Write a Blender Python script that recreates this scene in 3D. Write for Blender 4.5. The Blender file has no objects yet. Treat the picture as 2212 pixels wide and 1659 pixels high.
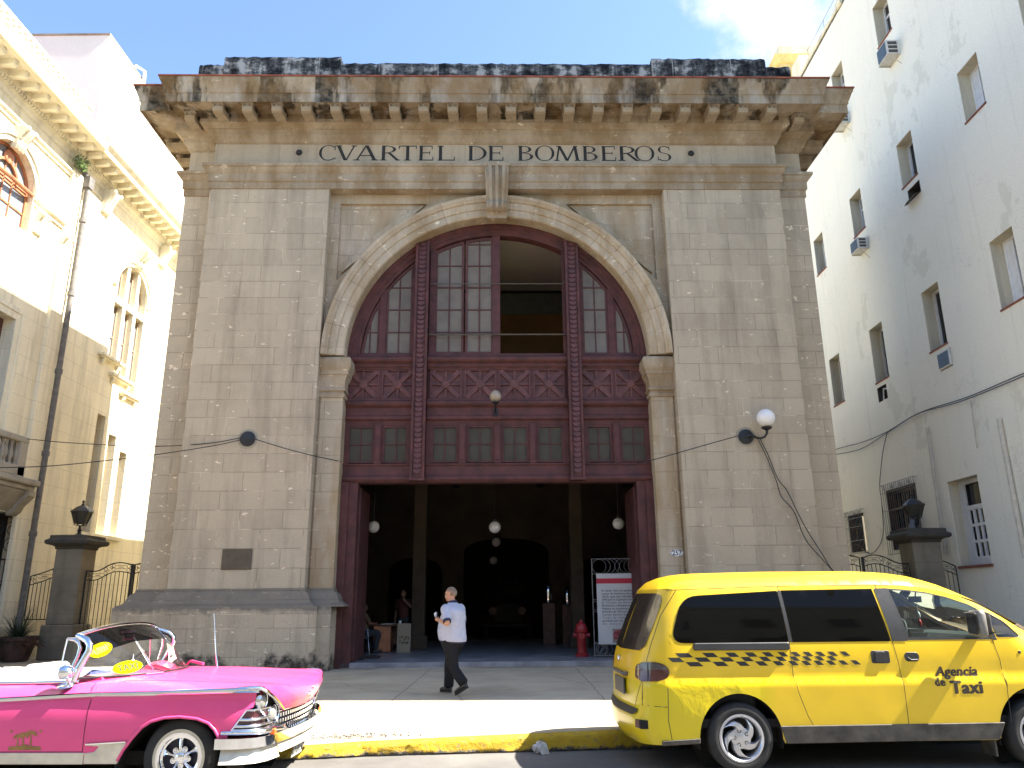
import bpy, bmesh, math, random
from math import sin, cos, pi, sqrt, radians, atan2, hypot
from mathutils import Vector, Matrix
from mathutils.geometry import delaunay_2d_cdt
random.seed(7)
SC = bpy.context.scene
COL = SC.collection
# ------------------------------------------------------------------ camera
cam_d = bpy.data.cameras.new('camera'); cam = bpy.data.objects.new('camera', cam_d); COL.objects.link(cam)
cam_d.sensor_width = 36.0; cam_d.lens = 36.0*1665.3/2212.0; cam_d.clip_start = .05; cam_d.clip_end = 2000
def _nrm(v): return v/ v.length
_up = _nrm(Vector((-46., -5925., 1665.3))); _fw = Vector((7., 468., 1665.3)); _fw = _nrm(_fw-_up*_fw.dot(_up)); _rt = _fw.cross(_up)
if _rt.x < 0: _rt = -_rt
RW = Matrix((_rt, _fw, _up))                       # photo axes (x right, y down, z ahead) -> world
cx_, cy_, cz_ = RW@Vector((1,0,0)), RW@Vector((0,-1,0)), RW@Vector((0,0,-1))
cam.matrix_world = Matrix(((cx_.x,cy_.x,cz_.x,0),(cx_.y,cy_.y,cz_.y,0),(cx_.z,cy_.z,cz_.z,1.67),(0,0,0,1)))
SC.camera = cam
# ------------------------------------------------------------------ sky, sun, exposure
SUN_EL, SUN_AZ = radians(50), radians(92.5)          # azimuth clockwise from +y
W = bpy.data.worlds.new('World'); SC.world = W; W.use_nodes = True
nt = W.node_tree; nt.nodes.clear()
wo = nt.nodes.new('ShaderNodeOutputWorld'); bg = nt.nodes.new('ShaderNodeBackground'); sk = nt.nodes.new('ShaderNodeTexSky')
sk.sky_type = 'NISHITA'; sk.sun_disc = False; sk.sun_elevation = SUN_EL; sk.sun_rotation = SUN_AZ; sk.altitude = 30; sk.air_density = 1.0; sk.dust_density = .7; sk.ozone_density = 3.0
bg.inputs['Strength'].default_value = .083
# one small bright cloud low over the white building
wtc = nt.nodes.new('ShaderNodeTexCoord'); wm = nt.nodes.new('ShaderNodeVectorMath'); wm.operation = 'DISTANCE'
_cd = (RW@Vector((1650-1106, 5-829.5, 1665.3))).normalized(); wm.inputs[1].default_value = _cd
wn = nt.nodes.new('ShaderNodeTexNoise'); wn.inputs['Scale'].default_value = 9; wn.inputs['Detail'].default_value = 7; wn.inputs['Roughness'].default_value = .6
nt.links.new(wtc.outputs['Generated'], wm.inputs[0]); nt.links.new(wtc.outputs['Generated'], wn.inputs['Vector'])
wr = nt.nodes.new('ShaderNodeMapRange'); wr.inputs['From Min'].default_value = .13; wr.inputs['From Max'].default_value = .0; wr.inputs['To Max'].default_value = .55; nt.links.new(wm.outputs['Value'], wr.inputs['Value'])
wa = nt.nodes.new('ShaderNodeMath'); wa.operation = 'ADD'; nt.links.new(wr.outputs[0], wa.inputs[0]); nt.links.new(wn.outputs['Fac'], wa.inputs[1])
wr2 = nt.nodes.new('ShaderNodeMapRange'); wr2.interpolation_type = 'SMOOTHSTEP'; wr2.inputs['From Min'].default_value = .66; wr2.inputs['From Max'].default_value = 1.0; nt.links.new(wa.outputs[0], wr2.inputs['Value'])
wx = nt.nodes.new('ShaderNodeMix'); wx.data_type = 'RGBA'; nt.links.new(wr2.outputs[0], wx.inputs[0]); nt.links.new(sk.outputs[0], wx.inputs[6]); wx.inputs[7].default_value = (3.6, 3.7, 3.8, 1)
nt.links.new(wx.outputs[2], bg.inputs['Color']); nt.links.new(bg.outputs[0], wo.inputs['Surface'])
sd = bpy.data.lights.new('sun', 'SUN'); sd.energy = 5.0; sd.angle = radians(.53); sd.color = (1, .94, .84)
sun = bpy.data.objects.new('sun', sd); COL.objects.link(sun)
sdir = Vector((sin(SUN_AZ)*cos(SUN_EL), cos(SUN_AZ)*cos(SUN_EL), sin(SUN_EL)))
sun.rotation_euler = sdir.to_track_quat('Z', 'Y').to_euler(); sun.location = (30, -5, 40)
VS = SC.view_settings; VS.view_transform = 'Standard'; VS.look = 'None'; VS.gamma = 1; VS.use_curve_mapping = False; VS.exposure = 2.25
SC.cycles.max_bounces = 8; SC.cycles.diffuse_bounces = 5; SC.cycles.glossy_bounces = 4; SC.cycles.transmission_bounces = 6; SC.cycles.transparent_max_bounces = 12
SC.cycles.caustics_reflective = False; SC.cycles.caustics_refractive = False; SC.cycles.sample_clamp_indirect = 6
# ------------------------------------------------------------------ object helpers
def tag(o, label=None, cat=None, group=None, kind=None):
    if label: o['label'] = label
    if cat: o['category'] = cat
    if group: o['group'] = group
    if kind: o['kind'] = kind
    return o
def thing(name, label, cat, loc=(0,0,0), rotz=0, group=None):
    o = bpy.data.objects.new(name, None); COL.objects.link(o); o.empty_display_size = .2
    o.location = loc; o.rotation_euler = (0, 0, rotz)
    return tag(o, label, cat, group)
def link(name, me, parent=None, loc=None, rot=None):
    o = bpy.data.objects.new(name, me); COL.objects.link(o)
    if parent: o.parent = parent
    if loc: o.location = loc
    if rot: o.rotation_euler = rot
    return o
def dupe(root, loc, rotz=None, label=None, group=None):
    r = root.copy(); COL.objects.link(r); r.location = loc
    if rotz is not None: r.rotation_euler = (0, 0, rotz)
    if label: r['label'] = label
    if group: r['group'] = group
    for ch in list(root.children):
        c = ch.copy(); COL.objects.link(c); c.parent = r
        for g in list(ch.children):
            d = g.copy(); COL.objects.link(d); d.parent = c
    return r
# ------------------------------------------------------------------ geometry helpers
def inside(p, poly):
    x, y = p; c = False; n = len(poly); j = n-1
    for i in range(n):
        xi, yi = poly[i]; xj, yj = poly[j]
        if (yi > y) != (yj > y) and x < (xj-xi)*(y-yi)/(yj-yi)+xi: c = not c
        j = i
    return c
def resample(loop, step):
    if not step: return list(loop)
    out = []
    for i in range(len(loop)):
        a = loop[i]; b = loop[(i+1) % len(loop)]; n = max(1, int(math.ceil(hypot(b[0]-a[0], b[1]-a[1])/step)))
        for k in range(n): out.append((a[0]+(b[0]-a[0])*k/n, a[1]+(b[1]-a[1])*k/n))
    return out
def segd(p, a, b):
    dx, dy = b[0]-a[0], b[1]-a[1]; L = dx*dx+dy*dy
    t = 0 if L == 0 else max(0, min(1, ((p[0]-a[0])*dx+(p[1]-a[1])*dy)/L))
    return hypot(p[0]-a[0]-t*dx, p[1]-a[1]-t*dy)
def tri2d(outline, holes=(), step=None, grid=None, extra=(), cons=()):
    loops = [resample(outline, step)]+[resample(h, step) for h in holes]
    vs = []; es = []
    for l in loops:
        b = len(vs); vs += l; es += [(b+i, b+(i+1) % len(l)) for i in range(len(l))]
    if grid:
        xs = [p[0] for p in loops[0]]; ys = [p[1] for p in loops[0]]
        nx = max(1, int((max(xs)-min(xs))/grid)); ny = max(1, int((max(ys)-min(ys))/grid))
        for i in range(1, nx):
            for j in range(1, ny):
                p = (min(xs)+(max(xs)-min(xs))*i/nx, min(ys)+(max(ys)-min(ys))*j/ny)
                if not inside(p, loops[0]) or any(inside(p, h) for h in loops[1:]): continue
                if any(segd(p, l[k], l[(k+1) % len(l)]) < grid*.4 for l in loops for k in range(len(l))): continue
                vs.append(p)
    for p in extra:
        if inside(p, loops[0]) and not any(inside(p, h) for h in loops[1:]) and not any(segd(p, l[k], l[(k+1) % len(l)]) < .012 for l in loops for k in range(len(l))): vs.append(p)
    for l in cons:
        b = len(vs); vs += l; es += [(b+i, b+i+1) for i in range(len(l)-1)]
    r = delaunay_2d_cdt([Vector(v) for v in vs], es, [], 0, 1e-7)
    V = [(v.x, v.y) for v in r[0]]; F = []
    for f in r[2]:
        c = (sum(V[i][0] for i in f)/len(f), sum(V[i][1] for i in f)/len(f))
        if inside(c, loops[0]) and not any(inside(c, h) for h in loops[1:]): F.append(tuple(f))
    return V, F, loops
def arcpts(cx, cy, r, a0, a1, n, ry=None):
    ry = r if ry is None else ry
    return [(cx+r*cos(radians(a0+(a1-a0)*i/n)), cy+ry*sin(radians(a0+(a1-a0)*i/n))) for i in range(n+1)]
def rrect(x0, x1, z0, z1, r, n=4):
    return arcpts(x1-r, z0+r, r, -90, 0, n)+arcpts(x1-r, z1-r, r, 0, 90, n)+arcpts(x0+r, z1-r, r, 90, 180, n)+arcpts(x0+r, z0+r, r, 180, 270, n)
def roundpoly(pts, r, n=4):
    out = []
    for i in range(len(pts)):
        p = Vector(pts[i]); a = Vector(pts[i-1]); b = Vector(pts[(i+1) % len(pts)]); rr = r[i] if isinstance(r, (list, tuple)) else r
        u = (a-p); v = (b-p); d1 = min(rr, u.length*.49); d2 = min(rr, v.length*.49); u.normalize(); v.normalize()
        p0 = p+u*d1; p1 = p+v*d2
        for k in range(n+1):
            t = k/n; q = p0*(1-t)**2+p*2*t*(1-t)+p1*t*t; out.append((q.x, q.y))
    return out
def interp(tab, x):
    if x <= tab[0][0]: return tab[0][1]
    for (a, b), (c, d) in zip(tab, tab[1:]):
        if x <= c:
            t = (x-a)/(c-a); return b+(d-b)*t
    return tab[-1][1]
def sinterp(tab, x):                                # smooth (catmull-rom) table
    n = len(tab)
    if x <= tab[0][0]: return tab[0][1]
    if x >= tab[-1][0]: return tab[-1][1]
    for i in range(n-1):
        if x <= tab[i+1][0]:
            x0, y0 = tab[i]; x1, y1 = tab[i+1]; h = x1-x0; t = (x-x0)/h
            m0 = (y1-tab[i-1][1])/(x1-tab[i-1][0])*h if i > 0 else y1-y0
            m1 = (tab[i+2][1]-y0)/(tab[i+2][0]-x0)*h if i+2 < n else y1-y0
            return (2*t**3-3*t*t+1)*y0+(t**3-2*t*t+t)*m0+(-2*t**3+3*t*t)*y1+(t**3-t*t)*m1
class MB:
    def __init__(s): s.v = []; s.f = []; s.m = []; s.cur = 0
    def mat(s, i): s.cur = i; return s
    def add(s, vs, fs):
        b = len(s.v); s.v += [tuple(p) for p in vs]; s.f += [tuple(b+i for i in f) for f in fs]; s.m += [s.cur]*len(fs); return s
    def box(s, x0, x1, y0, y1, z0, z1):
        return s.add([(x0,y0,z0),(x1,y0,z0),(x1,y1,z0),(x0,y1,z0),(x0,y0,z1),(x1,y0,z1),(x1,y1,z1),(x0,y1,z1)],
                     [(0,3,2,1),(4,5,6,7),(0,1,5,4),(1,2,6,5),(2,3,7,6),(3,0,4,7)])
    def obox(s, c, h, R):
        c = Vector(c); return s.add([c+R@Vector((a*h[0], b*h[1], d*h[2])) for d in (-1,1) for a, b in ((-1,-1),(1,-1),(1,1),(-1,1))],
                     [(0,3,2,1),(4,5,6,7),(0,1,5,4),(1,2,6,5),(2,3,7,6),(3,0,4,7)])
    def rings(s, rs, cap0=True, cap1=True, closed=True):
        n = len(rs[0]); b = []; V = []
        for r in rs: b.append(len(V)); V += r
        F = []
        for a, c in zip(b, b[1:]):
            for i in range(n if closed else n-1): F.append((a+i, a+(i+1) % n, c+(i+1) % n, c+i))
        if cap0: F.append(tuple(reversed(range(n))))
        if cap1: F.append(tuple(range(b[-1], b[-1]+n)))
        return s.add(V, F)
    def cyl(s, p0, p1, r0, r1=None, n=12, caps=True):
        return s.tube([p0, p1], [r0, r0 if r1 is None else r1], n, caps)
    def tube(s, path, r, n=8, caps=True, closed=False, sx=1, sy=1):
        P = [Vector(p) for p in path]; m = len(P); R = r if isinstance(r, (list, tuple)) else [r]*m
        t = (P[1]-P[0]).normalized(); a = Vector((0,0,1)) if abs(t.z) < .9 else Vector((1,0,0)); u = t.cross(a).normalized(); rs = []
        for i in range(m):
            if closed: d = P[(i+1) % m]-P[i-1]
            else: d = P[min(i+1, m-1)]-P[max(i-1, 0)]
            d.normalize(); u = (u-d*u.dot(d)).normalized(); w = d.cross(u)
            rs.append([tuple(P[i]+(u*cos(2*pi*k/n)*sx+w*sin(2*pi*k/n)*sy)*R[i]) for k in range(n)])
        if closed: rs.append(rs[0])
        return s.rings(rs, caps and not closed, caps and not closed)
    def lathe(s, prof, n=24, c=(0,0,0), R=None, cap=False):
        c = Vector(c); rs = []
        for r, z in prof:
            rs.append([tuple(c+(R@Vector((r*cos(2*pi*k/n), r*sin(2*pi*k/n), z)) if R else Vector((r*cos(2*pi*k/n), r*sin(2*pi*k/n), z)))) for k in range(n)])
        return s.rings(rs, cap, cap)
    def sphere(s, c, r, n=16, sc=(1,1,1)):
        m = n//2; rs = []
        for j in range(1, m): 
            a = -pi/2+pi*j/m; rs.append([(c[0]+r*sc[0]*cos(a)*cos(2*pi*k/n), c[1]+r*sc[1]*cos(a)*sin(2*pi*k/n), c[2]+r*sc[2]*sin(a)) for k in range(n)])
        b = len(s.v); s.rings(rs, False, False); s.v += [(c[0],c[1],c[2]-r*sc[2]), (c[0],c[1],c[2]+r*sc[2])]; e = len(s.v)
        for k in range(n):
            s.f.append((e-2, b+(k+1) % n, b+k)); s.f.append((e-1, b+(m-2)*n+k, b+(m-2)*n+(k+1) % n)); s.m += [s.cur]*2
        return s
    def patch(s, outline, holes, f, step=None, grid=None):
        V, F, L = tri2d(outline, holes, step, grid); s.add([f(*p) for p in V], F); return L
    def plate(s, outline, holes, f, d0, d1, step=None, grid=None, back=True):
        V, F, L = tri2d(outline, holes, step, grid)
        s.add([f(p[0], p[1], d0) for p in V], F)
        if back: s.add([f(p[0], p[1], d1) for p in V], [tuple(reversed(q)) for q in F])
        for l in L:
            n = len(l); s.add([f(p[0], p[1], d0) for p in l]+[f(p[0], p[1], d1) for p in l], [(i, (i+1) % n, n+(i+1) % n, n+i) for i in range(n)])
        return s
    def prism(s, poly, f, d0, d1):
        n = len(poly); return s.add([f(p[0], p[1], d0) for p in poly]+[f(p[0], p[1], d1) for p in poly],
                [tuple(range(n)), tuple(range(2*n-1, n-1, -1))]+[(i, n+i, n+(i+1) % n, (i+1) % n) for i in range(n)])
    def mould(s, path, prof, closed=False, caps=True):
        P = [Vector(p) for p in path]; m = len(P); rs = []
        def nrm(a, b): d = (b-a).normalized(); return Vector((d.y, -d.x))
        for i in range(m):
            if closed or 0 < i < m-1:
                n1 = nrm(P[i-1], P[i]); n2 = nrm(P[i], P[(i+1) % m]); k = (n1+n2); k = k/max(.2, (1+n1.dot(n2)))
            elif i == 0: k = nrm(P[0], P[1])
            else: k = nrm(P[-2], P[-1])
            rs.append([(P[i].x+k.x*d, P[i].y+k.y*d, z) for d, z in prof])
        if closed: rs.append(rs[0])
        return s.rings(rs, caps and not closed, caps and not closed)
    def text(s, body, f, size=1, bold=0, shear=0, align='LEFT', spacing=1.0):
        cu = bpy.data.curves.new('t', 'FONT'); cu.body = body; cu.size = size; cu.offset = bold; cu.shear = shear; cu.align_x = align; cu.space_character = spacing; cu.resolution_u = 3
        o = bpy.data.objects.new('t', cu); COL.objects.link(o); dg = bpy.context.evaluated_depsgraph_get(); dg.update()
        me = bpy.data.meshes.new_from_object(o.evaluated_get(dg)); s.add([f(v.co.x, v.co.y) for v in me.vertices], [tuple(p.vertices) for p in me.polygons])
        w = max([v.co.x for v in me.vertices] or [0]); bpy.data.objects.remove(o); bpy.data.curves.remove(cu); bpy.data.meshes.remove(me); return w
    def mesh(s, name, mats, smooth=None, bev=0, fix=True, merge=0, seg=1):
        use = sorted({i for f in s.f for i in f}); ix = {v: k for k, v in enumerate(use)}
        me = bpy.data.meshes.new(name); me.from_pydata([s.v[i] for i in use], [], [tuple(ix[i] for i in f) for f in s.f])
        for i, k in enumerate(s.m): me.polygons[i].material_index = k
        for m in (mats if isinstance(mats, (list, tuple)) else [mats]): me.materials.append(m)
        if fix or bev or merge:
            bm = bmesh.new(); bm.from_mesh(me)
            if merge: bmesh.ops.remove_doubles(bm, verts=bm.verts, dist=merge)
            if fix: bmesh.ops.recalc_face_normals(bm, faces=bm.faces)
            if bev:
                es = [e for e in bm.edges if len(e.link_faces) == 2 and e.calc_face_angle(0) > radians(35)]
                bmesh.ops.bevel(bm, geom=es, offset=bev, segments=seg, affect='EDGES', clamp_overlap=True)
            bm.to_mesh(me); bm.free()
        if smooth:
            me.shade_smooth()
            if smooth < 180: me.set_sharp_from_angle(angle=radians(smooth))
        return me
    def build(s, name, mats, parent=None, smooth=None, bev=0, fix=True, loc=None, rot=None, merge=0, seg=1):
        return link(name, s.mesh(name, mats, smooth, bev, fix, merge, seg), parent, loc, rot)
def frot(x=0, y=0, z=0): return Matrix.Rotation(z, 3, 'Z')@Matrix.Rotation(y, 3, 'Y')@Matrix.Rotation(x, 3, 'X')
# ------------------------------------------------------------------ material helpers
class NM:
    def __init__(s, name, base=(.5,.5,.5), rough=.8, metal=0, spec=.5):
        s.m = bpy.data.materials.new(name); s.m.use_nodes = True; s.t = s.m.node_tree; s.b = s.t.nodes['Principled BSDF']; s.o = s.t.nodes['Material Output']
        s.b.inputs['Base Color'].default_value = (*base, 1); s.b.inputs['Roughness'].default_value = rough; s.b.inputs['Metallic'].default_value = metal; s.b.inputs['Specular IOR Level'].default_value = spec
        s.tc = None
    def n(s, ty, ins=None, **kw):
        q = s.t.nodes.new('ShaderNode'+ty)
        for k, v in kw.items(): setattr(q, k, v)
        for k, v in (ins or {}).items():
            if isinstance(v, bpy.types.NodeSocket): s.t.links.new(v, q.inputs[k])
            else: q.inputs[k].default_value = v
        return q
    def co(s):
        if not s.tc: s.tc = s.n('TexCoord')
        return s.tc.outputs['Object']
    def map(s, scale=(1,1,1), loc=(0,0,0), src=None): return s.n('Mapping', {'Vector': src or s.co(), 'Scale': scale, 'Location': loc}).outputs[0]
    def noise(s, scale=1, detail=4, rough=.6, vec=None, dist=0): return s.n('TexNoise', {'Vector': vec or s.co(), 'Scale': scale, 'Detail': detail, 'Roughness': rough, 'Distortion': dist}).outputs['Fac']
    def ramp(s, src, stops, interp='LINEAR'):
        r = s.n('ValToRGB', {'Fac': src}); e = r.color_ramp.elements; r.color_ramp.interpolation = interp
        while len(e) < len(stops): e.new(.5)
        for q, (p, c) in zip(e, stops): q.position = p; q.color = (c, c, c, 1) if isinstance(c, (int, float)) else (*c, 1)
        return r.outputs[0]
    def mix(s, a, b, fac, mode='MIX'):
        q = s.n('Mix', None, data_type='RGBA', blend_type=mode)
        for i, v in ((0, fac), (6, a), (7, b)):
            if isinstance(v, bpy.types.NodeSocket): s.t.links.new(v, q.inputs[i])
            else: q.inputs[i].default_value = v if i == 0 else (*v, 1)
        return q.outputs[2]
    def math(s, op, a, b=0):
        q = s.n('Math', None, operation=op)
        for i, v in ((0, a), (1, b)):
            if isinstance(v, bpy.types.NodeSocket): s.t.links.new(v, q.inputs[i])
            else: q.inputs[i].default_value = v
        return q.outputs[0]
    def set(s, **kw):
        for k, v in kw.items():
            k = {'color':'Base Color','rough':'Roughness','normal':'Normal','alpha':'Alpha'}.get(k, k)
            if isinstance(v, bpy.types.NodeSocket): s.t.links.new(v, s.b.inputs[k])
            else: s.b.inputs[k].default_value = v
        return s
    def bump(s, h, strength=.3, dist=.01):
        s.set(normal=s.n('Bump', {'Height': h, 'Strength': strength, 'Distance': dist}).outputs[0]); return s
def weather(m, col, dark=.55, light=1.18, scale=.7, streak=True):
    "mottled wall tone: broad clouds, vertical rain streaks, fine grain"
    a = m.ramp(m.noise(scale, 5, .65), [(.3, dark), (.5, 1.0), (.72, light)])
    c = m.mix(col, a, .55, 'MULTIPLY')
    if streak:
        st = m.ramp(m.noise(1, 5, .65, m.map((2.2, 2.2, .2))), [(.34, .55), (.52, 1.0)]); c = m.mix(c, st, .5, 'MULTIPLY')
    g = m.ramp(m.noise(28, 3, .7), [(.3, .8), (.7, 1.12)]); return m.mix(c, g, .5, 'MULTIPLY')
def ashlar(name, col, bw=1.03, bh=.456, z0=0., mortar=.011, chips=True, stain=None, joint=.70, radial=None, v=.05):
    m = NM(name, rough=.92, spec=.15)
    sep = m.n('SeparateXYZ', {'Vector': m.co()}); X, Y, Z = sep.outputs
    if radial:
        dz = m.math('SUBTRACT', Z, radial); ang = m.math('ARCTAN2', dz, X); u = m.math('MULTIPLY', ang, 4.2); w = m.math('SQRT', m.math('ADD', m.math('MULTIPLY', X, X), m.math('MULTIPLY', dz, dz)))
        vec = m.n('CombineXYZ', {'X': u, 'Y': w}).outputs[0]
    else:
        wob = m.math('MULTIPLY', m.math('SUBTRACT', m.noise(3, 3), .5), .012)
        vec = m.n('CombineXYZ', {'X': m.math('ADD', X, Y), 'Y': m.math('ADD', m.math('SUBTRACT', Z, z0), wob)}).outputs[0]
    c1 = tuple(x*(1+v) for x in col); c2 = tuple(x*(1-v*1.2) for x in col)
    br = m.n('TexBrick', {'Vector': vec, 'Color1': (*c1, 1), 'Color2': (*c2, 1), 'Mortar': (*[x*joint for x in col], 1), 'Scale': 1., 'Mortar Size': mortar, 'Mortar Smooth': .35, 'Bias': 0., 'Brick Width': bw, 'Row Height': bh}, offset=.5)
    # joints: part dark, part re-pointed in pale mortar
    pale = m.ramp(m.noise(.9, 3), [(.48, 0), (.6, 1)]); jc = m.mix(tuple(x*joint for x in col), tuple(min(.8, x*1.5) for x in col), pale)
    jf = m.math('MULTIPLY', br.outputs['Fac'], m.ramp(m.noise(1.7, 4, .65, m.map((1,1,1), (9,2,5))), [(.36, .15), (.62, 1)])); c = m.mix(br.outputs['Color'], jc, jf)
    c = weather(m, c, .72, 1.12, .55)
    if chips:
        ch = m.ramp(m.noise(3.9, 5, .6, m.map((1, 1, 2.2))), [(.645, 0), (.675, 1)]); c = m.mix(c, tuple(min(.85, x*1.75+.05) for x in col), m.math('MULTIPLY', ch, .75))
        pt = m.ramp(m.noise(9, 2, .5, m.map((1,1,1), (7,3,1))), [(.2, 1), (.27, 0)]); c = m.mix(c, tuple(x*.35 for x in col), m.math('MULTIPLY', pt, .6))
    if stain: c = stain(m, c, X, Y, Z)
    h = m.math('SUBTRACT', m.math('MULTIPLY', m.noise(14, 4, .7), .5), m.math('MULTIPLY', br.outputs['Fac'], .9))
    return m.set(color=c).bump(h, .5, .012).m
def st_cornice(m, c, X, Y, Z):
    vec = m.map((.85, .85, .15), (3.3, 0, 0)); n = m.noise(1., 5, .6, vec)
    zt = m.math('GREATER_THAN', Z, 14.22)
    blk = m.math('MULTIPLY', m.ramp(n, [(.49, 0), (.535, 1)]), zt)
    c = m.mix(c, (.018, .018, .017), m.math('MULTIPLY', blk, m.ramp(m.noise(5, 4), [(.3, .55), (.6, .97)])))
    wh = m.math('MULTIPLY', m.ramp(m.noise(1.7, 5, .6, m.map((1.3, 1.3, .2), (5, 1, 0))), [(.52, 0), (.62, 1)]), zt); c = m.mix(c, (.42, .39, .34), m.math('MULTIPLY', wh, .7))
    br = m.ramp(m.noise(.9, 5, .65, m.map((1,1,.5), (2, 9, 4))), [(.38, 0), (.58, 1)]); c = m.mix(c, (.20, .125, .055), m.math('MULTIPLY', br, .7))
    return c
def st_warm(m, c, X, Y, Z):
    br = m.ramp(m.noise(.9, 4, .6, m.map((1.6,1.6,.5), (2, 9, 4))), [(.42, 0), (.66, 1)]); return m.mix(c, (.27, .175, .075), m.math('MULTIPLY', br, .65))
def st_plinth(m, c, X, Y, Z):
    n = m.noise(1.4, 6, .7, m.map((1,1,.8))); lo = m.math('ADD', m.math('MULTIPLY', m.math('SUBTRACT', .52, Z), .75), n)
    b = m.ramp(lo, [(.62, 0), (.74, 1)]); c = m.mix(c, (.028, .024, .024), m.math('MULTIPLY', b, m.ramp(m.noise(7, 5, .7), [(.35, .3), (.55, .92)])))
    t = m.ramp(m.math('ADD', m.math('MULTIPLY', m.math('SUBTRACT', Z, 1.25), 2.2), m.noise(2.2, 5, .7)), [(.55, 0), (.8, 1)]); return m.mix(c, (.09, .083, .078), m.math('MULTIPLY', t, .7))
def simple(name, col, rough=.6, metal=0, var=.12, scale=6, bump=0, spec=.5, coat=0):
    m = NM(name, col, rough, metal, spec)
    a = m.ramp(m.noise(scale, 4, .6), [(.3, 1-var*1.4), (.7, 1+var)]); m.set(color=m.mix(col, a, 1., 'MULTIPLY'))
    m.set(rough=m.math('ADD', m.math('MULTIPLY', m.noise(scale*2.3, 3), .16), max(0, rough-.08)))
    if bump: m.bump(m.noise(scale*4, 4, .7), bump, .01)
    if coat: m.b.inputs['Coat Weight'].default_value = coat; m.b.inputs['Coat Roughness'].default_value = .04
    return m.m
def glassmat(name, tint=(.5,.55,.55), dust_refl=.1, dust_refl_col=(.3,.3,.28), ior=1.5, rough=.02, wob=0.):  # diffuse share
    m = NM(name); t = m.t; t.nodes.remove(m.b)
    tr = m.n('BsdfTransparent', {'Color': (*tint, 1)}); gl = m.n('BsdfGlossy', {'Roughness': rough, 'Color': (1,1,1,1), 'Normal': m.n('Bump', {'Height': m.noise(1.6, 3, .5), 'Strength': wob, 'Distance': .04}).outputs[0]}); df = m.n('BsdfDiffuse', {'Color': (*dust_refl_col, 1)})
    fr = m.n('Fresnel', {'IOR': ior}); d = m.math('MULTIPLY', m.ramp(m.noise(2.5, 4, .6), [(.3, .85), (.7, 1.12)]), dust_refl)
    a = m.n('MixShader'); t.links.new(d, a.inputs[0]); t.links.new(tr.outputs[0], a.inputs[1]); t.links.new(df.outputs[0], a.inputs[2])
    b = m.n('MixShader'); t.links.new(fr.outputs[0], b.inputs[0]); t.links.new(a.outputs[0], b.inputs[1]); t.links.new(gl.outputs[0], b.inputs[2])
    t.links.new(b.outputs[0], m.o.inputs['Surface']); return m.m
STONE = (.465, .385, .28)
M_ASH = ashlar('ashlar stone', STONE, z0=1.83)
M_ASHD = ashlar('ashlar stone recessed', tuple(x*.97 for x in STONE), z0=1.83, stain=st_warm)
M_ARCH = ashlar('arch stone', tuple(x*1.02 for x in STONE), bw=.62, bh=1.2, mortar=.016, radial=7.6, chips=True, stain=st_warm, v=.07)
M_CORN = ashlar('cornice stone', tuple(x*.86 for x in STONE), bw=1.25, bh=3, z0=11, chips=True, stain=st_cornice, mortar=.010)
M_FRZ = ashlar('frieze stone', tuple(x*.93 for x in STONE), bw=1.7, bh=5, z0=11, chips=False, mortar=.010, joint=.75)
M_PLN = ashlar('plinth stone', tuple(x*1.02 for x in STONE), bw=.78, bh=.31, z0=.02, stain=st_plinth, mortar=.009)
def _black():
    m = NM('blackened parapet stone', rough=.95, spec=.1); n = m.math('ADD', m.math('MULTIPLY', m.noise(2.4, 8, .72, m.map((1, 1, 1.5))), .6), m.math('MULTIPLY', m.noise(1.6, 4, .6, m.map((2.2, 2.2, .35), (7, 0, 0))), .4))
    c = m.ramp(n, [(.42, (.014,.014,.016)), (.48, (.05,.05,.052)), (.535, (.15,.146,.14)), (.58, (.42,.40,.37))])
    sep = m.n('SeparateXYZ', {'Vector': m.co()}); br = m.n('TexBrick', {'Vector': m.n('CombineXYZ', {'X': sep.outputs[0], 'Y': m.math('SUBTRACT', sep.outputs[2], 15.1)}).outputs[0], 'Scale': 1., 'Mortar Size': .02, 'Brick Width': 1.7, 'Row Height': .93, 'Mortar Smooth': .5})
    c = m.mix(c, (.40,.39,.36), m.math('MULTIPLY', br.outputs['Fac'], m.ramp(m.noise(2, 3), [(.45, 0), (.6, .8)])))
    return m.set(color=c).bump(m.noise(9, 5, .7), .8, .03).m
M_BLK = _black()
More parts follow.
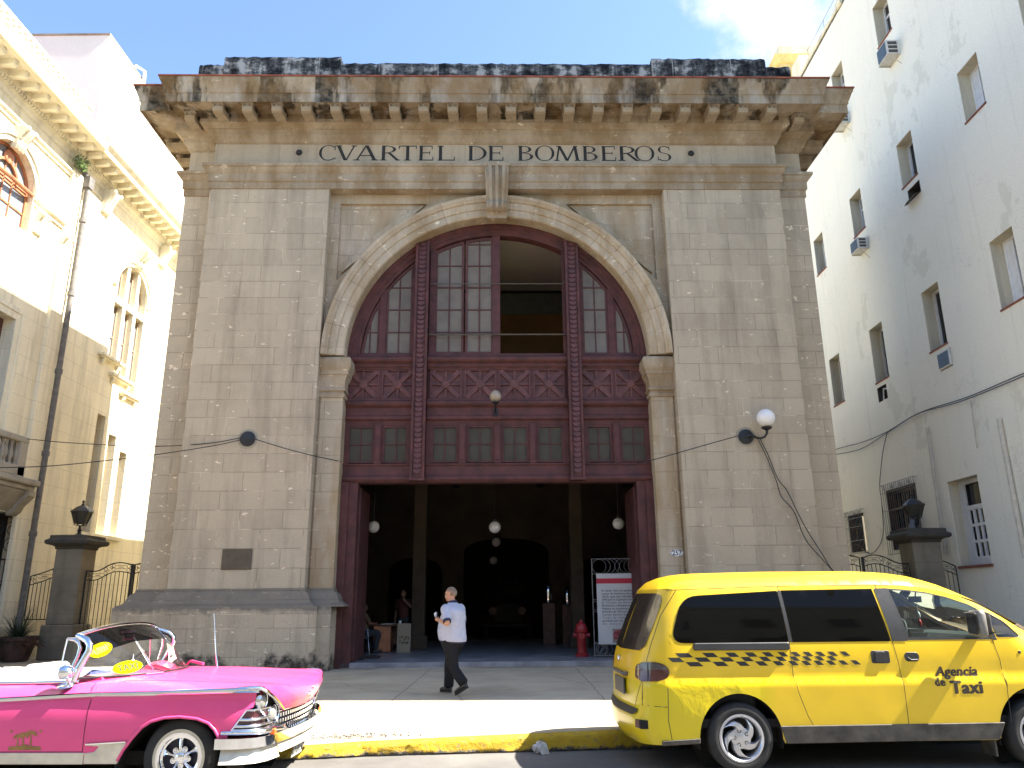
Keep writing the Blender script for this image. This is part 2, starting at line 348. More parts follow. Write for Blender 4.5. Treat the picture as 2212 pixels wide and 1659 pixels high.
def plaster(name, col, lines=None, patch=None, dark=.8, light=1.08, grime=False, streak=True):
    m = NM(name, rough=.9, spec=.15); c = weather(m, col, dark, light, .35, streak)
    sep = m.n('SeparateXYZ', {'Vector': m.co()}); X, Y, Z = sep.outputs; h = m.noise(20, 3, .6)
    if lines:
        br = m.n('TexBrick', {'Vector': m.n('CombineXYZ', {'X': m.math('ADD', X, Y), 'Y': Z}).outputs[0], 'Scale': 1., 'Mortar Size': .008, 'Mortar Smooth': .4, 'Brick Width': lines[0], 'Row Height': lines[1]})
        c = m.mix(c, tuple(x*.62 for x in col), m.math('MULTIPLY', br.outputs['Fac'], .8)); h = m.math('SUBTRACT', h, br.outputs['Fac'])
    if patch:
        dr = m.math('MULTIPLY', m.ramp(m.noise(1, 5, .7, m.map((5, 5, .16), (1, 2, 3))), [(.56, 0), (.70, 1)]), .16); c = m.mix(c, (.33,.31,.26), dr)
        vz = m.n('TexVoronoi', {'Vector': m.n('VectorMath', {0: m.map((.5,.5,.42)), 1: m.n('TexNoise', {'Vector': m.co(), 'Scale': 1.5, 'Detail': 4}).outputs['Color']}).outputs[0], 'Scale': 1.}, feature='DISTANCE_TO_EDGE').outputs['Distance']; c = m.mix(c, (.30,.28,.24), m.math('MULTIPLY', m.math('MULTIPLY', m.ramp(vz, [(0, 1), (.006, 0)]), m.ramp(m.noise(.4, 3), [(.5, 0), (.56, 1)])), .3))
        p = m.ramp(m.noise(.55, 5, .6, m.map((1,1,.7), (3, 2, 8))), [(.60, 0), (.62, 1)]); c = m.mix(c, patch, m.math('MULTIPLY', p, .5))
        q = m.ramp(m.noise(2.0, 5, .7), [(.68, 0), (.8, 1)]); c = m.mix(c, tuple(x*.55 for x in col), m.math('MULTIPLY', q, .35))
    if grime:
        q = m.ramp(m.math('ADD', m.noise(1.2, 5, .65), m.math('MULTIPLY', m.math('SUBTRACT', 1.9, Z), .17)), [(.52, 0), (.82, 1)]); c = m.mix(c, (.10,.09,.075), m.math('MULTIPLY', q, .6))
    return m.set(color=c).bump(h, .25, .01).m
M_CREAM = plaster('cream plaster', (.82, .745, .555), (1.25, .58), grime=True)
M_CREAM2 = plaster('cream plaster plain', (.80, .735, .56))
M_GRIMY = plaster('grimy stone trim', (.36, .32, .25), dark=.3, light=1.3)
M_WHITE = plaster('white plaster', (.87, .83, .715), None, (.66, .63, .52), .93, 1.03, streak=False)
M_REVEAL = plaster('tan plaster reveal', (.60, .55, .43), dark=.9)
M_TOWER = plaster('white tower plaster', (.86, .845, .75), dark=.92, streak=False)
M_PIL = plaster('stained pillar plaster', (.27, .24, .185), (3, .62), dark=.25, light=1.5, grime=True)
M_YEL = plaster('yellow plaster', (.75, .58, .25))
M_MAR = simple('maroon wood paint', (.083, .025, .022), .7, var=.3, scale=3, bump=.1)
M_MARL = simple('worn maroon paint', (.112, .038, .033), .6, var=.35, scale=5, bump=.15)
M_WOODO = simple('orange varnished wood', (.42, .17, .08), .5, var=.25, scale=4)
M_BROWN = simple('dark brown wood', (.10, .045, .03), .55, var=.3)
M_TAN = simple('tan window wood', (.45, .33, .22), .6, var=.2)
M_IRON = simple('black wrought iron', (.012, .012, .014), .45, var=.3, scale=9)
M_IRONG = simple('grey wrought iron', (.20, .19, .18), .5, var=.3, scale=9)
M_GREYI = simple('grey painted iron', (.07, .065, .06), .6)
M_WPAINT = simple('white painted wood', (.74, .75, .77), .5, var=.07)
M_WGLOBE = simple('white globe glass', (.80, .78, .76), .22, var=.04, coat=.5)
M_GGLOBE = simple('dusty globe glass', (.33, .27, .20), .35, var=.25)
M_PIPE = simple('grey drain pipe', (.15, .14, .13), .65, var=.25)
M_PIPEW = simple('cream conduit', (.58, .53, .45), .7, var=.12)
M_TILE = simple('terracotta tile', (.30, .085, .05), .85, var=.35, scale=4)
M_REDSILL = simple('red tile sill', (.24, .075, .05), .8, var=.25)
M_BRONZE = simple('weathered bronze', (.105, .085, .06), .5, .4, var=.2)
M_BLKC = simple('black cable', (.015, .014, .014), .6)
M_INK = simple('black lettering', (.022, .021, .02), .8, var=.4, scale=12)
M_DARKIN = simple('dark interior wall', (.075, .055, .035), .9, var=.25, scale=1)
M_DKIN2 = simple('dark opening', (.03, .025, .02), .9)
M_OCHRE = simple('brown ochre wall', (.30, .15, .05), .9, var=.12, scale=.8)
M_CEIL = simple('upper ceiling plaster', (.70, .65, .58), .9, var=.08, scale=.8)
M_FLOOR = simple('hall floor marble', (.24, .24, .255), .35, var=.3, scale=2)
M_GREENB = simple('grey green wall band', (.16, .17, .14), .9)
M_GL = glassmat('old window glass', (.30, .28, .25), .72, (.235, .20, .16), 1.22, .05, .35)  # grey-beige diffuse stands in for pale walls reflected in the panes
M_GLG = glassmat('grey green window glass', (.22, .25, .24), .6, (.125, .115, .092), 1.18, .06, .35)
M_GLB = glassmat('leaded window glass', (.30, .36, .38), .5, (.42, .46, .50), 1.5, .08)
M_GLD = glassmat('dark window glass', (.10, .11, .12), .25, (.06, .065, .07), 1.5, .04)
M_BLUEG = simple('blue grey grille', (.11, .16, .23), .6)
M_ACW = simple('pale appliance casing', (.62, .61, .58), .5, var=.1)
# ================================================================== fire station (local: x along facade, y into building, z above pavement)
SW = .16; TH = math.atan(.02)
ST = thing('fire_station', 'weathered tan stone fire station with a big maroon arched opening, CVARTEL DE BOMBEROS cut above', 'building', (-.405*cos(TH), 18.74-.405*sin(TH), SW), TH)
fxz = lambda x, z, d: (x, d, z)
HW, HS, RC = 7.745, 8.58, 4.53                      # half widths: main face, side wings, recess
def arch(r, n=40, zc=7.6, a0=0, a1=180): return arcpts(0, zc, r, a0, a1, n)
# --- walls
b = MB()
for s in (-1, 1):
    x0, x1 = sorted((s*RC, s*HW)); b.box(x0, x1, 0, 1.6, 0, 12.3)
    x0, x1 = sorted((s*(HW-.3), s*HS)); b.box(x0, x1, .4, 7.85, 0, 12.3)
b.box(-HW, HW, .62, 7.8, 12.27, 15.0)
b.box(-HS, -HW, 1.0, 7.85, 12.3, 15.0); b.box(HW, HS, 1.0, 7.85, 12.3, 15.0)
b.box(-HS+.05, HS-.05, 7.55, 7.85, 6.3, 15.0)
b.build('wall', M_ASH, ST, bev=.012)
b = MB(); hole = [(3.93, 0.002)]+arch(3.93)+[(-3.93, .002)]
tri = lambda s: [(s*4.27, 9.75)]+[(s*x, z) for x, z in reversed(arcpts(0, 7.6, 4.78, 26.5, 67, 14)[1:])]+[(s*1.92, 12.0), (s*4.27, 12.0)]
b.plate([(-RC, 0), (RC, 0), (RC, 12.27), (-RC, 12.27)], [hole, tri(1), tri(-1)], fxz, .3, .42)
for s in (-1, 1): b.prism([(s*4.4, 9.3), (s*4.4, 12.1), (s*1.6, 12.1), (s*2.5, 11.6)], fxz, .385, .5)
b.plate([(-RC, 0), (RC, 0), (RC, 12.27), (-RC, 12.27)], [[(3.93, .002)]+arch(3.93)+[(-3.93, .002)]], fxz, .42, .95)
b.build('recessed_wall', M_ASHD, ST)
# --- moulded bands
PATH = [(-HS, 7.85), (-HS, .4), (-HW, .4), (-HW, 0), (HW, 0), (HW, .4), (HS, .4), (HS, 7.85)]
MB().mould(PATH, [(-.6,12.27),(.03,12.27),(.03,12.46),(.05,12.47),(.07,12.49),(.07,12.70),(.09,12.72),(.15,12.79),(.17,12.85),(.21,12.87),(.21,12.95),(.0,12.99),(-.6,12.99)]).build('architrave', M_CORN, ST, smooth=35)
MB().mould(PATH, [(-.6,12.98),(-.02,12.98),(-.02,13.7),(-.6,13.7)]).build('frieze', M_FRZ, ST)
MB().mould(PATH, [(-.6,13.66),(.0,13.66),(.05,13.70),(.06,13.76),(.12,13.84),(.14,13.86),(.14,13.95),(.19,14.0),(.28,14.08),(.34,14.11),(.34,14.34),(.98,14.34),(1.0,14.27),(1.02,14.27),(1.02,14.52),(1.05,14.54),(1.05,14.59),(1.08,14.66),(1.13,14.80),(1.17,14.87),(1.17,14.94),(.2,15.02),(-.6,15.02)]).build('cornice', M_CORN, ST, smooth=35)
MB().mould(PATH, [(.1,15.02),(1.13,14.945),(1.20,14.94),(1.20,14.975),(1.1,15.0),(.1,15.07)]).build('cornice_tile_edge', M_TILE, ST)
# modillions
mo = MB(); mo.prism([(-.30,14.12),(-.80,14.07),(-.88,14.10),(-.90,14.18),(-.90,14.27),(-.93,14.29),(-.93,14.35),(-.30,14.35)], lambda a, z, d: (d, a, z), -.14, .14)
mo.box(-.165, .165, -.95, -.3, 14.285, 14.345)
mm = mo.mesh('modillion', M_CORN, bev=.012)
for k in range(20): link('modillion', mm, ST, ((k-9.5)*.78, 0, 0))
for s in (-1, 1):
    link('modillion', mm, ST, (s*8.3, .4, 0))
    for y in (.95, 1.75, 2.55, 3.3): link('modillion', mm, ST, (s*HS, y, 0), (0, 0, s*pi/2))
# parapet with worn upper edge
def worn(x0, x1, y0, y1, z0, z1, n, j=.022):
    xs = [x0+(x1-x0)*i/n for i in range(n+1)]; q = MB(); rs = []
    for i, x in enumerate(xs):
        dz = random.uniform(-j, j*.4); dy = random.uniform(-.02, .03); rs.append([(x, y0+dy, z0), (x, y0+dy, z1-.12), (x, y0+dy+.05, z1+dz), (x, y1, z1+dz+random.uniform(-.02,.02)), (x, y1, z0)])
    return q.rings(rs)
b = MB()
def par(*a): q = worn(*a); b.add(q.v, q.f)
par(-4.56, 4.56, .34, .9, 15.0, 16.60, 60); par(-4.56, 4.56, .28, .9, 15.0, 15.62, 60)
for s in (-1, 1):
    x0, x1 = sorted((s*4.5, s*7.82)); par(x0, x1, .22, .95, 15.0, 16.70, 26); par(x0-.05, x1+.05, .15, .95, 15.0, 15.62, 26)
    x0, x1 = sorted((s*7.8, s*8.6)); par(x0, x1, .38, 7.7, 15.0, 16.56, 8)
b.build('parapet', M_BLK, ST)
# --- inscription
LT = MB()
def seg(a, c, t):                                   # stroke of given horizontal thickness between baseline points
    LT.prism([(a[0]-t/2, a[1]), (a[0]+t/2, a[1]), (c[0]+t/2, c[1]), (c[0]-t/2, c[1])], lambda x, z, d: (ox+x*wd, d, oz+z*.46), .014, .022)
def hbar(x0, x1, z, t=.055): LT.prism([(x0, z-t/2), (x1, z-t/2), (x1, z+t/2), (x0, z+t/2)], lambda x, z, d: (ox+x*wd, d, oz+z*.46), .0145, .0225)
def bow(cx, cz, rx, rz, a0, a1, tk=.13, th=.045, n=22):
    o = []; i = []
    for k in range(n+1):
        a = radians(a0+(a1-a0)*k/n); t = th+(tk-th)*abs(cos(a))**1.3; o.append((cx+rx*cos(a), cz+rz*sin(a))); i.append((cx+(rx-t)*cos(a), cz+(rz-th)*sin(a)))
    V = [(ox+x*wd, .0135, oz+z*.46) for x, z in o+i]; m = n+1; LT.add(V, [(k, k+1, m+k+1, m+k) for k in range(n)])
def ser(x, z, w=.2): hbar(x-w/2, x+w/2, z+.0275 if z < .5 else z-.0275)
def vtick(x, z0, z1): seg((x, z0), (x, z1), .05)
def letter(ch, x0, x1):
    global ox, wd, oz
    ox, wd, oz = x0, (x1-x0), 13.165
    T = .135*.46/wd+.05; H = .068
    if ch == 'C': bow(.55, .5, .55, .52, 48, 312, .16); vtick(.93, .68, .98); vtick(.95, .06, .2)
    if ch == 'V': seg((.46, 0), (.12, 1), T); seg((.50, 0), (.86, 1), H); ser(.12, 1, .28); ser(.86, 1, .26)
    if ch == 'A': seg((.12, 0), (.5, 1), H); seg((.86, 0), (.52, 1), T); hbar(.25, .72, .32); ser(.12, 0, .26); ser(.86, 0, .28)
    if ch == 'R': seg((.16, 0), (.16, 1), T); bow(.2, .74, .62, .26, 90, -90, .16); seg((.92, 0), (.46, .5), T); hbar(.16, .4, .975); hbar(.16, .45, .5); ser(.16, 0, .34); ser(.92, 0, .22)
    if ch == 'T': hbar(.02, .98, .97, .06); seg((.5, 0), (.5, 1), T); vtick(.04, .78, 1); vtick(.96, .78, 1); ser(.5, 0, .36)
    if ch == 'E': seg((.2, 0), (.2, 1), T); hbar(.05, .9, .97); hbar(.2, .74, .52); hbar(.05, .95, .03); vtick(.9, .76, 1); vtick(.95, 0, .24); vtick(.74, .42, .62)
    if ch == 'L': seg((.2, 0), (.2, 1), T); hbar(.05, .98, .03); vtick(.98, 0, .26); ser(.2, 1, .34)
    if ch == 'D': seg((.16, 0), (.16, 1), T); bow(.25, .5, .75, .5, 90, -90, .17); hbar(.03, .3, .972); hbar(.03, .3, .028)
    if ch == 'B': seg((.18, 0), (.18, 1), T); bow(.3, .76, .55, .24, 90, -90, .17); bow(.3, .27, .66, .27, 90, -90, .18); hbar(.04, .35, .972); hbar(.18, .35, .53); hbar(.04, .35, .028)
    if ch == 'O': bow(.5, .5, .52, .52, 0, 180, .15); bow(.5, .5, .52, .52, 180, 360, .15)
    if ch == 'M': seg((.1, 0), (.2, 1), H); seg((.5, 0), (.2, 1), T*.8); seg((.5, 0), (.8, 1), H); seg((.9, 0), (.8, 1), T*.85); ser(.1, 0, .2); ser(.9, 0, .24); ser(.17, 1, .16); ser(.82, 1, .16)
    if ch == 'S':
        bow(.5, .76, .40, .25, 35, 270, .16); bow(.5, .26, .46, .27, 90, -145, .17); vtick(.84, .72, .97); vtick(.1, .04, .3)
for ch, a, c in (('C',-4.885,-4.42),('V',-4.43,-3.84),('A',-3.93,-3.26),('R',-3.2,-2.68),('T',-2.71,-2.2),('E',-2.17,-1.74),('L',-1.65,-1.16),('*','CVARTEL',0),('D',-.80,-.28),('E',-.25,.19),
                 ('*','DE',0),('B',.57,1.02),('O',1.06,1.58),('M',1.58,2.30),('B',2.36,2.80),('E',2.87,3.30),('R',3.36,3.92),('O',3.82,4.35),('S',4.42,4.84)):
    if ch == '*': LT.build('inscription_word', M_INK, ST, fix=False); LT = MB()
    else: letter(ch, a, c)
LT.build('inscription_word', M_INK, ST, fix=False)
for x in (-5.43, 5.38):
    b = MB(); b.lathe([(.085, 0), (.085, .02), (.06, .06), (0, .06)], 16, (x, .018, 13.40), Matrix.Rotation(pi/2, 3, 'X')); b.build('inscription_dot', M_INK, ST)
# --- archivolt, keystone, imposts, plinth
prof = [(3.93,.6),(3.93,.16),(3.96,.13),(4.13,.13),(4.14,.10),(4.16,.09),(4.33,.09),(4.34,.05),(4.38,.035),(4.42,.0),(4.50,-.01),(4.515,.02),(4.515,.45)]
rs = [[(r*cos(a), v, 7.6+r*sin(a)) for r, v in prof] for a in (radians(180*i/72) for i in range(73))]
MB().rings(rs, True, True).build('archivolt', M_ARCH, ST, smooth=30)
b = MB()                                             # keystone: fluted scroll
for i in range(7):
    f0, f1 = -.5+i/7, -.5+(i+1)/7; e = (0, -.045, .01, -.05, .01, -.045, 0)[i]
    pr = [(-.30,12.86),(-.34,12.70),(-.36,12.5),(-.30,12.2),(-.20,12.0),(-.17,11.86),(-.22,11.74),(-.20,11.62),(-.12,11.56),(-.06,11.56),(-.02,11.5),(-.02,11.40),(.3,11.40),(.3,12.86)]
    def f(a, z, d): w = .52+(z-11.4)/1.46*.15; return ((f0 if d < 0 else f1)*w, a+(e if a < -.05 else 0), z)
    b.prism(pr, f, -1, 1)
b.build('keystone', M_CORN, ST, smooth=25)
MB().box(-.36, .36, -.36, .3, 12.78, 12.90).build('keystone_cap', M_CORN, ST, bev=.02)
for s in (-1, 1):
    p = [(-RC, .25), (-3.91, .25), (-3.91, .95)] if s < 0 else [(3.91, .95), (3.91, .25), (RC, .25)]
    MB().mould(p, [(-.1,6.5),(.03,6.5),(.03,6.6),(.0,6.62),(.0,6.66),(.05,6.68),(.05,6.72),(.02,6.76),(.03,6.95),(.08,7.08),(.11,7.10),(.11,7.17),(.16,7.25),(.18,7.33),(.18,7.48),(.14,7.54),(-.1,7.56)]).build('impost_capital', M_CORN, ST, smooth=30)
    x0, x1 = sorted((s*3.91, s*(RC-.04))); MB().box(x0, x1, .25, .95, 0, 6.55).build('jamb_pilaster', M_ASHD, ST, bev=.015)
    pp = [(-HS, 7.85), (-HS, .4), (-HW, .4), (-HW, 0), (-RC, 0), (-RC, .25), (-3.91, .25), (-3.91, .6)]
    if s > 0: pp = [(-x, y) for x, y in reversed(pp)]
    MB().mould(pp, [(-.2,1.83),(.02,1.83),(.035,1.80),(.03,1.77),(.06,1.74),(.12,1.70),(.16,1.62),(.19,1.53),(.26,1.47),(.33,1.45),(.34,1.41),(-.2,1.40)]).build('base_moulding', M_PLN, ST, smooth=35)
    if s < 0: pq = [(-HS-.37, 7.85), (-HS-.37, .03), (-HW-.37, .03), (-HW-.37, -.38), (-4.12, -.38), (-4.12, -.1), (-3.86, -.1), (-3.86, .6)]
    else: pq = [(3.86, .6), (3.86, -.1), (4.12, -.1), (4.12, -.38), (HW+.37, -.38), (HW+.37, .03), (HS+.37, .03), (HS+.37, 7.85)]
    MB().mould(pq, [(-.6,1.42),(-.02,1.42),(.0,1.40),(.0,-.15),(-.6,-.15)]).build('plinth', M_PLN, ST)
# --- timber screen
TS = MB(); B3 = ((-3.92, -2.2), (-1.83, 1.83), (2.2, 3.92))
TS.box(-3.95, 3.95, .62, .95, 4.38, 4.56); TS.box(-3.95, 3.95, .72, .95, 6.0, 7.66)
for x0, x1 in B3:
    f = lambda a, z, d: (d, a, z)
    TS.prism([(.95,4.40),(.60,4.40),(.56,4.46),(.56,4.52),(.60,4.56),(.63,4.60),(.63,4.80),(.60,4.83),(.60,4.87),(.95,4.87)], f, x0, x1)
    TS.prism([(.95,5.86),(.68,5.86),(.66,5.98),(.60,6.02),(.60,6.10),(.64,6.13),(.64,6.32),(.56,6.38),(.54,6.42),(.54,6.48),(.60,6.52),(.60,6.57),(.95,6.57)], f, x0, x1)
    TS.prism([(.95,7.36),(.66,7.36),(.64,7.40),(.60,7.44),(.60,7.50),(.52,7.56),(.50,7.60),(.50,7.66),(.56,7.70),(.64,7.72),(.64,7.80),(.95,7.80)], f, x0, x1)
WC = (-3.5, -2.6, -1.35, -.45, .45, 1.35, 2.6, 3.5)
edges = (-3.92, -3.05, -2.2, -1.83, -.9, 0, .9, 1.83, 2.2, 3.05, 3.92)
for x in edges:
    if abs(x) in (1.83, 2.2, 3.92): TS.box(x-.14, x+.14, .66, .9, 4.87, 5.9)
    else: TS.box(x-.09, x+.09, .60, .9, 4.87, 5.9); TS.box(x-.06, x+.06, .58, .62, 4.95, 5.85); TS.box(x-.06, x+.06, .67, .73, 6.57, 7.36)
for x0, x1 in B3: TS.box(x0, x1, .80, .95, 6.2, 7.6)
# arch frame ring
rs = [[(r*cos(a), v, 7.6+r*sin(a)) for r, v in ((3.95,.95),(3.95,.55),(3.84,.55),(3.82,.60),(3.72,.60),(3.70,.64),(3.62,.64),(3.62,.95))] for a in (radians(180*i/72) for i in range(73))]
TS.rings(rs)
zt = lambda x, r=3.66: 7.6+sqrt(max(.01, r*r-x*x))
for x, w in ((-3.055,.09),(3.055,.09),(-2.235,.05),(2.235,.05),(-1.74,.08),(1.80,.04),(-.03,.11)): TS.box(x-w, x+w, .66, .80, 7.7, zt(x)+.02)
TS.box(-1.83, -.02, .68, .80, 7.70, 7.86)
TSo = TS.build('timber_screen', M_MAR, ST, bev=.008)
def clipped(x0, x1, z0, r=3.62): return [(x0, z0), (x1, z0)]+[(x, zt(x, r)) for x in [x1+(x0-x1)*k/8 for k in range(9)]]
def lwin(x0, x1, z0, nv, zs, r=3.6, st=.05):        # arched window: stiles, glazing bars, panes
    b = MB(); oo = clipped(x0, x1, z0, r); ii = clipped(x0+st, x1-st, z0+st, r-st*1.3)
    b.plate(oo, [ii], fxz, .69, .75)
    for k in range(1, nv):
        x = x0+st+(x1-x0-2*st)*k/nv; b.box(x-.016, x+.016, .70, .74, z0+st, zt(x, r)-.04)
    for z in zs:
        if z < max(zt(x0, r), zt(x1, r)):
            xa, xb = x0+st, x1-st; lim = sqrt(max(0, (r-.03)**2-(z-7.6)**2)); xa = max(xa, -lim); xb = min(xb, lim)
            if xb > xa+.05: b.box(xa, xb, .702, .738, z-.016, z+.016)
    w = b.build('arched_window', M_MAR, TSo)
    g = MB(); g.patch(ii, [], lambda x, z: (x, .722, z)); g.build('pane', M_GL, TSo, fix=False)
ZS = (8.41, 9.05, 9.69, 10.33, 10.97)
for x0, x1 in ((-3.62,-3.14),(-2.97,-2.28),(2.28,2.97),(3.14,3.62)): lwin(x0, x1, 7.78, 2, ZS)
for x0, x1 in ((-1.68,-.90),(-.86,-.10)): lwin(x0, x1, 7.76, 2, ZS, 3.58, .06)
for x in WC:
    b = MB(); b.plate([(x-.36, 4.90), (x+.36, 4.90), (x+.36, 5.86), (x-.36, 5.86)], [[(x-.29, 4.95), (x-.29, 5.81), (x+.29, 5.81), (x+.29, 4.95)]], fxz, .68, .78)
    b.box(x-.015, x+.015, .70, .74, 4.95, 5.81); b.box(x-.29, x+.29, .70, .74, 5.365, 5.395); b.build('transom_window', M_MAR, TSo)
    MB().add([(x-.29,.725,4.95),(x+.29,.725,4.95),(x+.29,.725,5.81),(x-.29,.725,5.81)], [(0,1,2,3)]).build('pane', M_GLG, TSo, fix=False)
    b = MB(); hw, z0, z1 = .375, 6.60, 7.33; zc = (z0+z1)/2                       # star panel
    b.plate([(x-.41, 6.575), (x+.41, 6.575), (x+.41, 7.355), (x-.41, 7.355)], [[(x-hw, z0), (x-hw, z1), (x+hw, z1), (x+hw, z0)]], fxz, .65, .71)
    b.box(x-hw, x+hw, .715, .75, z0, z1)
    for a, L, w in ((45, .50, .062), (135, .50, .062), (0, .37, .026), (90, .36, .026)):
        R = Matrix.Rotation(-radians(a), 3, 'Y'); b.obox((x, .685 if w > .03 else .695, zc), (L, .03, w), R)
    b.lathe([(.12, 0), (.12, .05), (.09, .065), (0, .065)], 16, (x, .69, zc), Matrix.Rotation(pi/2, 3, 'X')); b.build('star_panel', M_MARL, TSo)
po = MB(); po.box(-.185, -.115, .40, .80, 4.42, 10.96); po.box(.115, .185, .40, .80, 4.42, 10.96); po.box(-.185, .185, .44, .8, 4.42, 10.93); po.box(-.2, .2, .38, .8, 4.40, 4.48)
sc = MB(); z = 4.56
while z < 10.85:
    n = 9; sc.add([(.1*cos(pi*k/(n-1)), .44-.035*sin(pi*k/(n-1))-.012, z+.13-.11*sin(pi*k/(n-1))) for k in range(n)]+[(0, .425, z+.15)], [(k, k+1, n) for k in range(n-1)]+[tuple(range(n))]); z += .132
for s in (-1, 1):
    p = po.build('carved_post', M_MAR, TSo, bev=.01, loc=(s*2.015, 0, 0)); q = sc.build('scale_carving', M_MARL, TSo, loc=(s*2.015, 0, 0), fix=False)
for z in (8.31, 9.76): MB().tube([(-1.85, .60, z), (1.85, .60, z)], .016 if z > 9 else .024, 8).build('guard_bar', M_BRONZE, TSo, smooth=60)
for s in (-1, 1):
    b = MB(); x0, x1 = sorted((s*3.50, s*3.93)); b.box(x0, x1, .62, .95, 0, 4.4); x0, x1 = sorted((s*3.72, s*3.93)); b.box(x0, x1, .54, .66, 0, 4.4); x0, x1 = sorted((s*3.46, s*3.55)); b.box(x0, x1, .9, 2.3, .13, 4.3)
    b.build('door_jamb', M_MAR, ST, bev=.012)
# --- inside: hall and upper room
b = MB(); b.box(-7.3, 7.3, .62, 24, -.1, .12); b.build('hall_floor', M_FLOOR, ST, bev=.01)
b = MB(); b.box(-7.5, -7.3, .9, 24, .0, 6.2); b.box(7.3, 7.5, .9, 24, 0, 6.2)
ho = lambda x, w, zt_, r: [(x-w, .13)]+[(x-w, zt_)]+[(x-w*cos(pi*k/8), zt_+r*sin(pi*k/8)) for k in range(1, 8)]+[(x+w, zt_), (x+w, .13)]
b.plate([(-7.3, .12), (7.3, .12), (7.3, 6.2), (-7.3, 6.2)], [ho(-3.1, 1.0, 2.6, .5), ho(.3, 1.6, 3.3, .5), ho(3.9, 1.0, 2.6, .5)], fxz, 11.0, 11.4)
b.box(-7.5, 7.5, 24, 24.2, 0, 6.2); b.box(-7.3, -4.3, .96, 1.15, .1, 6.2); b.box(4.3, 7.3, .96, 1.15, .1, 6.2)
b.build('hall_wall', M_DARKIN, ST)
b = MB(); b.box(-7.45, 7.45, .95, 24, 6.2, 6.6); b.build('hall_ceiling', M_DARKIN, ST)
for s in (-1, 1):
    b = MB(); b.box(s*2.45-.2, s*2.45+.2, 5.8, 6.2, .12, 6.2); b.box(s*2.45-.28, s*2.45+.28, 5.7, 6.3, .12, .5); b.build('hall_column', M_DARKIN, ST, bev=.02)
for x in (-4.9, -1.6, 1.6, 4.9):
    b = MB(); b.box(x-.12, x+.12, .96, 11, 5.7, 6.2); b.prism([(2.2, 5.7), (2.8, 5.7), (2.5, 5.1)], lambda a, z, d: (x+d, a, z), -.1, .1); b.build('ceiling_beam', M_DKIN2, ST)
MB().box(-7.4, 7.4, 6.3, 6.5, 6.6, 11.9).build('upper_back_wall', M_OCHRE, ST)
MB().box(-7.4, 7.4, 6.27, 6.297, 11.05, 11.82).build('wall_band', M_GREENB, ST); MB().box(-7.4, 7.4, 6.2, 6.297, 11.82, 11.895).build('picture_rail', M_DKIN2, ST)
b = MB(); b.box(-7.4, 7.4, .95, 6.5, 11.9, 12.1); b.build('upper_ceiling', M_CEIL, ST)
b = MB(); b.box(-7.5, -7.3, .95, 6.5, 6.6, 12); b.box(7.3, 7.5, .95, 6.5, 6.6, 12); b.build('upper_side_wall', M_OCHRE, ST)
MB().box(-HS+.05, HS-.05, .7, 7.8, 14.9, 15.04).build('roof', M_BLK, ST)
b = MB(); b.box(-HS+.2, HS-.2, 7.85, 24.2, 6.25, 10.3); b.box(-HS+.2, -HS+.5, 7.85, 24.2, 0, 6.25); b.box(HS-.5, HS-.2, 7.85, 24.2, 0, 6.25); b.build('rear_hall_block', M_CREAM2, ST)
# --- things on the facade
Rz = Matrix.Rotation(TH, 4, 'Z'); STM = Matrix.Translation(ST.location)@Rz
fac = lambda u, v, z: STM@Vector((u, v, z))
t = thing('wall_plaque', 'small dark bronze plaque with worn raised lines on the left pier', 'plaque', fac(-6.155, 0, 2.26), TH)
b = MB(); b.box(-.35, .35, -.03, .0, 0, .48); b.build('plate', M_BRONZE, t, bev=.008)
b = MB()
for i, (w, z) in enumerate(((.42,.40),(.46,.33),(.50,.26),(.38,.19),(.30,.10))):
    x = -w/2
    while x < w/2: l = random.uniform(.03, .08); b.box(x, min(x+l, w/2), -.034, -.029, z-.012, z+.012); x += l+.02
b.build('raised_lettering', simple('bronze relief', (.085,.07,.052), .5, .3), t)
def disc_lamp(u, name, label):
    t = thing(name, label, 'lamp', fac(u, 0, 5.39), TH)
    b = MB(); b.lathe([(0, .05), (.14, .05), (.185, .035), (.19, .0), (.19, -.01)], 28, (0, -.01, 0), Matrix.Rotation(pi/2, 3, 'X')); b.build('back_plate', M_IRON, t, smooth=40)
    b = MB(); b.lathe([(.0, .004), (.25, .004), (.23, .012), (.0, .013)], 20, (0, 0, 0), Matrix.Rotation(pi/2, 3, 'X')); b.build('mortar_ring', M_GRIMY, t)
    return t
disc_lamp(-6.145, 'lamp_backplate', 'round black lamp backplate without its lamp, on the left pier')
t = disc_lamp(6.175, 'globe_lamp', 'white globe wall lamp on curved black bracket, on the right pier')
b = MB(); b.tube([(.0,-.05,0),(.12,-.10,.03),(.2,-.2,-.06),(.26,-.32,-.1),(.34,-.40,-.08),(.39,-.42,.0),(.40,-.42,.10)], [.045,.04,.03,.028,.028,.03,.035], 10); b.lathe([(.04,.08),(.12,.12),(.13,.15),(.10,.17)], 18, (.40,-.42,0)); b.build('bracket', M_IRON, t, smooth=50)
MB().sphere((.40, -.42, .385), .225, 28).build('globe', M_WGLOBE, t, smooth=180)
t = thing('globe_lamp', 'dusty brown globe lamp standing before the maroon star panels above the doorway', 'lamp', fac(-.05, .62, 6.08), TH)
b = MB(); b.tube([(0,.0,.12),(0,-.25,.05),(0,-.62,.0),(0,-.80,.08),(0,-.84,.14)], .022, 8); b.lathe([(.03,.12),(.085,.15),(.09,.18),(.06,.2)], 16, (0,-.84,0)); b.obox((0,.0,.1), (.06,.03,.1), frot()); b.build('bracket', M_IRON, t, smooth=50)
MB().sphere((0, -.84, .32), .145, 24, (1,1,1.05)).build('globe', M_GGLOBE, t, smooth=180)
t = thing('house_number_plate', 'small white scalloped house number plate 257 on the right jamb', 'number plate', fac(4.325, .245, 2.59), TH)
o = []
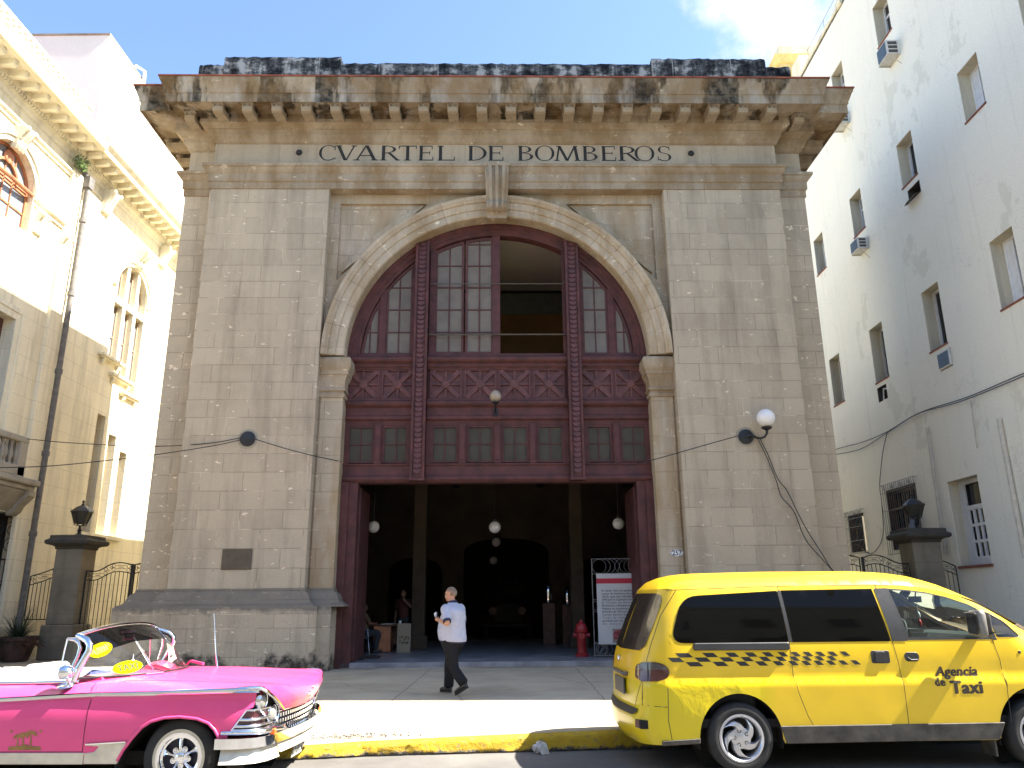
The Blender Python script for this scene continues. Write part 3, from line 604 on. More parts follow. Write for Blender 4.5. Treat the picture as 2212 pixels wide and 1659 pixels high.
for k in range(48): a = 2*pi*k/48; r = 1+.10*cos(8*a); o.append((.165*r*cos(a), .085*r*sin(a)))
b = MB(); b.prism(o, fxz, 0, -.02); b.build('plate', M_WPAINT, t); o2 = [(x*.86, z*.82) for x, z in o]
b = MB(); b.plate([(x*.93, z*.91) for x, z in o], [o2], fxz, -.022, -.021); b.text('257', lambda x, y: (x, -.0225, y-.05), .155, .002, 0, 'CENTER'); b.build('number', M_INK, t, fix=False)
# --- hall lamps and furniture
def hall_lamp(u, v, z, r, label):
    t = thing('pendant_lamp', label, 'lamp', fac(u, v, z), TH, 'globe lamps hanging in the dark hall')
    MB().sphere((0, 0, 0), r, 24).build('globe', M_WGLOBE, t, smooth=180); b = MB(); b.tube([(0,0,r), (0,0,5.9-z)], .012, 6); b.lathe([(.06,r-.02),(.07,r+.04),(.02,r+.08)], 12); b.build('rod', M_IRON, t)
hall_lamp(-3.52, 3.4, 3.55, .17, 'white globe pendant lamp at the left of the hall doorway')
hall_lamp(-.09, 3.4, 3.52, .17, 'white globe pendant lamp at the middle of the doorway, uppermost of three in line')
hall_lamp(3.43, 3.4, 3.60, .17, 'white globe pendant lamp at the right of the hall doorway, above the notice stand')
hall_lamp(-.08, 10.6, 3.62, .17, 'dim globe pendant lamp deep in the hall, middle of three in line')
hall_lamp(-.2, 14.0, 3.12, .17, 'pale greenish globe lamp farthest back in the hall, lowest of three in line')
# ================================================================== ground
KERB = [(-60, 9.0), (-6, 9.08), (-3.4, 9.12), (-2.75, 9.18), (-1.75, 9.42), (-.6, 9.56), (.34, 9.65), (1.24, 9.75), (3, 9.95), (6, 10.25), (14, 11.1), (60, 16)]
def ky(x): return interp(KERB, x)
def kh(x): return max(.105, min(.20, .135+.0195*(x+1.65)))
def _road():
    m = NM('worn asphalt', rough=.93, spec=.2); n = m.noise(.5, 6, .7); c = m.ramp(n, [(.3, (.105,.10,.092)), (.55, (.155,.147,.135)), (.75, (.205,.195,.18))])
    g = m.ramp(m.noise(90, 2, .6), [(.3, .6), (.7, 1.25)]); c = m.mix(c, g, .8, 'MULTIPLY'); return m.set(color=c).bump(m.noise(110, 2), .5, .006).m
def _pave():
    m = NM('worn concrete pavement', rough=.9, spec=.2); sep = m.n('SeparateXYZ', {'Vector': m.co()}); X, Y, Z = sep.outputs
    wob = m.math('MULTIPLY', m.math('SUBTRACT', m.noise(1.5, 4), .5), .10)
    br = m.n('TexBrick', {'Vector': m.n('CombineXYZ', {'X': m.math('ADD', m.math('ADD', X, 1.97), wob), 'Y': m.math('ADD', m.math('SUBTRACT', Y, 11.45), wob)}).outputs[0], 'Scale': 1., 'Mortar Size': .010, 'Mortar Smooth': .3, 'Brick Width': 3.36, 'Row Height': 4.4}, offset=0)
    c = m.ramp(m.noise(.6, 6, .65), [(.3, (.31,.265,.195)), (.5, (.41,.352,.262)), (.72, (.48,.415,.31))])
    st = m.ramp(m.noise(1.1, 6, .7, m.map((.6, 1.6, 1), (4,4,0))), [(.55, 1), (.72, .72)]); c = m.mix(c, st, 1., 'MULTIPLY')
    ck = m.n('TexVoronoi', {'Vector': m.n('Mapping', {'Vector': m.co(), 'Scale': (.28,.34,1)}).outputs[0], 'Scale': 1.}, feature='DISTANCE_TO_EDGE').outputs['Distance']
    crack = m.math('MULTIPLY', m.ramp(ck, [(0, 1), (.006, 0)]), m.ramp(m.noise(.5, 2), [(.5, 0), (.58, .8)]))
    c = m.mix(c, (.10,.095,.085), m.math('MULTIPLY', m.math('MAXIMUM', br.outputs['Fac'], crack), .75))
    g = m.ramp(m.noise(60, 3, .7), [(.3, .78), (.7, 1.12)]); c = m.mix(c, g, .7, 'MULTIPLY')
    return m.set(color=c).bump(m.math('SUBTRACT', m.noise(40, 4), br.outputs['Fac']), .35, .008).m
def _kerb():
    m = NM('chipped yellow kerb paint', rough=.75, spec=.3); sep = m.n('SeparateXYZ', {'Vector': m.co()}); X, Y, Z = sep.outputs
    n = m.noise(9, 6, .75); z = m.math('ADD', n, m.math('MULTIPLY', m.math('SUBTRACT', .05, Z), 6.)); w = m.ramp(z, [(.53, 0), (.66, 1)])
    c = m.mix((.45, .28, .015), (.56, .39, .03), m.ramp(m.noise(4, 5), [(.3, 0), (.7, 1)])); c = m.mix(c, (.085,.078,.066), w)
    ch = m.ramp(m.noise(15, 6, .75, None, .6), [(.55, 0), (.62, 1)]); c = m.mix(c, (.26,.20,.10), m.math('MULTIPLY', ch, .8))
    return m.set(color=c).bump(m.noise(17, 6, .75), .9, .03).m
M_ROAD, M_PAVE, M_KERB = _road(), _pave(), _kerb()
tag(MB().add([(-900,-900,0),(900,-900,0),(900,900,0),(-900,900,0)], [(0,1,2,3)]).build('road', M_ROAD, fix=False), kind='structure')
b = MB(); xs = [-60,-30,-15,-8,-5]+[-4+.25*i for i in range(60)]+[12,14,20,30,60]; V = []
for x in xs:
    k = ky(x); V += [(x, k+.16, kh(x)), (x, k+.7, kh(x)*.5+.08), (x, k+1.5, .16), (x, 40, .16), (x, 120, .16)]
b.add(V, [(5*i+j, 5*i+5+j, 5*i+6+j, 5*i+1+j) for i in range(len(xs)-1) for j in range(4)])
tag(b.build('pavement', M_PAVE, smooth=60), kind='structure')
b = MB(); xs = [-60,-30,-12,-7,-5]+[-4+.03*i for i in range(280)]+[5,7,10,14,30,60]; rs = []
from mathutils import noise as MN
for x in xs:
    k = ky(x); h = kh(x); r = []; amp = .030 if x < -.9 else .012
    for dy, dz in ((.03,-.02),(-.012,.02),(.0,.06),(.008,h*.62),(.015,h*.85),(.05,h+.0),(.10,h+.004),(.18,h+.002),(.30,h-.03)):
        q = MN.noise(Vector((x*5, dz*14, dy*9)))*amp+MN.noise(Vector((x*17, dz*40, 3)))*amp*.5; q2 = q if dy < .06 else q*.25
        r.append((x, k+dy+q2, dz+(q*.4 if dz > h*.5 and dy < .12 else 0)))
    rs.append(r)
b.rings(rs, False, False, closed=False); tag(b.build('kerb', M_KERB, smooth=60), kind='structure')
# ================================================================== left building (built in world coordinates, root at its base)
def rooted(name, label, cat, loc): return thing(name, label, cat, loc)
def part(b, name, mats, root, **kw): return b.build(name, mats, root, loc=tuple(-c for c in root.location), **kw)
def sub(b, name, mats, parent, **kw): return b.build(name, mats, parent, **kw)
LX = -14.4
LB = rooted('left_building', 'ornate cream palace at left with heavy bracketed cornice, drainpipe and arched windows', 'building', (LX-6, 22, SW))
fl = lambda y, z, d: (LX-d, y, z)
rect = lambda y0, y1, z0, z1: [(y0, z0), (y1, z0), (y1, z1), (y0, z1)]
def archwin(c, w, z0, zs, n=16): return [(c-w, z0), (c+w, z0)]+arcpts(c, zs, w, 0, 180, n)
LW3 = ((25.92,26.46,4.0,8.03),(26.81,27.35,4.0,7.5),(27.72,28.24,4.0,7.04))
A1 = archwin(19.65, 1.12, 12.28, 13.40)
A2L = [(25.98, 26.60, 10.12), (26.80, 27.40, 9.62), (27.60, 28.22, 9.15)]
cz2 = lambda y: 12.80+sqrt(max(0, 1.14**2-(y-27.1)**2))
b = MB(); holes = [A1, rect(18.45, 20.86, 6.3, 9.6), rect(19.7, 22.7, .3, 4.2)]+[rect(*q) for q in LW3]
for y0, y1, z0 in A2L:
    holes.append(rect(y0, y1, z0, 12.22)); ys = [y1+(y0-y1)*k/6 for k in range(7)]
    holes.append([(y0, 12.46), (y1, 12.46)]+[(y, max(12.6, cz2(y))) for y in ys])
b.plate([(12.6, 0), (40, 0), (40, 16.2), (12.6, 16.2)], holes, fl, 0, .42, back=False); b.box(LX-14, LX-.43, 12.6, 40, 0, 16.1)
part(b, 'wall', M_CREAM, LB)
part(MB().box(LX-14, LX+.9, 12.6, 40, 16.55, 16.62), 'roof', M_TILE, LB)
b = MB(); b.box(LX-.02, LX+.12, 22.28, 22.86, 0, 15.4); b.box(LX-.02, LX+.18, 22.22, 22.92, 0, 1.1); part(b, 'corner_pilaster', M_CREAM, LB, bev=.02)
part(MB().mould([(LX, 40), (LX, 12.6)][::-1], [(-.3,15.7),(.02,15.7),(.06,15.76),(.06,15.85),(.14,15.9),(.14,16.02),(.22,16.06),(.24,16.12),(.24,16.24),(.80,16.24),(.82,16.20),(.82,16.38),(.88,16.42),(.96,16.52),(.98,16.58),(-.3,16.6)]), 'cornice', M_CREAM2, LB, smooth=35)
part(MB().mould([(LX, 12.6), (LX, 22.6)], [(-.3,16.0),(.235,16.0),(.235,16.215),(.92,16.215),(.94,16.40),(1.02,16.50),(1.07,16.60),(-.3,16.63)]), 'cornice_break', M_CREAM2, LB, smooth=35)
b = MB(); y = 12.8
while y < 34: b.box(LX+.13, LX+.215, y, y+.07, 15.905, 16.02); y += .125
part(b, 'dentil_band', M_CREAM2, LB)
mo = MB().prism([(.22,16.03),(.62,16.03),(.68,16.06),(.70,16.10),(.70,16.25),(.22,16.25)], lambda a, z, d: (a, d, z), -.085, .085).mesh('modillion', M_CREAM2, bev=.005)
for k in range(38): link('modillion', mo, LB, (LX-LB.location.x, 13.0+.511*k-22, -SW))
part(MB().mould([(LX, 22.5), (LX, 12.6)][::-1], [(-.1,15.08),(.05,15.08),(.07,15.14),(.13,15.2),(.13,15.26),(-.1,15.28)]), 'string_course', M_CREAM2, LB)
part(MB().mould([(LX, 20.85), (LX, 22.62)], [(-.1,13.22),(.06,13.22),(.06,13.30),(.14,13.36),(.17,13.44),(-.1,13.47)]), 'impost_band', M_CREAM2, LB)
part(MB().mould([(LX, 23.1), (LX, 40)], [(-.1,15.30),(.03,15.30),(.04,15.38),(-.1,15.39)]), 'string_course', M_CREAM2, LB)
b = MB(); b.box(LX-.35, LX+.30, 12.6, 22.4, 16.6, 17.62); b.box(LX-.4, LX+.36, 12.6, 22.45, 17.62, 17.76)
part(b, 'parapet', M_TOWER, LB, bev=.02)
dn = MB().box(.30, .37, 0, .12, 17.48, 17.62).mesh('parapet_dentil', M_CREAM2)
for k in range(29): link('parapet_dentil', dn, LB, (LX-LB.location.x, 14+.28*k-22, -SW))
def console(y, z, s=1.0, d=.34):
    b = MB()
    for i in range(5):
        e = (.0, .04, .0, .04, .0)[i]; y0 = y-.24*s+.096*s*i
        b.prism([(-.02,z),(d+e,z),(d+.04+e,z-.12*s),(d-.02+e,z-.3*s),(d*.6+e,z-.45*s),(d*.45+e,z-.6*s),(d*.5+e,z-.7*s),(d*.3+e,z-.82*s),(-.02,z-.82*s)], lambda a, q, k: (LX+a, k, q), y0, y0+.096*s)
    for q in (-.2, .2): b.lathe([(.0,-.05),(.11*s,-.04),(.12*s,.0),(.11*s,.04),(0,.05)], 14, (LX+d+.02, y+q*s, z-.1*s), Matrix.Rotation(pi/2, 3, 'X'))
    part(b, 'scroll_console', M_CREAM2, LB, smooth=40)
for y in (24.5, 29.0): console(y, 15.75)
console(19.65, 15.05, .85); console(27.12, 14.72, .95, .42); console(21.15, 13.1, .8, .2); console(22.45, 13.0, .7, .2)
# arched surrounds
for c, r, z0 in ((19.65, 1.12, 13.4), (27.1, 1.14, 12.8)):
    rs = [[(LX+d, c+(r+q)*cos(a), z0+(r+q)*sin(a)) for q, d in ((.02,-.02),(.02,.05),(.16,.06),(.18,.11),(.25,.11),(.27,-.02))] for a in (radians(180*i/32) for i in range(33))]
    part(MB().rings(rs), 'arch_surround', M_CREAM2, LB, smooth=35)
def lites(root, lst, frame, glass, depth=.30, st=.045, name='window', grid=()):
    for poly in lst:
        ys = [p[0] for p in poly]; zs = [p[1] for p in poly]; cy, cz = (min(ys)+max(ys))/2, (min(zs)+max(zs))/2; sy = 1-2*st/(max(ys)-min(ys)); sz = 1-2*st/(max(zs)-min(zs))
        inn = [(cy+(p[0]-cy)*sy, cz+(p[1]-cz)*sz) for p in poly]
        b = MB(); b.plate(poly, [inn], fl, depth-.05, depth+.03)
        for k, hz in grid:
            if k == 'v': b.box(LX-depth-.02, LX-depth+.03, hz-.02, hz+.02, min(zs), max(zs)-.02)
            elif min(zs) < hz < max(zs): b.box(LX-depth-.02, LX-depth+.03, min(ys), max(ys), hz-.025, hz+.025)
        w = part(b, name, frame, root); g = MB(); g.patch(inn, [], lambda y, z: fl(y, z, depth)); g.build('pane', glass, w, fix=False)
lites(LB, [A1], M_WOODO, M_GLB, .22, .09, 'arched_window', [('h', 13.45), ('h', 13.56), ('v', 19.25), ('v', 20.05), ('v', 19.65), ('h', 12.85)])
rs = [[(LX-.2+d, 19.65+r*cos(a), 13.5+r*sin(a)) for r, d in ((.50,0),(.50,.06),(.58,.06),(.58,0))] for a in (radians(180*i/20) for i in range(21))]
part(MB().rings(rs), 'window_tracery', M_WOODO, LB)
b = MB(); b.lathe([(.2,0),(.2,.05),(.14,.07),(0,.05)], 20, (LX-.17, 19.65, 14.16), Matrix.Rotation(pi/2, 3, 'Y')); b.tube([(LX-.05,18.5,13.52),(LX+.02,19.65,13.5),(LX-.05,20.8,13.52)], .06, 8); part(b, 'window_boss', M_WOODO, LB, smooth=40)
lites(LB, [rect(18.45, 20.86, 6.3, 9.6)], M_MARL, M_GLD, .35, .12, 'rectangular_window', [('v', 19.25), ('v', 20.05), ('h', 8.4)])
b = MB(); b.plate(rect(18.2, 21.1, 6.2, 9.85), [rect(18.46, 20.85, 6.2, 9.59)], lambda y, z, d: (LX+d, y, z), .0, .07); b.plate(rect(18.1, 21.18, 6.2, 9.93), [rect(18.25, 21.05, 6.2, 9.8)], lambda y, z, d: (LX+d, y, z), .0, .10); part(b, 'window_surround', M_CREAM2, LB)
lites(LB, [rect(y0, y1, z0, 12.22) for y0, y1, z0 in A2L], M_TAN, M_GLB, .24, .05, 'tall_light', [('h', 11.0)])
lites(LB, [[(y0, 12.46), (y1, 12.46)]+[(y, max(12.6, cz2(y))) for y in [y1+(y0-y1)*k/6 for k in range(7)]] for y0, y1, z0 in A2L], M_TAN, M_GLB, .24, .05, 'tall_light')
lites(LB, [rect(*q) for q in LW3], M_TAN, M_GLB, .34, .05, 'slit_window', [('h', 6.2)])
for y0, y1, z in ((25.4, 26.95, 10.10), (26.25, 27.82, 9.62), (27.1, 28.45, 9.16)):
    b = MB(); b.box(LX-.05, LX+.20, y0, y1, z-.10, z); b.box(LX-.02, LX+.14, y0+.06, y1-.06, z-.16, z-.10)
    for y in (y0+.25, y1-.25): b.prism([(0,z-.14),(.14,z-.14),(.10,z-.28),(.0,z-.42)], lambda a, q, k: (LX+a, k, q), y-.07, y+.07)
    part(b, 'window_sill', M_CREAM2, LB, bev=.01)
part(MB().box(LX-.05, LX+.12, 25.75, 28.45, 3.84, 3.98), 'window_sill', M_CREAM2, LB, bev=.01)
# balcony and door grille
b = MB(); b.box(LX, LX+.62, 16.8, 22.35, 4.95, 5.12); b.box(LX, LX+.5, 16.9, 22.3, 4.8, 4.95); b.box(LX+.30, LX+.58, 17, 21.6, 6.06, 6.24); b.box(LX+.32, LX+.56, 17, 21.6, 5.12, 5.42); b.box(LX, LX+.56, 21.25, 21.6, 5.1, 6.1)
for y in (17.6, 19.4): b.box(LX+.32, LX+.56, y, y+.3, 5.3, 6.1)
bal = part(b, 'balcony', M_GRIMY, LB, bev=.03)
bm_ = MB().lathe([(.055,0),(.055,.05),(.03,.08),(.075,.22),(.08,.30),(.045,.45),(.035,.52),(.06,.57),(.06,.64)], 12).mesh('baluster', M_GRIMY, smooth=50)
for k in range(12): link('baluster', bm_, bal, (LX+.44, 18.05+.27*k if k < 5 else 18.5+.27*k if k < 9 else 18.62+.24*k, 5.42))
b = MB()
for y in (20.0, 22.1):
    b.prism([(0,4.8),(.55,4.8),(.56,4.66),(.42,4.5),(.30,4.38),(.22,4.2),(.10,4.12),(0,4.1)], lambda a, q, k: (LX+a, k, q), y-.16, y+.16)
b.prism([(0,4.22),(.12,4.3),(.28,4.5),(.5,4.78),(0,4.8)], lambda a, q, k: (LX+a, k, q), 20.2, 21.95); part(b, 'balcony_bracket', M_GRIMY, LB, smooth=40)
part(MB().box(LX-.5, LX-.40, 19.5, 22.8, .16, 4.3), 'entrance_recess', M_DKIN2, LB)
def scroll(b, c, r, turns, f, rad=.010, a0=0, sgn=1, n=None):
    n = n or int(18*turns); b.tube([f(c[0]+r*(1-.72*k/n)*cos(a0+sgn*2*pi*turns*k/n), c[1]+r*(1-.72*k/n)*sin(a0+sgn*2*pi*turns*k/n)) for k in range(n+1)], rad, 5)
b = MB(); fg = lambda y, z: (LX-.12, y, z)
for k in range(14): y = 19.8+.22*k; b.tube([fg(y, .2), fg(y, 2.9)], .014, 6)
for z in (.3, 2.2, 2.9, 4.1): b.box(LX-.14, LX-.10, 19.7, 22.7, z-.02, z+.02)
for k in range(6): y = 19.95+.5*k; scroll(b, (y, 3.3), .24, 1.4, fg); scroll(b, (y, 3.75), .24, 1.4, fg, .01, pi, -1)
part(b, 'door_grille', M_IRON, LB, smooth=60)
b = MB(); px, py = LX+.20, 23.02
b.tube([(px, py, .2), (px, py, 15.2), (px-.05, py-.1, 15.45), (px-.1, py-.45, 15.75)], .085, 12)
for z in (1.2, 3.6, 6.0, 8.6, 11.2, 13.8): b.tube([(px, py, z), (px, py, z+.14)], .11, 12)
b.box(px-.14, px+.12, py-.16, py+.14, 15.05, 15.45); part(b, 'drainpipe', M_PIPE, LB, smooth=50)
# weeds at the cornice
b = MB()
for k in range(260):
    a = random.uniform(0, 6.28); r = random.random()**.6*.32; y = 22.35+r*cos(a); z = 15.55+r*sin(a)*.8; x = LX+random.uniform(.15, .4); l = random.uniform(.03, .07); t = random.uniform(0, 3.1)
    b.add([(x, y, z), (x+.02, y+l*cos(t), z+l*sin(t)), (x+.04, y+l*1.7*cos(t+.4), z+l*1.7*sin(t+.4)), (x+.02, y+l*cos(t+.9), z+l*sin(t+.9))], [(0,1,2,3)])
tag(b.build('weed_tuft', simple('weed green', (.09,.15,.03), .7), fix=False), 'green weeds sprouting under the cornice beside the drainpipe top', 'plant')
# ================================================================== tower behind
TW = rooted('white_tower', 'plain white rooftop tower rising behind the cream palace', 'building', (-20, 30, SW))
b = MB(); b.box(-24.5, -17.0, 27.42, 30.45, 0, 24.9); part(b, 'wall', M_TOWER, TW); part(MB().box(-24.52, -16.97, 27.38, 30.48, 24.9, 24.98), 'roof_edge', M_GRIMY, TW)
b = MB(); b.tube([(-17.1,29.6,24.9),(-17.1,29.9,25.3),(-16.85,30.2,25.25),(-16.85,30.35,23.6)], .07, 8); part(b, 'vent_pipe', M_WPAINT, TW, smooth=60)
b = MB(); b.box(-22, -15.2, 30.5, 40, 0, 24.25); part(b, 'rear_wing', M_TOWER, TW)
b = MB(); b.box(-16.3, -16.0, 29.5, 31.6, 16.6, 18.4); part(b, 'chimney_stub', M_TAN, TW)
# ================================================================== right building
RX = 12.9
RB = rooted('right_building', 'tall plain white building at right with deep-set shuttered windows', 'building', (RX+6, 25, SW))
fr_ = lambda y, z, d: (RX+d, y, z)
RWIN = {'A':(21.9,22.9,20.22,21.88),'B':(25.6,26.6,20.3,21.9),'C':(18.14,19.11,14.61,16.24),'D':(21.82,22.8,14.65,16.25),'E':(25.6,26.54,14.72,16.33),'F':(29.24,30.2,14.78,16.38),'X':(15.3,16.28,14.62,17.0),
      'G':(18.12,19.12,8.95,10.9),'H':(21.75,22.75,8.95,10.92),'I':(25.45,26.45,9.0,11.0),'J':(29.13,30.13,9.08,11.03),'K':(18.14,19.12,20.2,21.9)}
EX = {'hole1':(21.8,22.58,14.0,14.43),'hole2':(25.75,26.46,8.3,8.82),'ac4':(21.66,22.36,8.22,8.78),'g1':(24.8,26.88,3.22,5.24),'g2':(28.8,30.2,3.34,4.72),'fw':(21.43,22.97,2.52,4.97)}
b = MB(); b.plate([(12.45, 0), (38, 0), (38, 24.0), (12.45, 24.0)], [rect(*q) for q in list(RWIN.values())+list(EX.values())], fr_, 0, .02, back=False)
b.box(RX+.9, RX+12, 12.45, 38, 0, 24); b.box(RX, RX+.9, 12.45, 12.47, 0, 24); b.box(RX, RX+12, 12.45, 25.25, 24.003, 43); b.box(RX, RX+.9, 37.9, 38, 0, 24); b.box(RX, RX+.9, 12.47, 38, 23.9, 23.99)
part(b, 'wall', M_WHITE, RB)
b = MB(); b.box(RX-.06, RX+.5, 25.25, 29.3, 23.98, 24.16); b.box(RX-.12, RX-.03, 24.85, 25.25, 23.9, 24.2); b.box(RX-.02, RX+.6, 29.3, 30.2, 23.98, 25.1); b.box(RX+.02, RX+.3, 30.2, 38, 23.98, 24.4); part(b, 'parapet', M_CREAM2, RB)
b = MB()
for y in (25.3, 27, 28.8): b.tube([(RX+.2, y, 24.1), (RX+.2, y, 25.0)], .015, 6)
b.tube([(RX+.2, 25.3, 25.0), (RX+.2, 28.8, 24.95)], .012, 6); part(b, 'roof_railing', M_GREYI, RB)
def reveal(q, d=.46):
    y0, y1, z0, z1 = q; e = .003; b = MB()
    b.add([fr_(y0-e,z0-e,.01), fr_(y1+e,z0-e,.01), fr_(y1+e,z1+e,.01), fr_(y0-e,z1+e,.01), fr_(y0-e,z0-e,d), fr_(y1+e,z0-e,d), fr_(y1+e,z1+e,d), fr_(y0-e,z1+e,d)], [(0,1,5,4),(1,2,6,5),(2,3,7,6),(3,0,4,7)])
    return b
def shutter(b, y0, y1, z0, z1, d, n=None):
    b.box(RX+d-.02, RX+d+.02, y0, y0+.05, z0, z1); b.box(RX+d-.02, RX+d+.02, y1-.05, y1, z0, z1); b.box(RX+d-.02, RX+d+.02, y0+.05, y1-.05, z0, z0+.06); b.box(RX+d-.02, RX+d+.02, y0+.05, y1-.05, z1-.06, z1)
    n = n or int((z1-z0)/.075)
    for k in range(n): z = z0+.08+(z1-z0-.16)*(k+.5)/n; b.obox((RX+d, (y0+y1)/2, z), (.025, (y1-y0)/2-.05, .008), Matrix.Rotation(.7, 3, 'Y'))
for nm, q in RWIN.items():
    y0, y1, z0, z1 = q; w = part(reveal(q), 'window', M_REVEAL, RB); b = MB()
    ym = (y0+y1)/2; D = .40
    b.plate(rect(y0, y1, z0, z1), [rect(y0+.07, y1-.07, z0+.07, z1-.07)], fr_, D-.03, D+.03)
    if nm in 'ABEK': b.box(RX+D-.025, RX+D+.025, y0, y1, z1-.55, z1-.48); shutter(b, y0+.08, ym+.1, z0+.08, z1-.56, D-.01); b.box(RX+D-.02, RX+D+.02, ym+.12, ym+.17, z0, z1-.5)
    else: shutter(b, y0+.08, ym, z0+.08, z1-.08, D-.01); b.box(RX+D-.02, RX+D+.02, ym+.1, ym+.15, z0, z1); b.box(RX+D+.0, RX+D+.02, ym+.15, y1-.07, z0+.07, z1-.07) if nm in 'CG' else None
    b.build('shutter', M_WPAINT, w)
    MB().box(RX+D+.03, RX+D+.05, y0, y1, z0, z1).build('pane', M_GLD if nm not in 'EHI' else M_GLD, w)
    MB().box(RX-.035, RX+.40, y0-.02, y1+.02, z0-.035, z0+.012).build('sill', M_REDSILL, w, bev=.006)
for nm in ('hole1', 'hole2', 'ac4'):
    w = part(reveal(EX[nm], .5), 'appliance_opening', M_GREYI if nm != 'ac4' else M_REVEAL, RB); y0, y1, z0, z1 = EX[nm]; MB().box(RX+.5, RX+.52, y0-.01, y1+.01, z0-.01, z1+.01).build('back', M_DKIN2, w)
w = part(reveal(EX['g1'], .3), 'barred_window', M_BROWN, RB); MB().box(RX+.28, RX+.32, 24.8, 26.88, 3.22, 5.24).build('pane', M_GLD, w); b = MB()
for k in range(7): y = 24.95+.30*k; b.box(RX+.2, RX+.26, y-.03, y+.03, 3.25, 5.2)
for z in (3.9, 4.6, 5.15): b.box(RX+.19, RX+.27, 24.8, 26.88, z-.03, z+.03)
b.build('frame', M_BROWN, w)
w = part(reveal(EX['g2'], .3), 'barred_window', M_BROWN, RB); MB().box(RX+.28, RX+.32, 28.8, 30.2, 3.34, 4.72).build('pane', M_GLD, w)
w = part(reveal(EX['fw'], .36), 'french_window', M_REVEAL, RB); b = MB(); D = .32
b.plate(rect(21.72, 22.72, 2.56, 4.9), [rect(21.80, 22.64, 4.22, 4.84)]+[rect(21.84+.27*i, 22.03+.27*i, 2.78+.46*j, 3.16+.46*j) for i in range(3) for j in range(3)], fr_, D-.05, D)
b.plate(rect(21.43, 22.97, 2.52, 4.97), [rect(21.74, 22.70, 2.58, 4.88)], fr_, D-.01, D+.05); b.box(RX+D-.07, RX+D-.04, 21.78, 22.66, 4.12, 4.2); b.build('frame', M_WPAINT, w)
MB().box(RX+D+.06, RX+D+.08, 21.43, 22.97, 2.52, 4.97).build('pane', M_GLD, w); MB().box(RX-.06, RX+.3, 21.38, 23.02, 2.46, 2.53).build('sill', M_REDSILL, w)
def cage(y0, y1, z0, z1, sp, nm):
    b = MB(); f = lambda y, z: (RX-.12, y, z); n = int((y1-y0)/sp)
    for k in range(n+1): y = y0+(y1-y0)*k/n; b.tube([f(y, z0), f(y, z1)], .009, 5)
    for z in (z0, z0+.05*0+(z1-z0)*.30, z0+(z1-z0)*.62, z1-.28, z1): b.tube([f(y0, z), f(y1, z)], .010, 5)
    for y in (y0, y1):
        for z in (z0, z1): b.tube([f(y, z), (RX+.02, y, z)], .010, 5)
    for k in range(4): scroll(b, (y0+(y1-y0)*(k+.5)/4, z1-.14), .10, 1.2, f, .007)
    part(b, 'window_grille', M_IRONG, RB, smooth=60)
cage(24.66, 26.98, 3.08, 5.42, .14, 'a'); cage(28.72, 30.3, 3.26, 4.84, .11, 'b')
b = MB(); b.add([(RX-.25,24.66,3.28),(RX-.25,25.55,3.20),(RX-.10,24.95,4.55),(RX-.14,24.68,3.3),(RX-.14,25.5,3.22)], [(0,1,2),(2,1,4),(2,4,3),(2,3,0)]); part(b, 'blue_awning', simple('blue canvas', (.10,.13,.22), .8), RB)
for pth, r in (([(RX-.07,19.92,6.2),(RX-.09,19.9,6.0),(RX-.09,19.86,2.6)], .065), ([(RX-.03,23.52,6.76),(RX-.03,23.62,2.9)], .05), ([(RX-.02,21.09,7.0),(RX-.02,21.17,5.66)], .02)):
    b = MB(); b.tube(pth, r, 10); part(b, 'conduit', M_PIPEW, RB, smooth=60)
# air conditioners (each mounted on the wall)
def ac(y0, y1, z0, z1, dep, label, face='side'):
    t = thing('air_conditioner', label, 'air conditioner', (RX, (y0+y1)/2, z0), 0, 'window air conditioners on the white wall'); w = (y1-y0)/2; h = z1-z0
    b = MB(); b.box(-dep, .3, -w, w, 0, h); b.build('casing', M_ACW, t, bev=.012)
    b = MB(); b.box(-dep-.012, -dep, -w+.04, w-.04, .04, h-.04); 
    for k in range(9): z = .06+(h-.12)*k/8; b.box(-dep-.02, -dep-.01, -w+.05, w-.05, z-.006, z+.006)
    b.build('condenser_grille', M_BLUEG, t)
    if dep > .2:
        b = MB()
        for q in (0, 1, 2): b.box(-dep+.06, -.06, -w-.006, -w, .06+h*.28*q, .06+h*.28*q+h*.2)
        b.build('vent_louvres', M_GREYI, t); b = MB(); b.box(-dep+.02, .05, -w-.02, -w+.02, -.03, 0); b.box(-dep+.02, .05, w-.02, w+.02, -.03, 0); b.tube([(-dep+.05,-w,-.02),(.02,-w,-.4)], .012, 5); b.build('bracket', M_PIPEW, t)
ac(21.68, 22.33, 19.02, 19.58, .42, 'air conditioner with blue grille below the highest shuttered window')
ac(25.62, 26.25, 19.12, 19.62, .40, 'air conditioner half hidden by the right end of the stone cornice')
ac(25.62, 26.22, 13.88, 14.32, .36, 'dark-grilled air conditioner low under a middle-row window beside the stone pier')
ac(21.69, 22.33, 8.25, 8.75, .06, 'flush air conditioner in a white frame under a dark lower-row window')
t = thing('metal_flap', 'bent rusty metal flap hanging out of an empty appliance hole in the white wall', 'metal flap', (RX, 22.2, 13.9)); b = MB(); b.add([(-.0,-.4,.12),(-.22,-.38,.02),(-.25,.1,-.03),(-.16,.4,.0),(0,.4,.08),(-.05,0,.13)], [(0,1,2,5),(5,2,3,4)]); b.build('sheet', M_GREYI, t, fix=False)
t = thing('loose_window_frame', 'small white frame leaning crooked in a square wall hole', 'frame', (RX+.12, 26.1, 8.3)); b = MB(); b.plate(rect(-.27, .27, .0, .44), [rect(-.22, .22, .05, .39)], lambda y, z, d: (d, y, z), 0, .03); b.build('frame', M_WPAINT, t, rot=(.22, 0, 0))
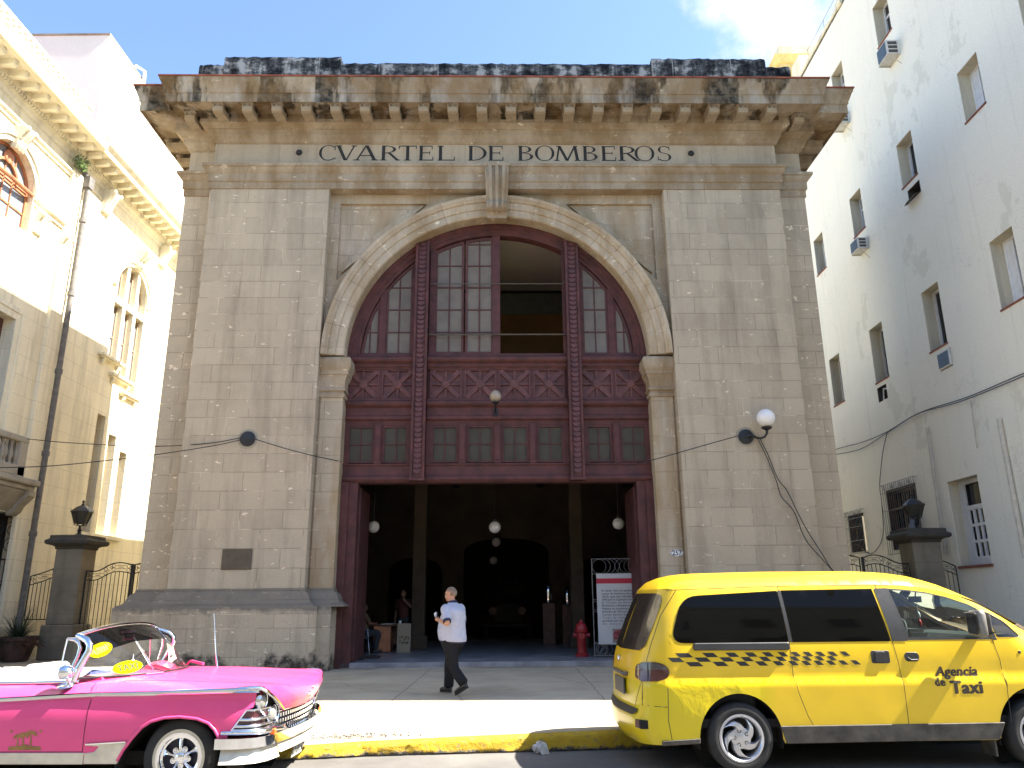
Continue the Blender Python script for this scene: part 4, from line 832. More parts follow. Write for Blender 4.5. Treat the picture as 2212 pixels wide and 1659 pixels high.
YB = rooted('yellow_building', 'far pale yellow rooftop block beyond the white building', 'building', (21, 50, SW)); b = MB(); b.box(18.4, 26, 45, 56, 0, 37.4); part(b, 'wall', M_YEL, YB); part(MB().mould([(18.4, 56), (18.4, 45), (26, 45)], [(-.2,37.0),(.1,37.0),(.3,37.4),(.35,37.5),(-.2,37.6)]), 'cornice', M_YEL, YB); b = MB(); b.box(18.5, 26, 45.1, 56, 37.6, 38.5); part(b, 'parapet', M_CREAM2, YB)
# street front opposite, behind the photographer: bounces and reflects light
OB = rooted('opposite_building', 'plain cream street front standing opposite the fire station', 'building', (0, -22, 0))
b = MB(); fo = lambda x, z, d: (x, -16.5-d, z); hs = [rect(x-.7, x+.7, z, z+2.3) for x in range(-27, 30, 4) for z in (1.0, 5.2, 9.4)]
b.plate([(-34, 0), (34, 0), (34, 14.6), (-34, 14.6)], hs, fo, 0, .3, back=False); b.box(-34, 34, -28, -16.9, 0, 14.5); part(b, 'wall', M_CREAM, OB)
b = MB(); [b.box(x-.7, x+.7, -16.85, -16.8, z, z+2.3) for x in range(-27, 30, 4) for z in (1.0, 5.2, 9.4)]; part(b, 'window_shutters', M_BROWN, OB); part(MB().mould([(34, -16.5), (-34, -16.5)], [(-.2,14.2),(.1,14.2),(.4,14.5),(.4,14.7),(-.2,14.7)]), 'cornice', M_CREAM2, OB)
# ================================================================== gate pillars, lanterns, iron gates
def pillar(x, y, w, label, dark):
    t = thing('gate_pillar', label, 'pillar', (x, y, SW), 0, 'gate pillars beside the fire station')
    b = MB(); b.box(-w/2, w/2, -w/2, w/2, .95, 3.08); b.build('shaft', M_PIL, t, bev=.02)
    b = MB(); b.box(-w/2-.08, w/2+.08, -w/2-.08, w/2+.08, 0, .95); b.build('base', M_PIL, t, bev=.03)
    b = MB(); s = w/2; q = lambda a, z: [(-s-a, -s-a, z), (s+a, -s-a, z), (s+a, s+a, z), (-s-a, s+a, z)]
    b.rings([q(-.02, 3.04), q(.03, 3.06), q(.03, 3.12), q(.10, 3.16), q(.20, 3.18), q(.24, 3.22), q(.24, 3.30), q(.17, 3.34), q(.15, 3.36), q(.15, 3.44), q(-.1, 3.47)]); b.build('cap', dark, t, bev=.012)
    return t
M_CAPD = plaster('blackened cap stone', (.10, .092, .08), dark=.2, light=1.9)
pillar(-12.94, 23.2, .78, 'stained square gate pillar at left with black lantern on its cap', M_CAPD)
pillar(11.92, 23.2, .82, 'streaked gate pillar at right with black lantern, in front of the barred windows', M_CAPD)
def lantern(x, y, z, label):
    t = thing('post_lantern', label, 'lantern', (x, y, z), 0, 'black lanterns on the gate pillars')
    b = MB(); b.lathe([(.14,0),(.13,.03),(.06,.06),(.045,.12),(.07,.16),(.04,.2),(.035,.27),(.05,.30)], 12); b.build('base', M_IRON, t, smooth=50)
    R6 = lambda r, z: [(r*cos(pi/6+pi*k/3), r*sin(pi/6+pi*k/3), z) for k in range(6)]
    b = MB()
    for k in range(6):
        a, c, d = R6(.045, .30)[k], R6(.17, .36)[k], R6(.285, .70)[k]; b.tube([(0,0,.26), a, (c[0],c[1],.32), c], .012, 5); b.tube([c, d], .013, 5); d2 = R6(.285, .70)[(k+1) % 6]; b.tube([d, d2], .016, 5); b.tube([c, R6(.17,.36)[(k+1) % 6]], .012, 5)
        e = R6(.225,.52)[k]; b.tube([R6(.19,.42)[k], R6(.19,.42)[(k+1) % 6]], .008, 5); b.tube([d, (d[0]*1.08, d[1]*1.08, .79)], [.012,.004], 5)
    b.build('cage', M_IRON, t, smooth=50)
    MB().rings([R6(.165,.365), R6(.275,.695)], False, False).build('pane', M_GLG, t, fix=False)
    b = MB(); b.rings([R6(.31,.69), R6(.31,.71), R6(.25,.77), R6(.17,.84), R6(.12,.87), R6(.06,.90), R6(.05,.92)]); b.lathe([(.03,.9),(.045,.94),(.02,.97),(.045,1.0),(.03,1.03),(.0,1.06)], 10); b.build('cap', M_IRON, t, smooth=30)
    MB().sphere((0,0,.47), .05, 10).build('bulb', M_WGLOBE, t, smooth=180)
lantern(-12.94, 23.2, SW+3.46, 'black six-sided lantern on the left gate pillar, before the cream palace')
lantern(11.92, 23.2, SW+3.46, 'black six-sided lantern on the right gate pillar, before the white building')
def gate(name, x0, x1, top, z0, label, y=23.15, band=.25, sp=.115, post=None):
    t = thing(name, label, 'gate', (x0, y, SW), 0, 'wrought iron gates beside the fire station'); L = x1-x0; f = lambda x, z: (x, 0, z-SW)
    P = [(x, sinterp(top, x0+x)) for x in [L*k/24 for k in range(25)]]
    b = MB(); b.tube([f(x, z) for x, z in P], .018, 6); b.tube([f(x, z-band) for x, z in P], .015, 6); b.tube([f(0, P[0][1]), f(0, z0)], .02, 6); b.tube([f(L, P[-1][1]), f(L, z0)], .02, 6); b.tube([f(0, z0+.05), f(L, z0+.05)], .018, 6)
    b.build('frame', M_IRON, t, smooth=60); b = MB(); n = max(2, int(L/sp))
    for k in range(1, n): x = L*k/n; b.tube([f(x, sinterp(top, x0+x)-band), f(x, z0+.05)], .011, 5)
    b.build('bars', M_IRON, t, smooth=60); b = MB(); m = max(1, int(L/.62))
    for k in range(m):
        xc = L*(k+.5)/m; z = sinterp(top, x0+xc)-band/2; w = L/m
        for s in (-1, 1):
            zz = sinterp(top, x0+xc+s*w*.33)-band/2
            b.tube([f(xc+s*w*.33+.05*cos(a), zz+.055+.05*sin(a)) for a in [2*pi*i/12 for i in range(13)]], .006, 5); b.tube([f(xc+s*w*.33+.05*cos(a), zz-.055+.05*sin(a)) for a in [2*pi*i/12 for i in range(13)]], .006, 5)
            scroll(b, (xc+s*w*.42, zz), .05, 1.2, f, .006)
        b.tube([f(xc-w*.22, z-.045), f(xc+w*.22, z-.045)], .006, 5); b.tube([f(xc-w*.22, z+.045), f(xc+w*.22, z+.045)], .006, 5); b.tube([f(xc-w*.1, z), f(xc+w*.1, z)], .009, 5)
    b.build('scrollwork', M_IRON, t, smooth=60)
    if post is not None: MB().box(post-.035, post+.035, -.035, .035, 0, sinterp(top, x0+post)-SW+.03).build('post', M_IRON, t)
gate('iron_gate', -12.53, -11.20, [(-12.53,2.60),(-12.2,2.60),(-11.85,2.78),(-11.6,2.83),(-11.35,2.80),(-11.2,2.76)], .3, 'black swan-necked iron gate between the left pillar and the fire station', post=1.33)
gate('iron_gate', -11.13, -9.8, [(-11.13,2.77),(-10.6,2.86),(-10.0,2.7),(-9.8,2.62)], .3, 'black iron gate leaf next to the left corner of the fire station')
gate('iron_gate', -14.15, -13.34, [(-14.15,2.46),(-13.8,2.56),(-13.34,2.74)], 1.2, 'narrow black iron gate panel between the drainpipe and the left pillar')
gate('iron_gate', 10.17, 11.5, [(10.17,2.80),(10.45,2.88),(10.75,2.84),(11.2,2.64),(11.5,2.62)], .3, 'black swan-necked iron gate between the fire station and the right pillar', post=0)
gate('iron_gate', 8.9, 10.08, [(8.9,2.7),(9.5,2.86),(9.9,2.86),(10.08,2.80)], .3, 'black iron gate leaf next to the right corner of the fire station')
gate('iron_gate', 12.35, 12.86, [(12.35,2.74),(12.6,2.66),(12.86,2.54)], .3, 'narrow black iron gate panel between the right pillar and the white wall')
# ================================================================== potted plant
t = thing('potted_plant', 'spiky dark green plant in a dark terracotta pot by the left gate', 'plant', (-13.75, 22.35, SW))
b = MB(); b.lathe([(.28,0),(.34,.05),(.42,.35),(.47,.55),(.52,.56),(.53,.66),(.46,.66),(.42,.58),(0,.56)], 28); b.build('pot', simple('dark terracotta', (.075,.042,.032), .85, var=.4, scale=4), t, smooth=40)
b = MB(); random.seed(11)
for k in range(230):
    a = random.uniform(0, 2*pi); el = random.uniform(.15, 1.35); L = random.uniform(.5, 1.15); w = random.uniform(.008, .018); p = Vector((.12*cos(a)*random.random(), .12*sin(a)*random.random(), .58)); d = Vector((cos(a)*cos(el), sin(a)*cos(el), sin(el))); sd_ = Vector((-sin(a), cos(a), 0)); vs = []
    for i in range(6):
        q = p+d*L*i/5+Vector((0,0,-.55))*L*(i/5)**2.2*cos(el); ww = w*(1-(i/5)**2); vs += [q-sd_*ww, q+sd_*ww]
    b.add(vs, [(2*i, 2*i+1, 2*i+3, 2*i+2) for i in range(5)])
b.build('foliage', simple('spiky leaf', (.035,.055,.022), .55, var=.5, scale=3), t, fix=False)
b = MB()
for k in range(26):
    a = random.uniform(-.9, .6); L = random.uniform(.3, .6); p = Vector((.45*cos(a), .3*sin(a)-.2, .5)); d = Vector((cos(a), sin(a)*.5-.2, random.uniform(-.3, .6))); vs = []
    for i in range(5): q = p+d*L*i/4+Vector((0,0,-.35))*L*(i/4)**2; vs += [q-Vector((0,0,.025*(1-i/4))), q+Vector((0,0,.025*(1-i/4)))]
    b.add(vs, [(2*i, 2*i+1, 2*i+3, 2*i+2) for i in range(4)])
b.build('dry_leaves', simple('dry leaf', (.11,.06,.035), .7, var=.4), t, fix=False)
# ================================================================== doorway: notice stand, hydrant, desk, fire engine
t = thing('notice_stand', 'wrought iron stand holding a white notice board with a red band in the doorway', 'notice stand', (2.67, 20.68, .28), -.10)
f = lambda x, z: (x, .03, z); b = MB()
for x in (-.66, .66): b.tube([f(x, 0), f(x, 2.43)], .014, 6); b.tube([(x, -.3, .015), (x, .3, .015)], .014, 6)
for z in (.33, 2.05, 2.43): b.tube([f(-.66, z), f(.66, z)], .012, 6)
b.tube([f(-.66, .03), f(.66, .03)], .012, 6)
for zc in (2.24, .18):
    R = .18 if zc > 1 else .15
    for xc in (-.47, .47):
        b.tube([f(xc+R*cos(a), zc+R*sin(a)) for a in [2*pi*i/24 for i in range(25)]], .006, 5)
        for j in (1, 2, 3):
            s = -1 if xc < 0 else 1; cx = xc-s*.115*j; b.tube([f(cx-s*R*cos(a), zc+R*sin(a)) for a in [-1.45+2.9*i/16 for i in range(17)]], .006, 5)
    xc = .47 if zc > 1 else -.47; s = 1
    b.tube([f(xc+.11*cos(a), zc-.01+.11*sin(a)) for a in [2*pi*i/20 for i in range(21)]], .006, 5)
    for a in (.75, .95, 1.15): b.tube([f(xc-.07, zc-.11), f(xc-.07+.30*cos(a), zc-.11+.30*sin(a))], .005, 5)
for z in (1.1, 1.4): b.tube([f(-.66, z), f(-.5, z)], .008, 5)
b.tube([f(-.60+.07*cos(a), 1.25+.11*sin(a)) for a in [2*pi*i/16 for i in range(17)]], .006, 5); b.build('iron_frame', M_IRONG, t, smooth=60)
M_BOARD = simple('white board', (.50,.49,.485), .6, var=.06, scale=2); b = MB(); b.box(-.555, .62, -.02, .0, .30, 2.05); bd = b.build('board', M_BOARD, t)
b = MB(); b.add([(-.555,-.0225,1.80),(.62,-.0225,1.80),(.62,-.0225,1.93),(-.555,-.0225,1.93)], [(0,1,2,3)]); b.build('red_band', simple('red print', (.42,.012,.035), .6), bd, fix=False)
b = MB()
TX = ['En Santa Clara se estableció el','cuerpo de bomberos en junio de','1832, que fue oficializado','1836 por la Capitanía Gene','El Cuerpo de Honra','Bomberos y Bomberos d','Habana se constituyó el','diciembre de 1835 por or','Capitán General Don','Tacón. Su reglame','aprobado por real ord','de mayo de']
for i, s in enumerate(TX):
    sp = {4:1.45,8:1.25,9:1.45,11:1.9}.get(i, 1.0); z = 1.60-.0745*i; q = MB(); w = q.text(s, lambda x, y: (x, 0, y), .07, .0015, .08, 'LEFT', sp); k = {0:.96,1:.98,2:.92,3:.84,4:.78,5:.80,6:.76,7:.72,8:.68,9:.68,10:.66,11:.66}[i]/max(w, .01)
    b.add([(-.44+x*k, -.0225, z+y) for x, _, y in q.v], q.f)
b.build('notice_text', simple('grey print', (.11,.11,.115), .8), bd, fix=False)
b = MB(); b.box(-.19, .24, -.024, -.02, .34, .68); pc = b.build('photo_print', simple('faded photo', (.26,.20,.18), .7, var=.6, scale=7), bd); b = MB(); b.add([(-.17,-.0265,.42),(.20,-.0265,.42),(.20,-.0265,.60),(.05,-.0265,.66),(-.12,-.0265,.64),(-.17,-.0265,.56)], [tuple(range(6))]); b.build('photo_engine', simple('faded red ink', (.24,.045,.05), .7, var=.6, scale=12), bd, fix=False)
# hydrant
M_RED = simple('red hydrant paint', (.26, .012, .016), .45, var=.25, scale=5)
t = thing('fire_hydrant', 'old red cast iron fire hydrant standing beside the notice stand', 'hydrant', (1.70, 20.9, .28))
b = MB(); b.lathe([(.16,0),(.17,.03),(.17,.07),(.115,.09),(.11,.42),(.12,.44),(.13,.46),(.13,.58),(.165,.60),(.17,.64),(.15,.66)], 24, cap=True); b.build('barrel', M_RED, t, smooth=35)
b = MB(); b.lathe([(.155,.66),(.15,.71),(.12,.78),(.07,.83),(.045,.84),(.045,.88),(.03,.90),(0,.905)], 20); b.build('bonnet', M_RED, t, smooth=40)
for s in (-1, 1): b = MB(); b.tube([(s*.1,0,.52),(s*.19,0,.52)], .05, 12); b.tube([(s*.18,0,.52),(s*.215,0,.52)], .062, 6); b.build('side_outlet', M_RED, t, smooth=30)
b = MB(); b.tube([(0,-.1,.50),(0,-.18,.50)], .065, 14); b.tube([(0,-.18,.50),(0,-.205,.50)], .078, 8); b.build('front_outlet', M_RED, t, smooth=30)
# desk
t = thing('wooden_desk', 'low wooden desk inside the doorway at left', 'desk', (-3.55, 23.35, .28))
b = MB(); b.box(-.56, .5, -.3, .3, .72, .76); b.build('top', M_BROWN, t, bev=.006)
b = MB(); b.box(-.5, -.02, -.26, .26, .02, .72); b.build('cabinet', M_WOODO, t, bev=.006)
for y in (-.27, .23): MB().box(.44, .48, y, y+.04, 0, .72).build('leg', M_BROWN, t)
MB().box(-.02, .44, .2, .22, .2, .7).build('modesty_panel', M_BROWN, t)
t = thing('pictured_card', 'tall cream card with a faint engraving leaning on the desk', 'card', (-3.17, 23.0, .28)); b = MB(); b.box(-.19, .19, -.012, .012, 0, .79); b.build('card', simple('cream card', (.33,.27,.19), .8, var=.1), t, rot=(-.03, 0, 0))
b = MB(); random.seed(5)
for k in range(22): x = random.uniform(-.13, .12); z = .30+random.uniform(-.1, .1); b.add([(x,-.0135,z),(x+.03,-.0135,z+.01),(x+.035,-.0135,z+.05),(x+.005,-.0135,z+.06)], [(0,1,2,3)])
b.build('engraving', simple('sepia ink', (.12,.09,.06), .8), t, rot=(-.03, 0, 0), fix=False)
t = thing('paper_stack', 'loose papers lying on the desk in the doorway', 'papers', (-3.7, 23.2, 1.04)); b = MB(); b.obox((0,0,.01), (.16,.11,.01), frot(0,0,.2)); b.obox((.1,.03,.024), (.15,.1,.004), frot(0,0,-.3)); b.build('papers', simple('paper', (.42,.40,.36), .8), t)
t = thing('cup', 'small pale cup standing on the right end of the desk', 'cup', (-3.32, 23.2, 1.04)); MB().lathe([(.0,0),(.035,0),(.042,.1),(.038,.1),(.03,.01),(0,.01)], 14).build('cup', M_WPAINT, t, smooth=40)
t = thing('wheeled_chair', 'dark chair with chrome frame behind the left door jamb', 'chair', (-4.35, 22.95, .28)); M_CHR = NM('chrome', (.78,.78,.79), .07, 1).m; M_DKS = simple('dark upholstery', (.03,.035,.045), .7)
b = MB(); b.obox((0,0,.46), (.24,.24,.035), frot()); b.build('seat', M_DKS, t, bev=.02); b = MB(); b.obox((-.24,0,.78), (.03,.22,.2), frot(0,-.1,0)); b.build('backrest', M_DKS, t, bev=.02)
b = MB()
for y in (-.24, .24): b.tube([(-.25,y,0),(-.22,y,.42),(.22,y,.42),(.27,y,0)], .014, 6); b.tube([(-.25,y,.6),(-.1,y,.66),(.2,y,.64),(.22,y,.42)], .014, 6)
b.build('tubular_frame', M_CHR, t, smooth=60)
# old fire engine deep in the hall
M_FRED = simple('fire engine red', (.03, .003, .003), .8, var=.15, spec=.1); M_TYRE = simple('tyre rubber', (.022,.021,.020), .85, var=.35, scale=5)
t = thing('fire_engine', 'old red fire engine parked in the dark of the hall', 'fire engine', (-.3, 30.4, .28))
b = MB(); b.box(-.62,.62,.0,1.2,.55,1.25); b.box(-.95,.95,1.2,2.2,.5,1.35); b.box(-.9,.9,2.2,5.2,.5,1.1); b.build('body', M_FRED, t, bev=.06, seg=2)
b = MB(); b.rings([[(-.5,-.03,.6),(.5,-.03,.6),(.5,-.03,1.15),(.3,-.03,1.3),(-.3,-.03,1.3),(-.5,-.03,1.15)],[(-.46,-.09,.64),(.46,-.09,.64),(.46,-.09,1.13),(.28,-.09,1.26),(-.28,-.09,1.26),(-.46,-.09,1.13)]]); b.build('radiator', M_DKIN2, t)
for s in (-1, 1):
    b = MB(); b.rings([[(s*(.62+q*.38), .45+.62*cos(a), .45+.55*sin(a)) for a in [pi*k/10 for k in range(11)]] for q in (0, 1)], False, False, False); b.build('fender', M_FRED, t, smooth=60)
    b = MB(); b.lathe([(.0,-.1),(.13,-.06),(.15,0),(.15,.02),(0,.03)], 16, (s*.55,-.12,1.02), Matrix.Rotation(pi/2,3,'X')); b.build('headlight', M_BROWN, t, smooth=40)
    for y in (.45, 4.2): b = MB(); b.lathe([(.2,-.1),(.4,-.1),(.45,-.05),(.45,.05),(.4,.1),(.2,.1)], 24, (s*.82,y,.45), Matrix.Rotation(pi/2,3,'Y')); w = b.build('wheel', M_TYRE, t, smooth=40); MB().lathe([(0,-.06),(.25,-.06),(.28,-.02),(.28,.02),(.25,.06),(0,.06)], 20, (s*.82,y,.45), Matrix.Rotation(pi/2,3,'Y')).build('rim', M_FRED, w, smooth=40)
b = MB(); b.add([(-.7,1.25,1.35),(.7,1.25,1.35),(.66,1.45,1.95),(-.66,1.45,1.95)], [(0,1,2,3)]); b.build('windscreen', M_GLD, t, fix=False)
b = MB()
for s in (-.35, .35): b.tube([(s,1.9,2.1),(s,5.4,2.25)], .04, 8)
for k in range(12): y = 2.0+.28*k; b.tube([(-.35,y,2.11+.043*k*.28),(.35,y,2.11+.043*k*.28)], .02, 6)
b.tube([(-.6,2.4,1.1),(-.35,2.4,2.1)], .03, 6); b.tube([(.6,2.4,1.1),(.35,2.4,2.1)], .03, 6); b.build('ladder', M_BROWN, t, smooth=60)
b = MB(); b.tube([(-.85,-.2,.5),(.85,-.2,.5)], .06, 10); b.build('bumper', M_DKIN2, t, smooth=60)
for i, (x, y, z, h, lab) in enumerate(((1.1,26.5,1.3,.55,'tall silvery extinguisher cylinder on a stand deep in the hall, nearer the fire engine'),(1.75,26.8,1.25,.45,'shorter silvery cylinder deep in the hall, right of the fire engine'))):
    t = thing('brass_cylinder', lab, 'cylinder', (x, y, .28)); MB().lathe([(0,z),(.1,z),(.11,z+.05),(.11,z+h),(.07,z+h+.08),(.03,z+h+.1),(.0,z+h+.15)], 14).build('cylinder', M_CHR, t, smooth=40); MB().box(-.2,.2,-.2,.2,0,z).build('stand', M_BROWN, t, bev=.01)
for x, y, L, lab in ((-4.02,20.25,.5,'black pipe end lying on the marble threshold, nearest the left jamb'),(-3.75,20.75,.6,'black bar lying on the marble floor behind the threshold')):
    t = thing('floor_bar', lab, 'bar', (x, y, .29)); b = MB(); b.obox((0,0,.03), (L/2,.05,.03), frot(0,0,.05)); b.build('bar', M_IRON, t, bev=.01)
# ================================================================== litter and debris
t = thing('plastic_bag', 'crumpled white plastic bag at the foot of the yellow kerb', 'litter', (.28, 9.52, 0)); b = MB(); random.seed(3)
b.sphere((0,0,.05), .07, 12, (1.2,.6,.85)); b.v = [(x+random.uniform(-.03,.03), y+random.uniform(-.02,.02), max(.0, z+random.uniform(-.03,.035))) for x, y, z in b.v]; b.build('bag', simple('thin white plastic', (.62,.61,.58), .35, var=.2), t, smooth=30)
b = MB(); random.seed(9)
for k in range(150):
    x = random.gauss(-1.95, .35); y = ky(x)+.35+abs(random.gauss(0, .16)); s = random.uniform(.004, .014); z = .155+s*.2
    if x < -.9: b.obox((x, y, z), (s, s*random.uniform(.6,1), s*.5), frot(random.random(), random.random(), random.random()*3))
tag(b.build('gravel', simple('broken concrete', (.24,.22,.19), .9, var=.4)), 'loose crumbs of broken concrete behind the yellow kerb', 'gravel', kind='stuff')
# ================================================================== cables
def cable(label, paths, r=.011):
    b = MB()
    for p in paths:
        q = []
        for i in range(len(p)-1):
            for k in range(6):
                t = k/6; a, c = Vector(p[i]), Vector(p[i+1]); pa = Vector(p[i-1]) if i else a-(c-a); pc = Vector(p[i+2]) if i+2 < len(p) else c+(c-a)
                q.append(.5*((2*a)+(c-pa)*t+(2*pa-5*a+4*c-pc)*t*t+(3*a-pa-3*c+pc)*t**3))
        q.append(Vector(p[-1])); b.tube(q, r, 5)
    return tag(b.build('cable', M_BLKC, smooth=60), label, 'cable')
def onray(dx, dy, Y):
    d = RW@Vector((dx-1106, dy-829.5, 1665.3)); t = Y/d.y; return (d.x*t, Y, 1.67+d.z*t)
cable('upper of two black cables from the left lamp backplate to the palace balcony', [[onray(518,946,18.52), onray(470,955,18.55), onray(408,961,18.6), onray(331,964,19.0), onray(249,962,20.2), onray(130,955,21.0), onray(59,948,21.4)]])
cable('lower of two black cables sagging from the left lamp backplate out past the palace', [[onray(520,950,18.5), onray(460,963,18.4), onray(331,983,18.0), onray(246,993,17.6), onray(100,1007,17.0), onray(-60,1011,16)]])
cable('black cable from the left lamp backplate to the left edge of the arch', [[onray(552,949,18.5), onray(610,967,18.52), onray(675,984,18.54), onray(737,997,18.95)]])
cable('thin black cable strung along the maroon sill to the right lamp', [[onray(1345,1008,19.1), onray(1412,993,18.85), onray(1500,968,18.65), onray(1596,941,18.6)]])
P1 = [(1636,946),(1655,985),(1676,1036),(1688,1073),(1715,1105),(1740,1165),(1780,1212),(1800,1236),(1825,1275),(1850,1310)]
P2 = [(1640,944),(1660,985),(1680,1034),(1700,1060),(1722,1105),(1745,1148),(1775,1195),(1797,1230),(1830,1262),(1860,1295)]
cable('pair of loose black cables hanging from the globe lamp down the right pier', [[onray(x, y, 18.78 if x < 1790 else 18.6) for x, y in P] for P in (P1, P2)], .012)
cx = RX-.06
cable('bundle of dark cables sagging across the white wall with one drop to the barred window', [[(cx,16.5,7.0),(cx,18.66,7.08),(cx,21.16,7.12),(cx,23.8,7.30),(cx,26.02,7.17),(cx,28,7.2),(cx,30.12,7.37),(cx,33,7.5)], [(cx-.02,16.5,6.98),(cx-.02,21.16,7.06),(cx-.02,23.8,7.28),(cx-.02,26.02,7.12),(cx-.02,28.2,6.98),(cx-.02,31,7.25)], [(cx,26.02,7.15),(cx,26.5,6.6),(cx,26.9,5.9),(cx-.04,27.02,5.4),(cx-.05,27.02,4.8),(cx,27.4,3.7),(cx,28.46,3.2),(cx,29.5,3.6)]], .014)
# ================================================================== vehicles: shared helpers
M_CHROME = NM('polished chrome', (.80,.80,.82), .06, 1).m
def paint(name, col, dents=0, rough=.28, fade=None):
    m = NM(name, col, rough, 0, .5); c = m.mix(col, tuple(x*.9 for x in col), m.ramp(m.noise(2.2, 4), [(.35, 0), (.7, 1)]))
    sep = m.n('SeparateXYZ', {'Vector': m.co()}); X, Y, Z = sep.outputs
    dirt = m.ramp(m.math('ADD', m.noise(5, 5, .7), m.math('MULTIPLY', m.math('SUBTRACT', .42, Z), 2.2)), [(.58, 0), (.95, .8)]); c = m.mix(c, (.16,.13,.09), dirt)
    if fade: c = fade(m, c, X, Y, Z)
    m.set(color=c); m.b.inputs['Coat Weight'].default_value = .4; m.b.inputs['Specular IOR Level'].default_value = .3; m.b.inputs['Coat Roughness'].default_value = .09
    h = m.noise(1.3, 2, .5); 
    bp = m.n('Bump', {'Height': h, 'Strength': .16, 'Distance': .05})
    if dents:
        reg = m.math('MULTIPLY', m.ramp(m.n('VectorMath', {0: m.map((1,0,1.15), (-.33+.62,0,-.78*1.15))}, operation='LENGTH').outputs['Value'], [(.30, 1), (.52, 0)]), 1)
        bp = m.n('Bump', {'Height': m.math('MULTIPLY', m.noise(3.4, 4, .55, m.map((1,1,1)), .5), reg), 'Strength': dents, 'Distance': .05, 'Normal': bp.outputs[0]})
    m.set(normal=bp.outputs[0]); m.t.links.new(bp.outputs[0], m.b.inputs['Coat Normal']) if False else None
    return m.m
def patched(m, c, X, Y, Z):                           # re-sprayed lower rear quarter, greener yellow
    r = m.math('MULTIPLY', m.math('LESS_THAN', X, .36), m.math('LESS_THAN', Z, m.n('Math', None, operation='ADD').outputs[0])) if False else None
    e = m.math('MULTIPLY', m.ramp(m.math('ADD', Z, m.math('MULTIPLY', m.noise(4, 4), .06)), [(.885, 1), (.90, 0)]), m.ramp(m.math('ADD', X, m.math('MULTIPLY', m.noise(3, 4), .15)), [(.30, 1), (.48, 0)]))
    return m.mix(c, (.62, .50, .004), m.math('MULTIPLY', e, .75))
M_YP = paint('yellow taxi paint', (.76, .50, .020), .34, .30, patched)
M_TINT = glassmat('black tinted glass', (.015,.016,.018), .06, (.05,.05,.05), 1.22, .04)
M_CLEAR = glassmat('car window glass', (.62,.70,.68), .03, (.3,.3,.3), 1.45, .01)
M_PLAS = simple('black plastic trim', (.018,.018,.019), .45, var=.2)
M_SILLG = simple('dusty grey sill plastic', (.085,.075,.06), .8, var=.4, scale=6)
M_DASH = simple('dark dashboard', (.03,.036,.036), .7)
M_ALLOY = NM('painted alloy', (.52,.52,.55), .30, .75).m
M_CHK = simple('black check vinyl', (.02,.018,.016), .6, var=.3)
M_BROWNT = simple('brown black lettering', (.045,.028,.012), .6, var=.25)
M_RLENS = simple('dark red lens', (.075,.013,.013), .12, var=.2, coat=.6); M_WLENS = simple('grey clear lens', (.075,.062,.06), .12, coat=.6); M_OLENS = simple('orange lens', (.72,.14,.02), .25, coat=.4)
M_PLATE = simple('pale number plate', (.55,.54,.50), .5); M_DARKW = simple('dark wheel housing', (.012,.011,.010), .95)
def yaxis(s=1): return Matrix.Rotation(s*pi/2, 3, 'X')   # lathe axis z -> -y (s=1)
def wheel(parent, name, x, y, z, R, rim, wid, out, spokes):
    "out = -1: outer face towards -y"
    rot = Matrix.Rotation(pi/2 if out < 0 else -pi/2, 3, 'X'); h = wid/2
    b = MB(); b.lathe([(rim,-h*.9),(rim+.02,-h),(R*.87,-h*1.02),(R*.96,-h*.86),(R,-h*.6),(R,h*.6),(R*.96,h*.86),(R*.87,h*1.02),(rim+.03,h*1.0),(rim+.012,h*.92),(rim,h*.8)], 48, (x,y,z), rot)
    t = b.build(name, M_TYRE, parent, smooth=35); spokes(t, x, y, z, rim, h, rot); return t
def van_rim(t, x, y, z, rim, h, rot):
    T = lambda p: Vector((x,y,z))+rot@Vector(p)
    b = MB(); b.lathe([(rim+.014,h*.86),(rim+.014,h*.98),(rim-.004,h*1.0),(rim-.02,h*.86),(rim-.03,h*.55),(rim-.035,-h*.5)], 48, (x,y,z), rot)
    for k in range(5):                                 # swirling spokes
        a0 = 2*pi*k/5+.25; rs = []
        for i in range(9):
            u = i/8; r = .075+(rim-.028-.075)*u; a = a0+.95*u**1.25; w = .052+.030*u**2; zz = h*(.78+.1*u-.12*(u-.5)**2); n = Vector((-sin(a-.35*u), cos(a-.35*u), 0))
            c = Vector((r*cos(a), r*sin(a), 0)); rs.append([tuple(T(c-n*w+Vector((0,0,zz-.022)))), tuple(T(c-n*w*.75+Vector((0,0,zz)))), tuple(T(c+n*w*.6+Vector((0,0,zz+.012)))), tuple(T(c+n*w+Vector((0,0,zz-.01)))), tuple(T(c+n*w+Vector((0,0,zz-.04)))), tuple(T(c-n*w+Vector((0,0,zz-.045))))])
        b.rings(rs)
    b.lathe([(.0,h*.82),(.035,h*.82),(.04,h*.80),(.045,h*.78),(.085,h*.80),(.10,h*.74),(.105,h*.5)], 24, (x,y,z), rot); b.build('rim', M_ALLOY, t, smooth=40)
    b = MB()
    for k in range(5): a = 2*pi*k/5+.55; b.lathe([(.019,h*.5),(.019,h*.82),(.013,h*.82),(.013,h*.70),(0,h*.70)], 10, T((.068*cos(a), .068*sin(a), 0)), rot)
    b.build('wheel_nuts', M_PLAS, t, smooth=40); MB().lathe([(0,-h*.3),(rim,-h*.3)], 24, (x,y,z), rot).build('wheel_back', M_DARKW, t)
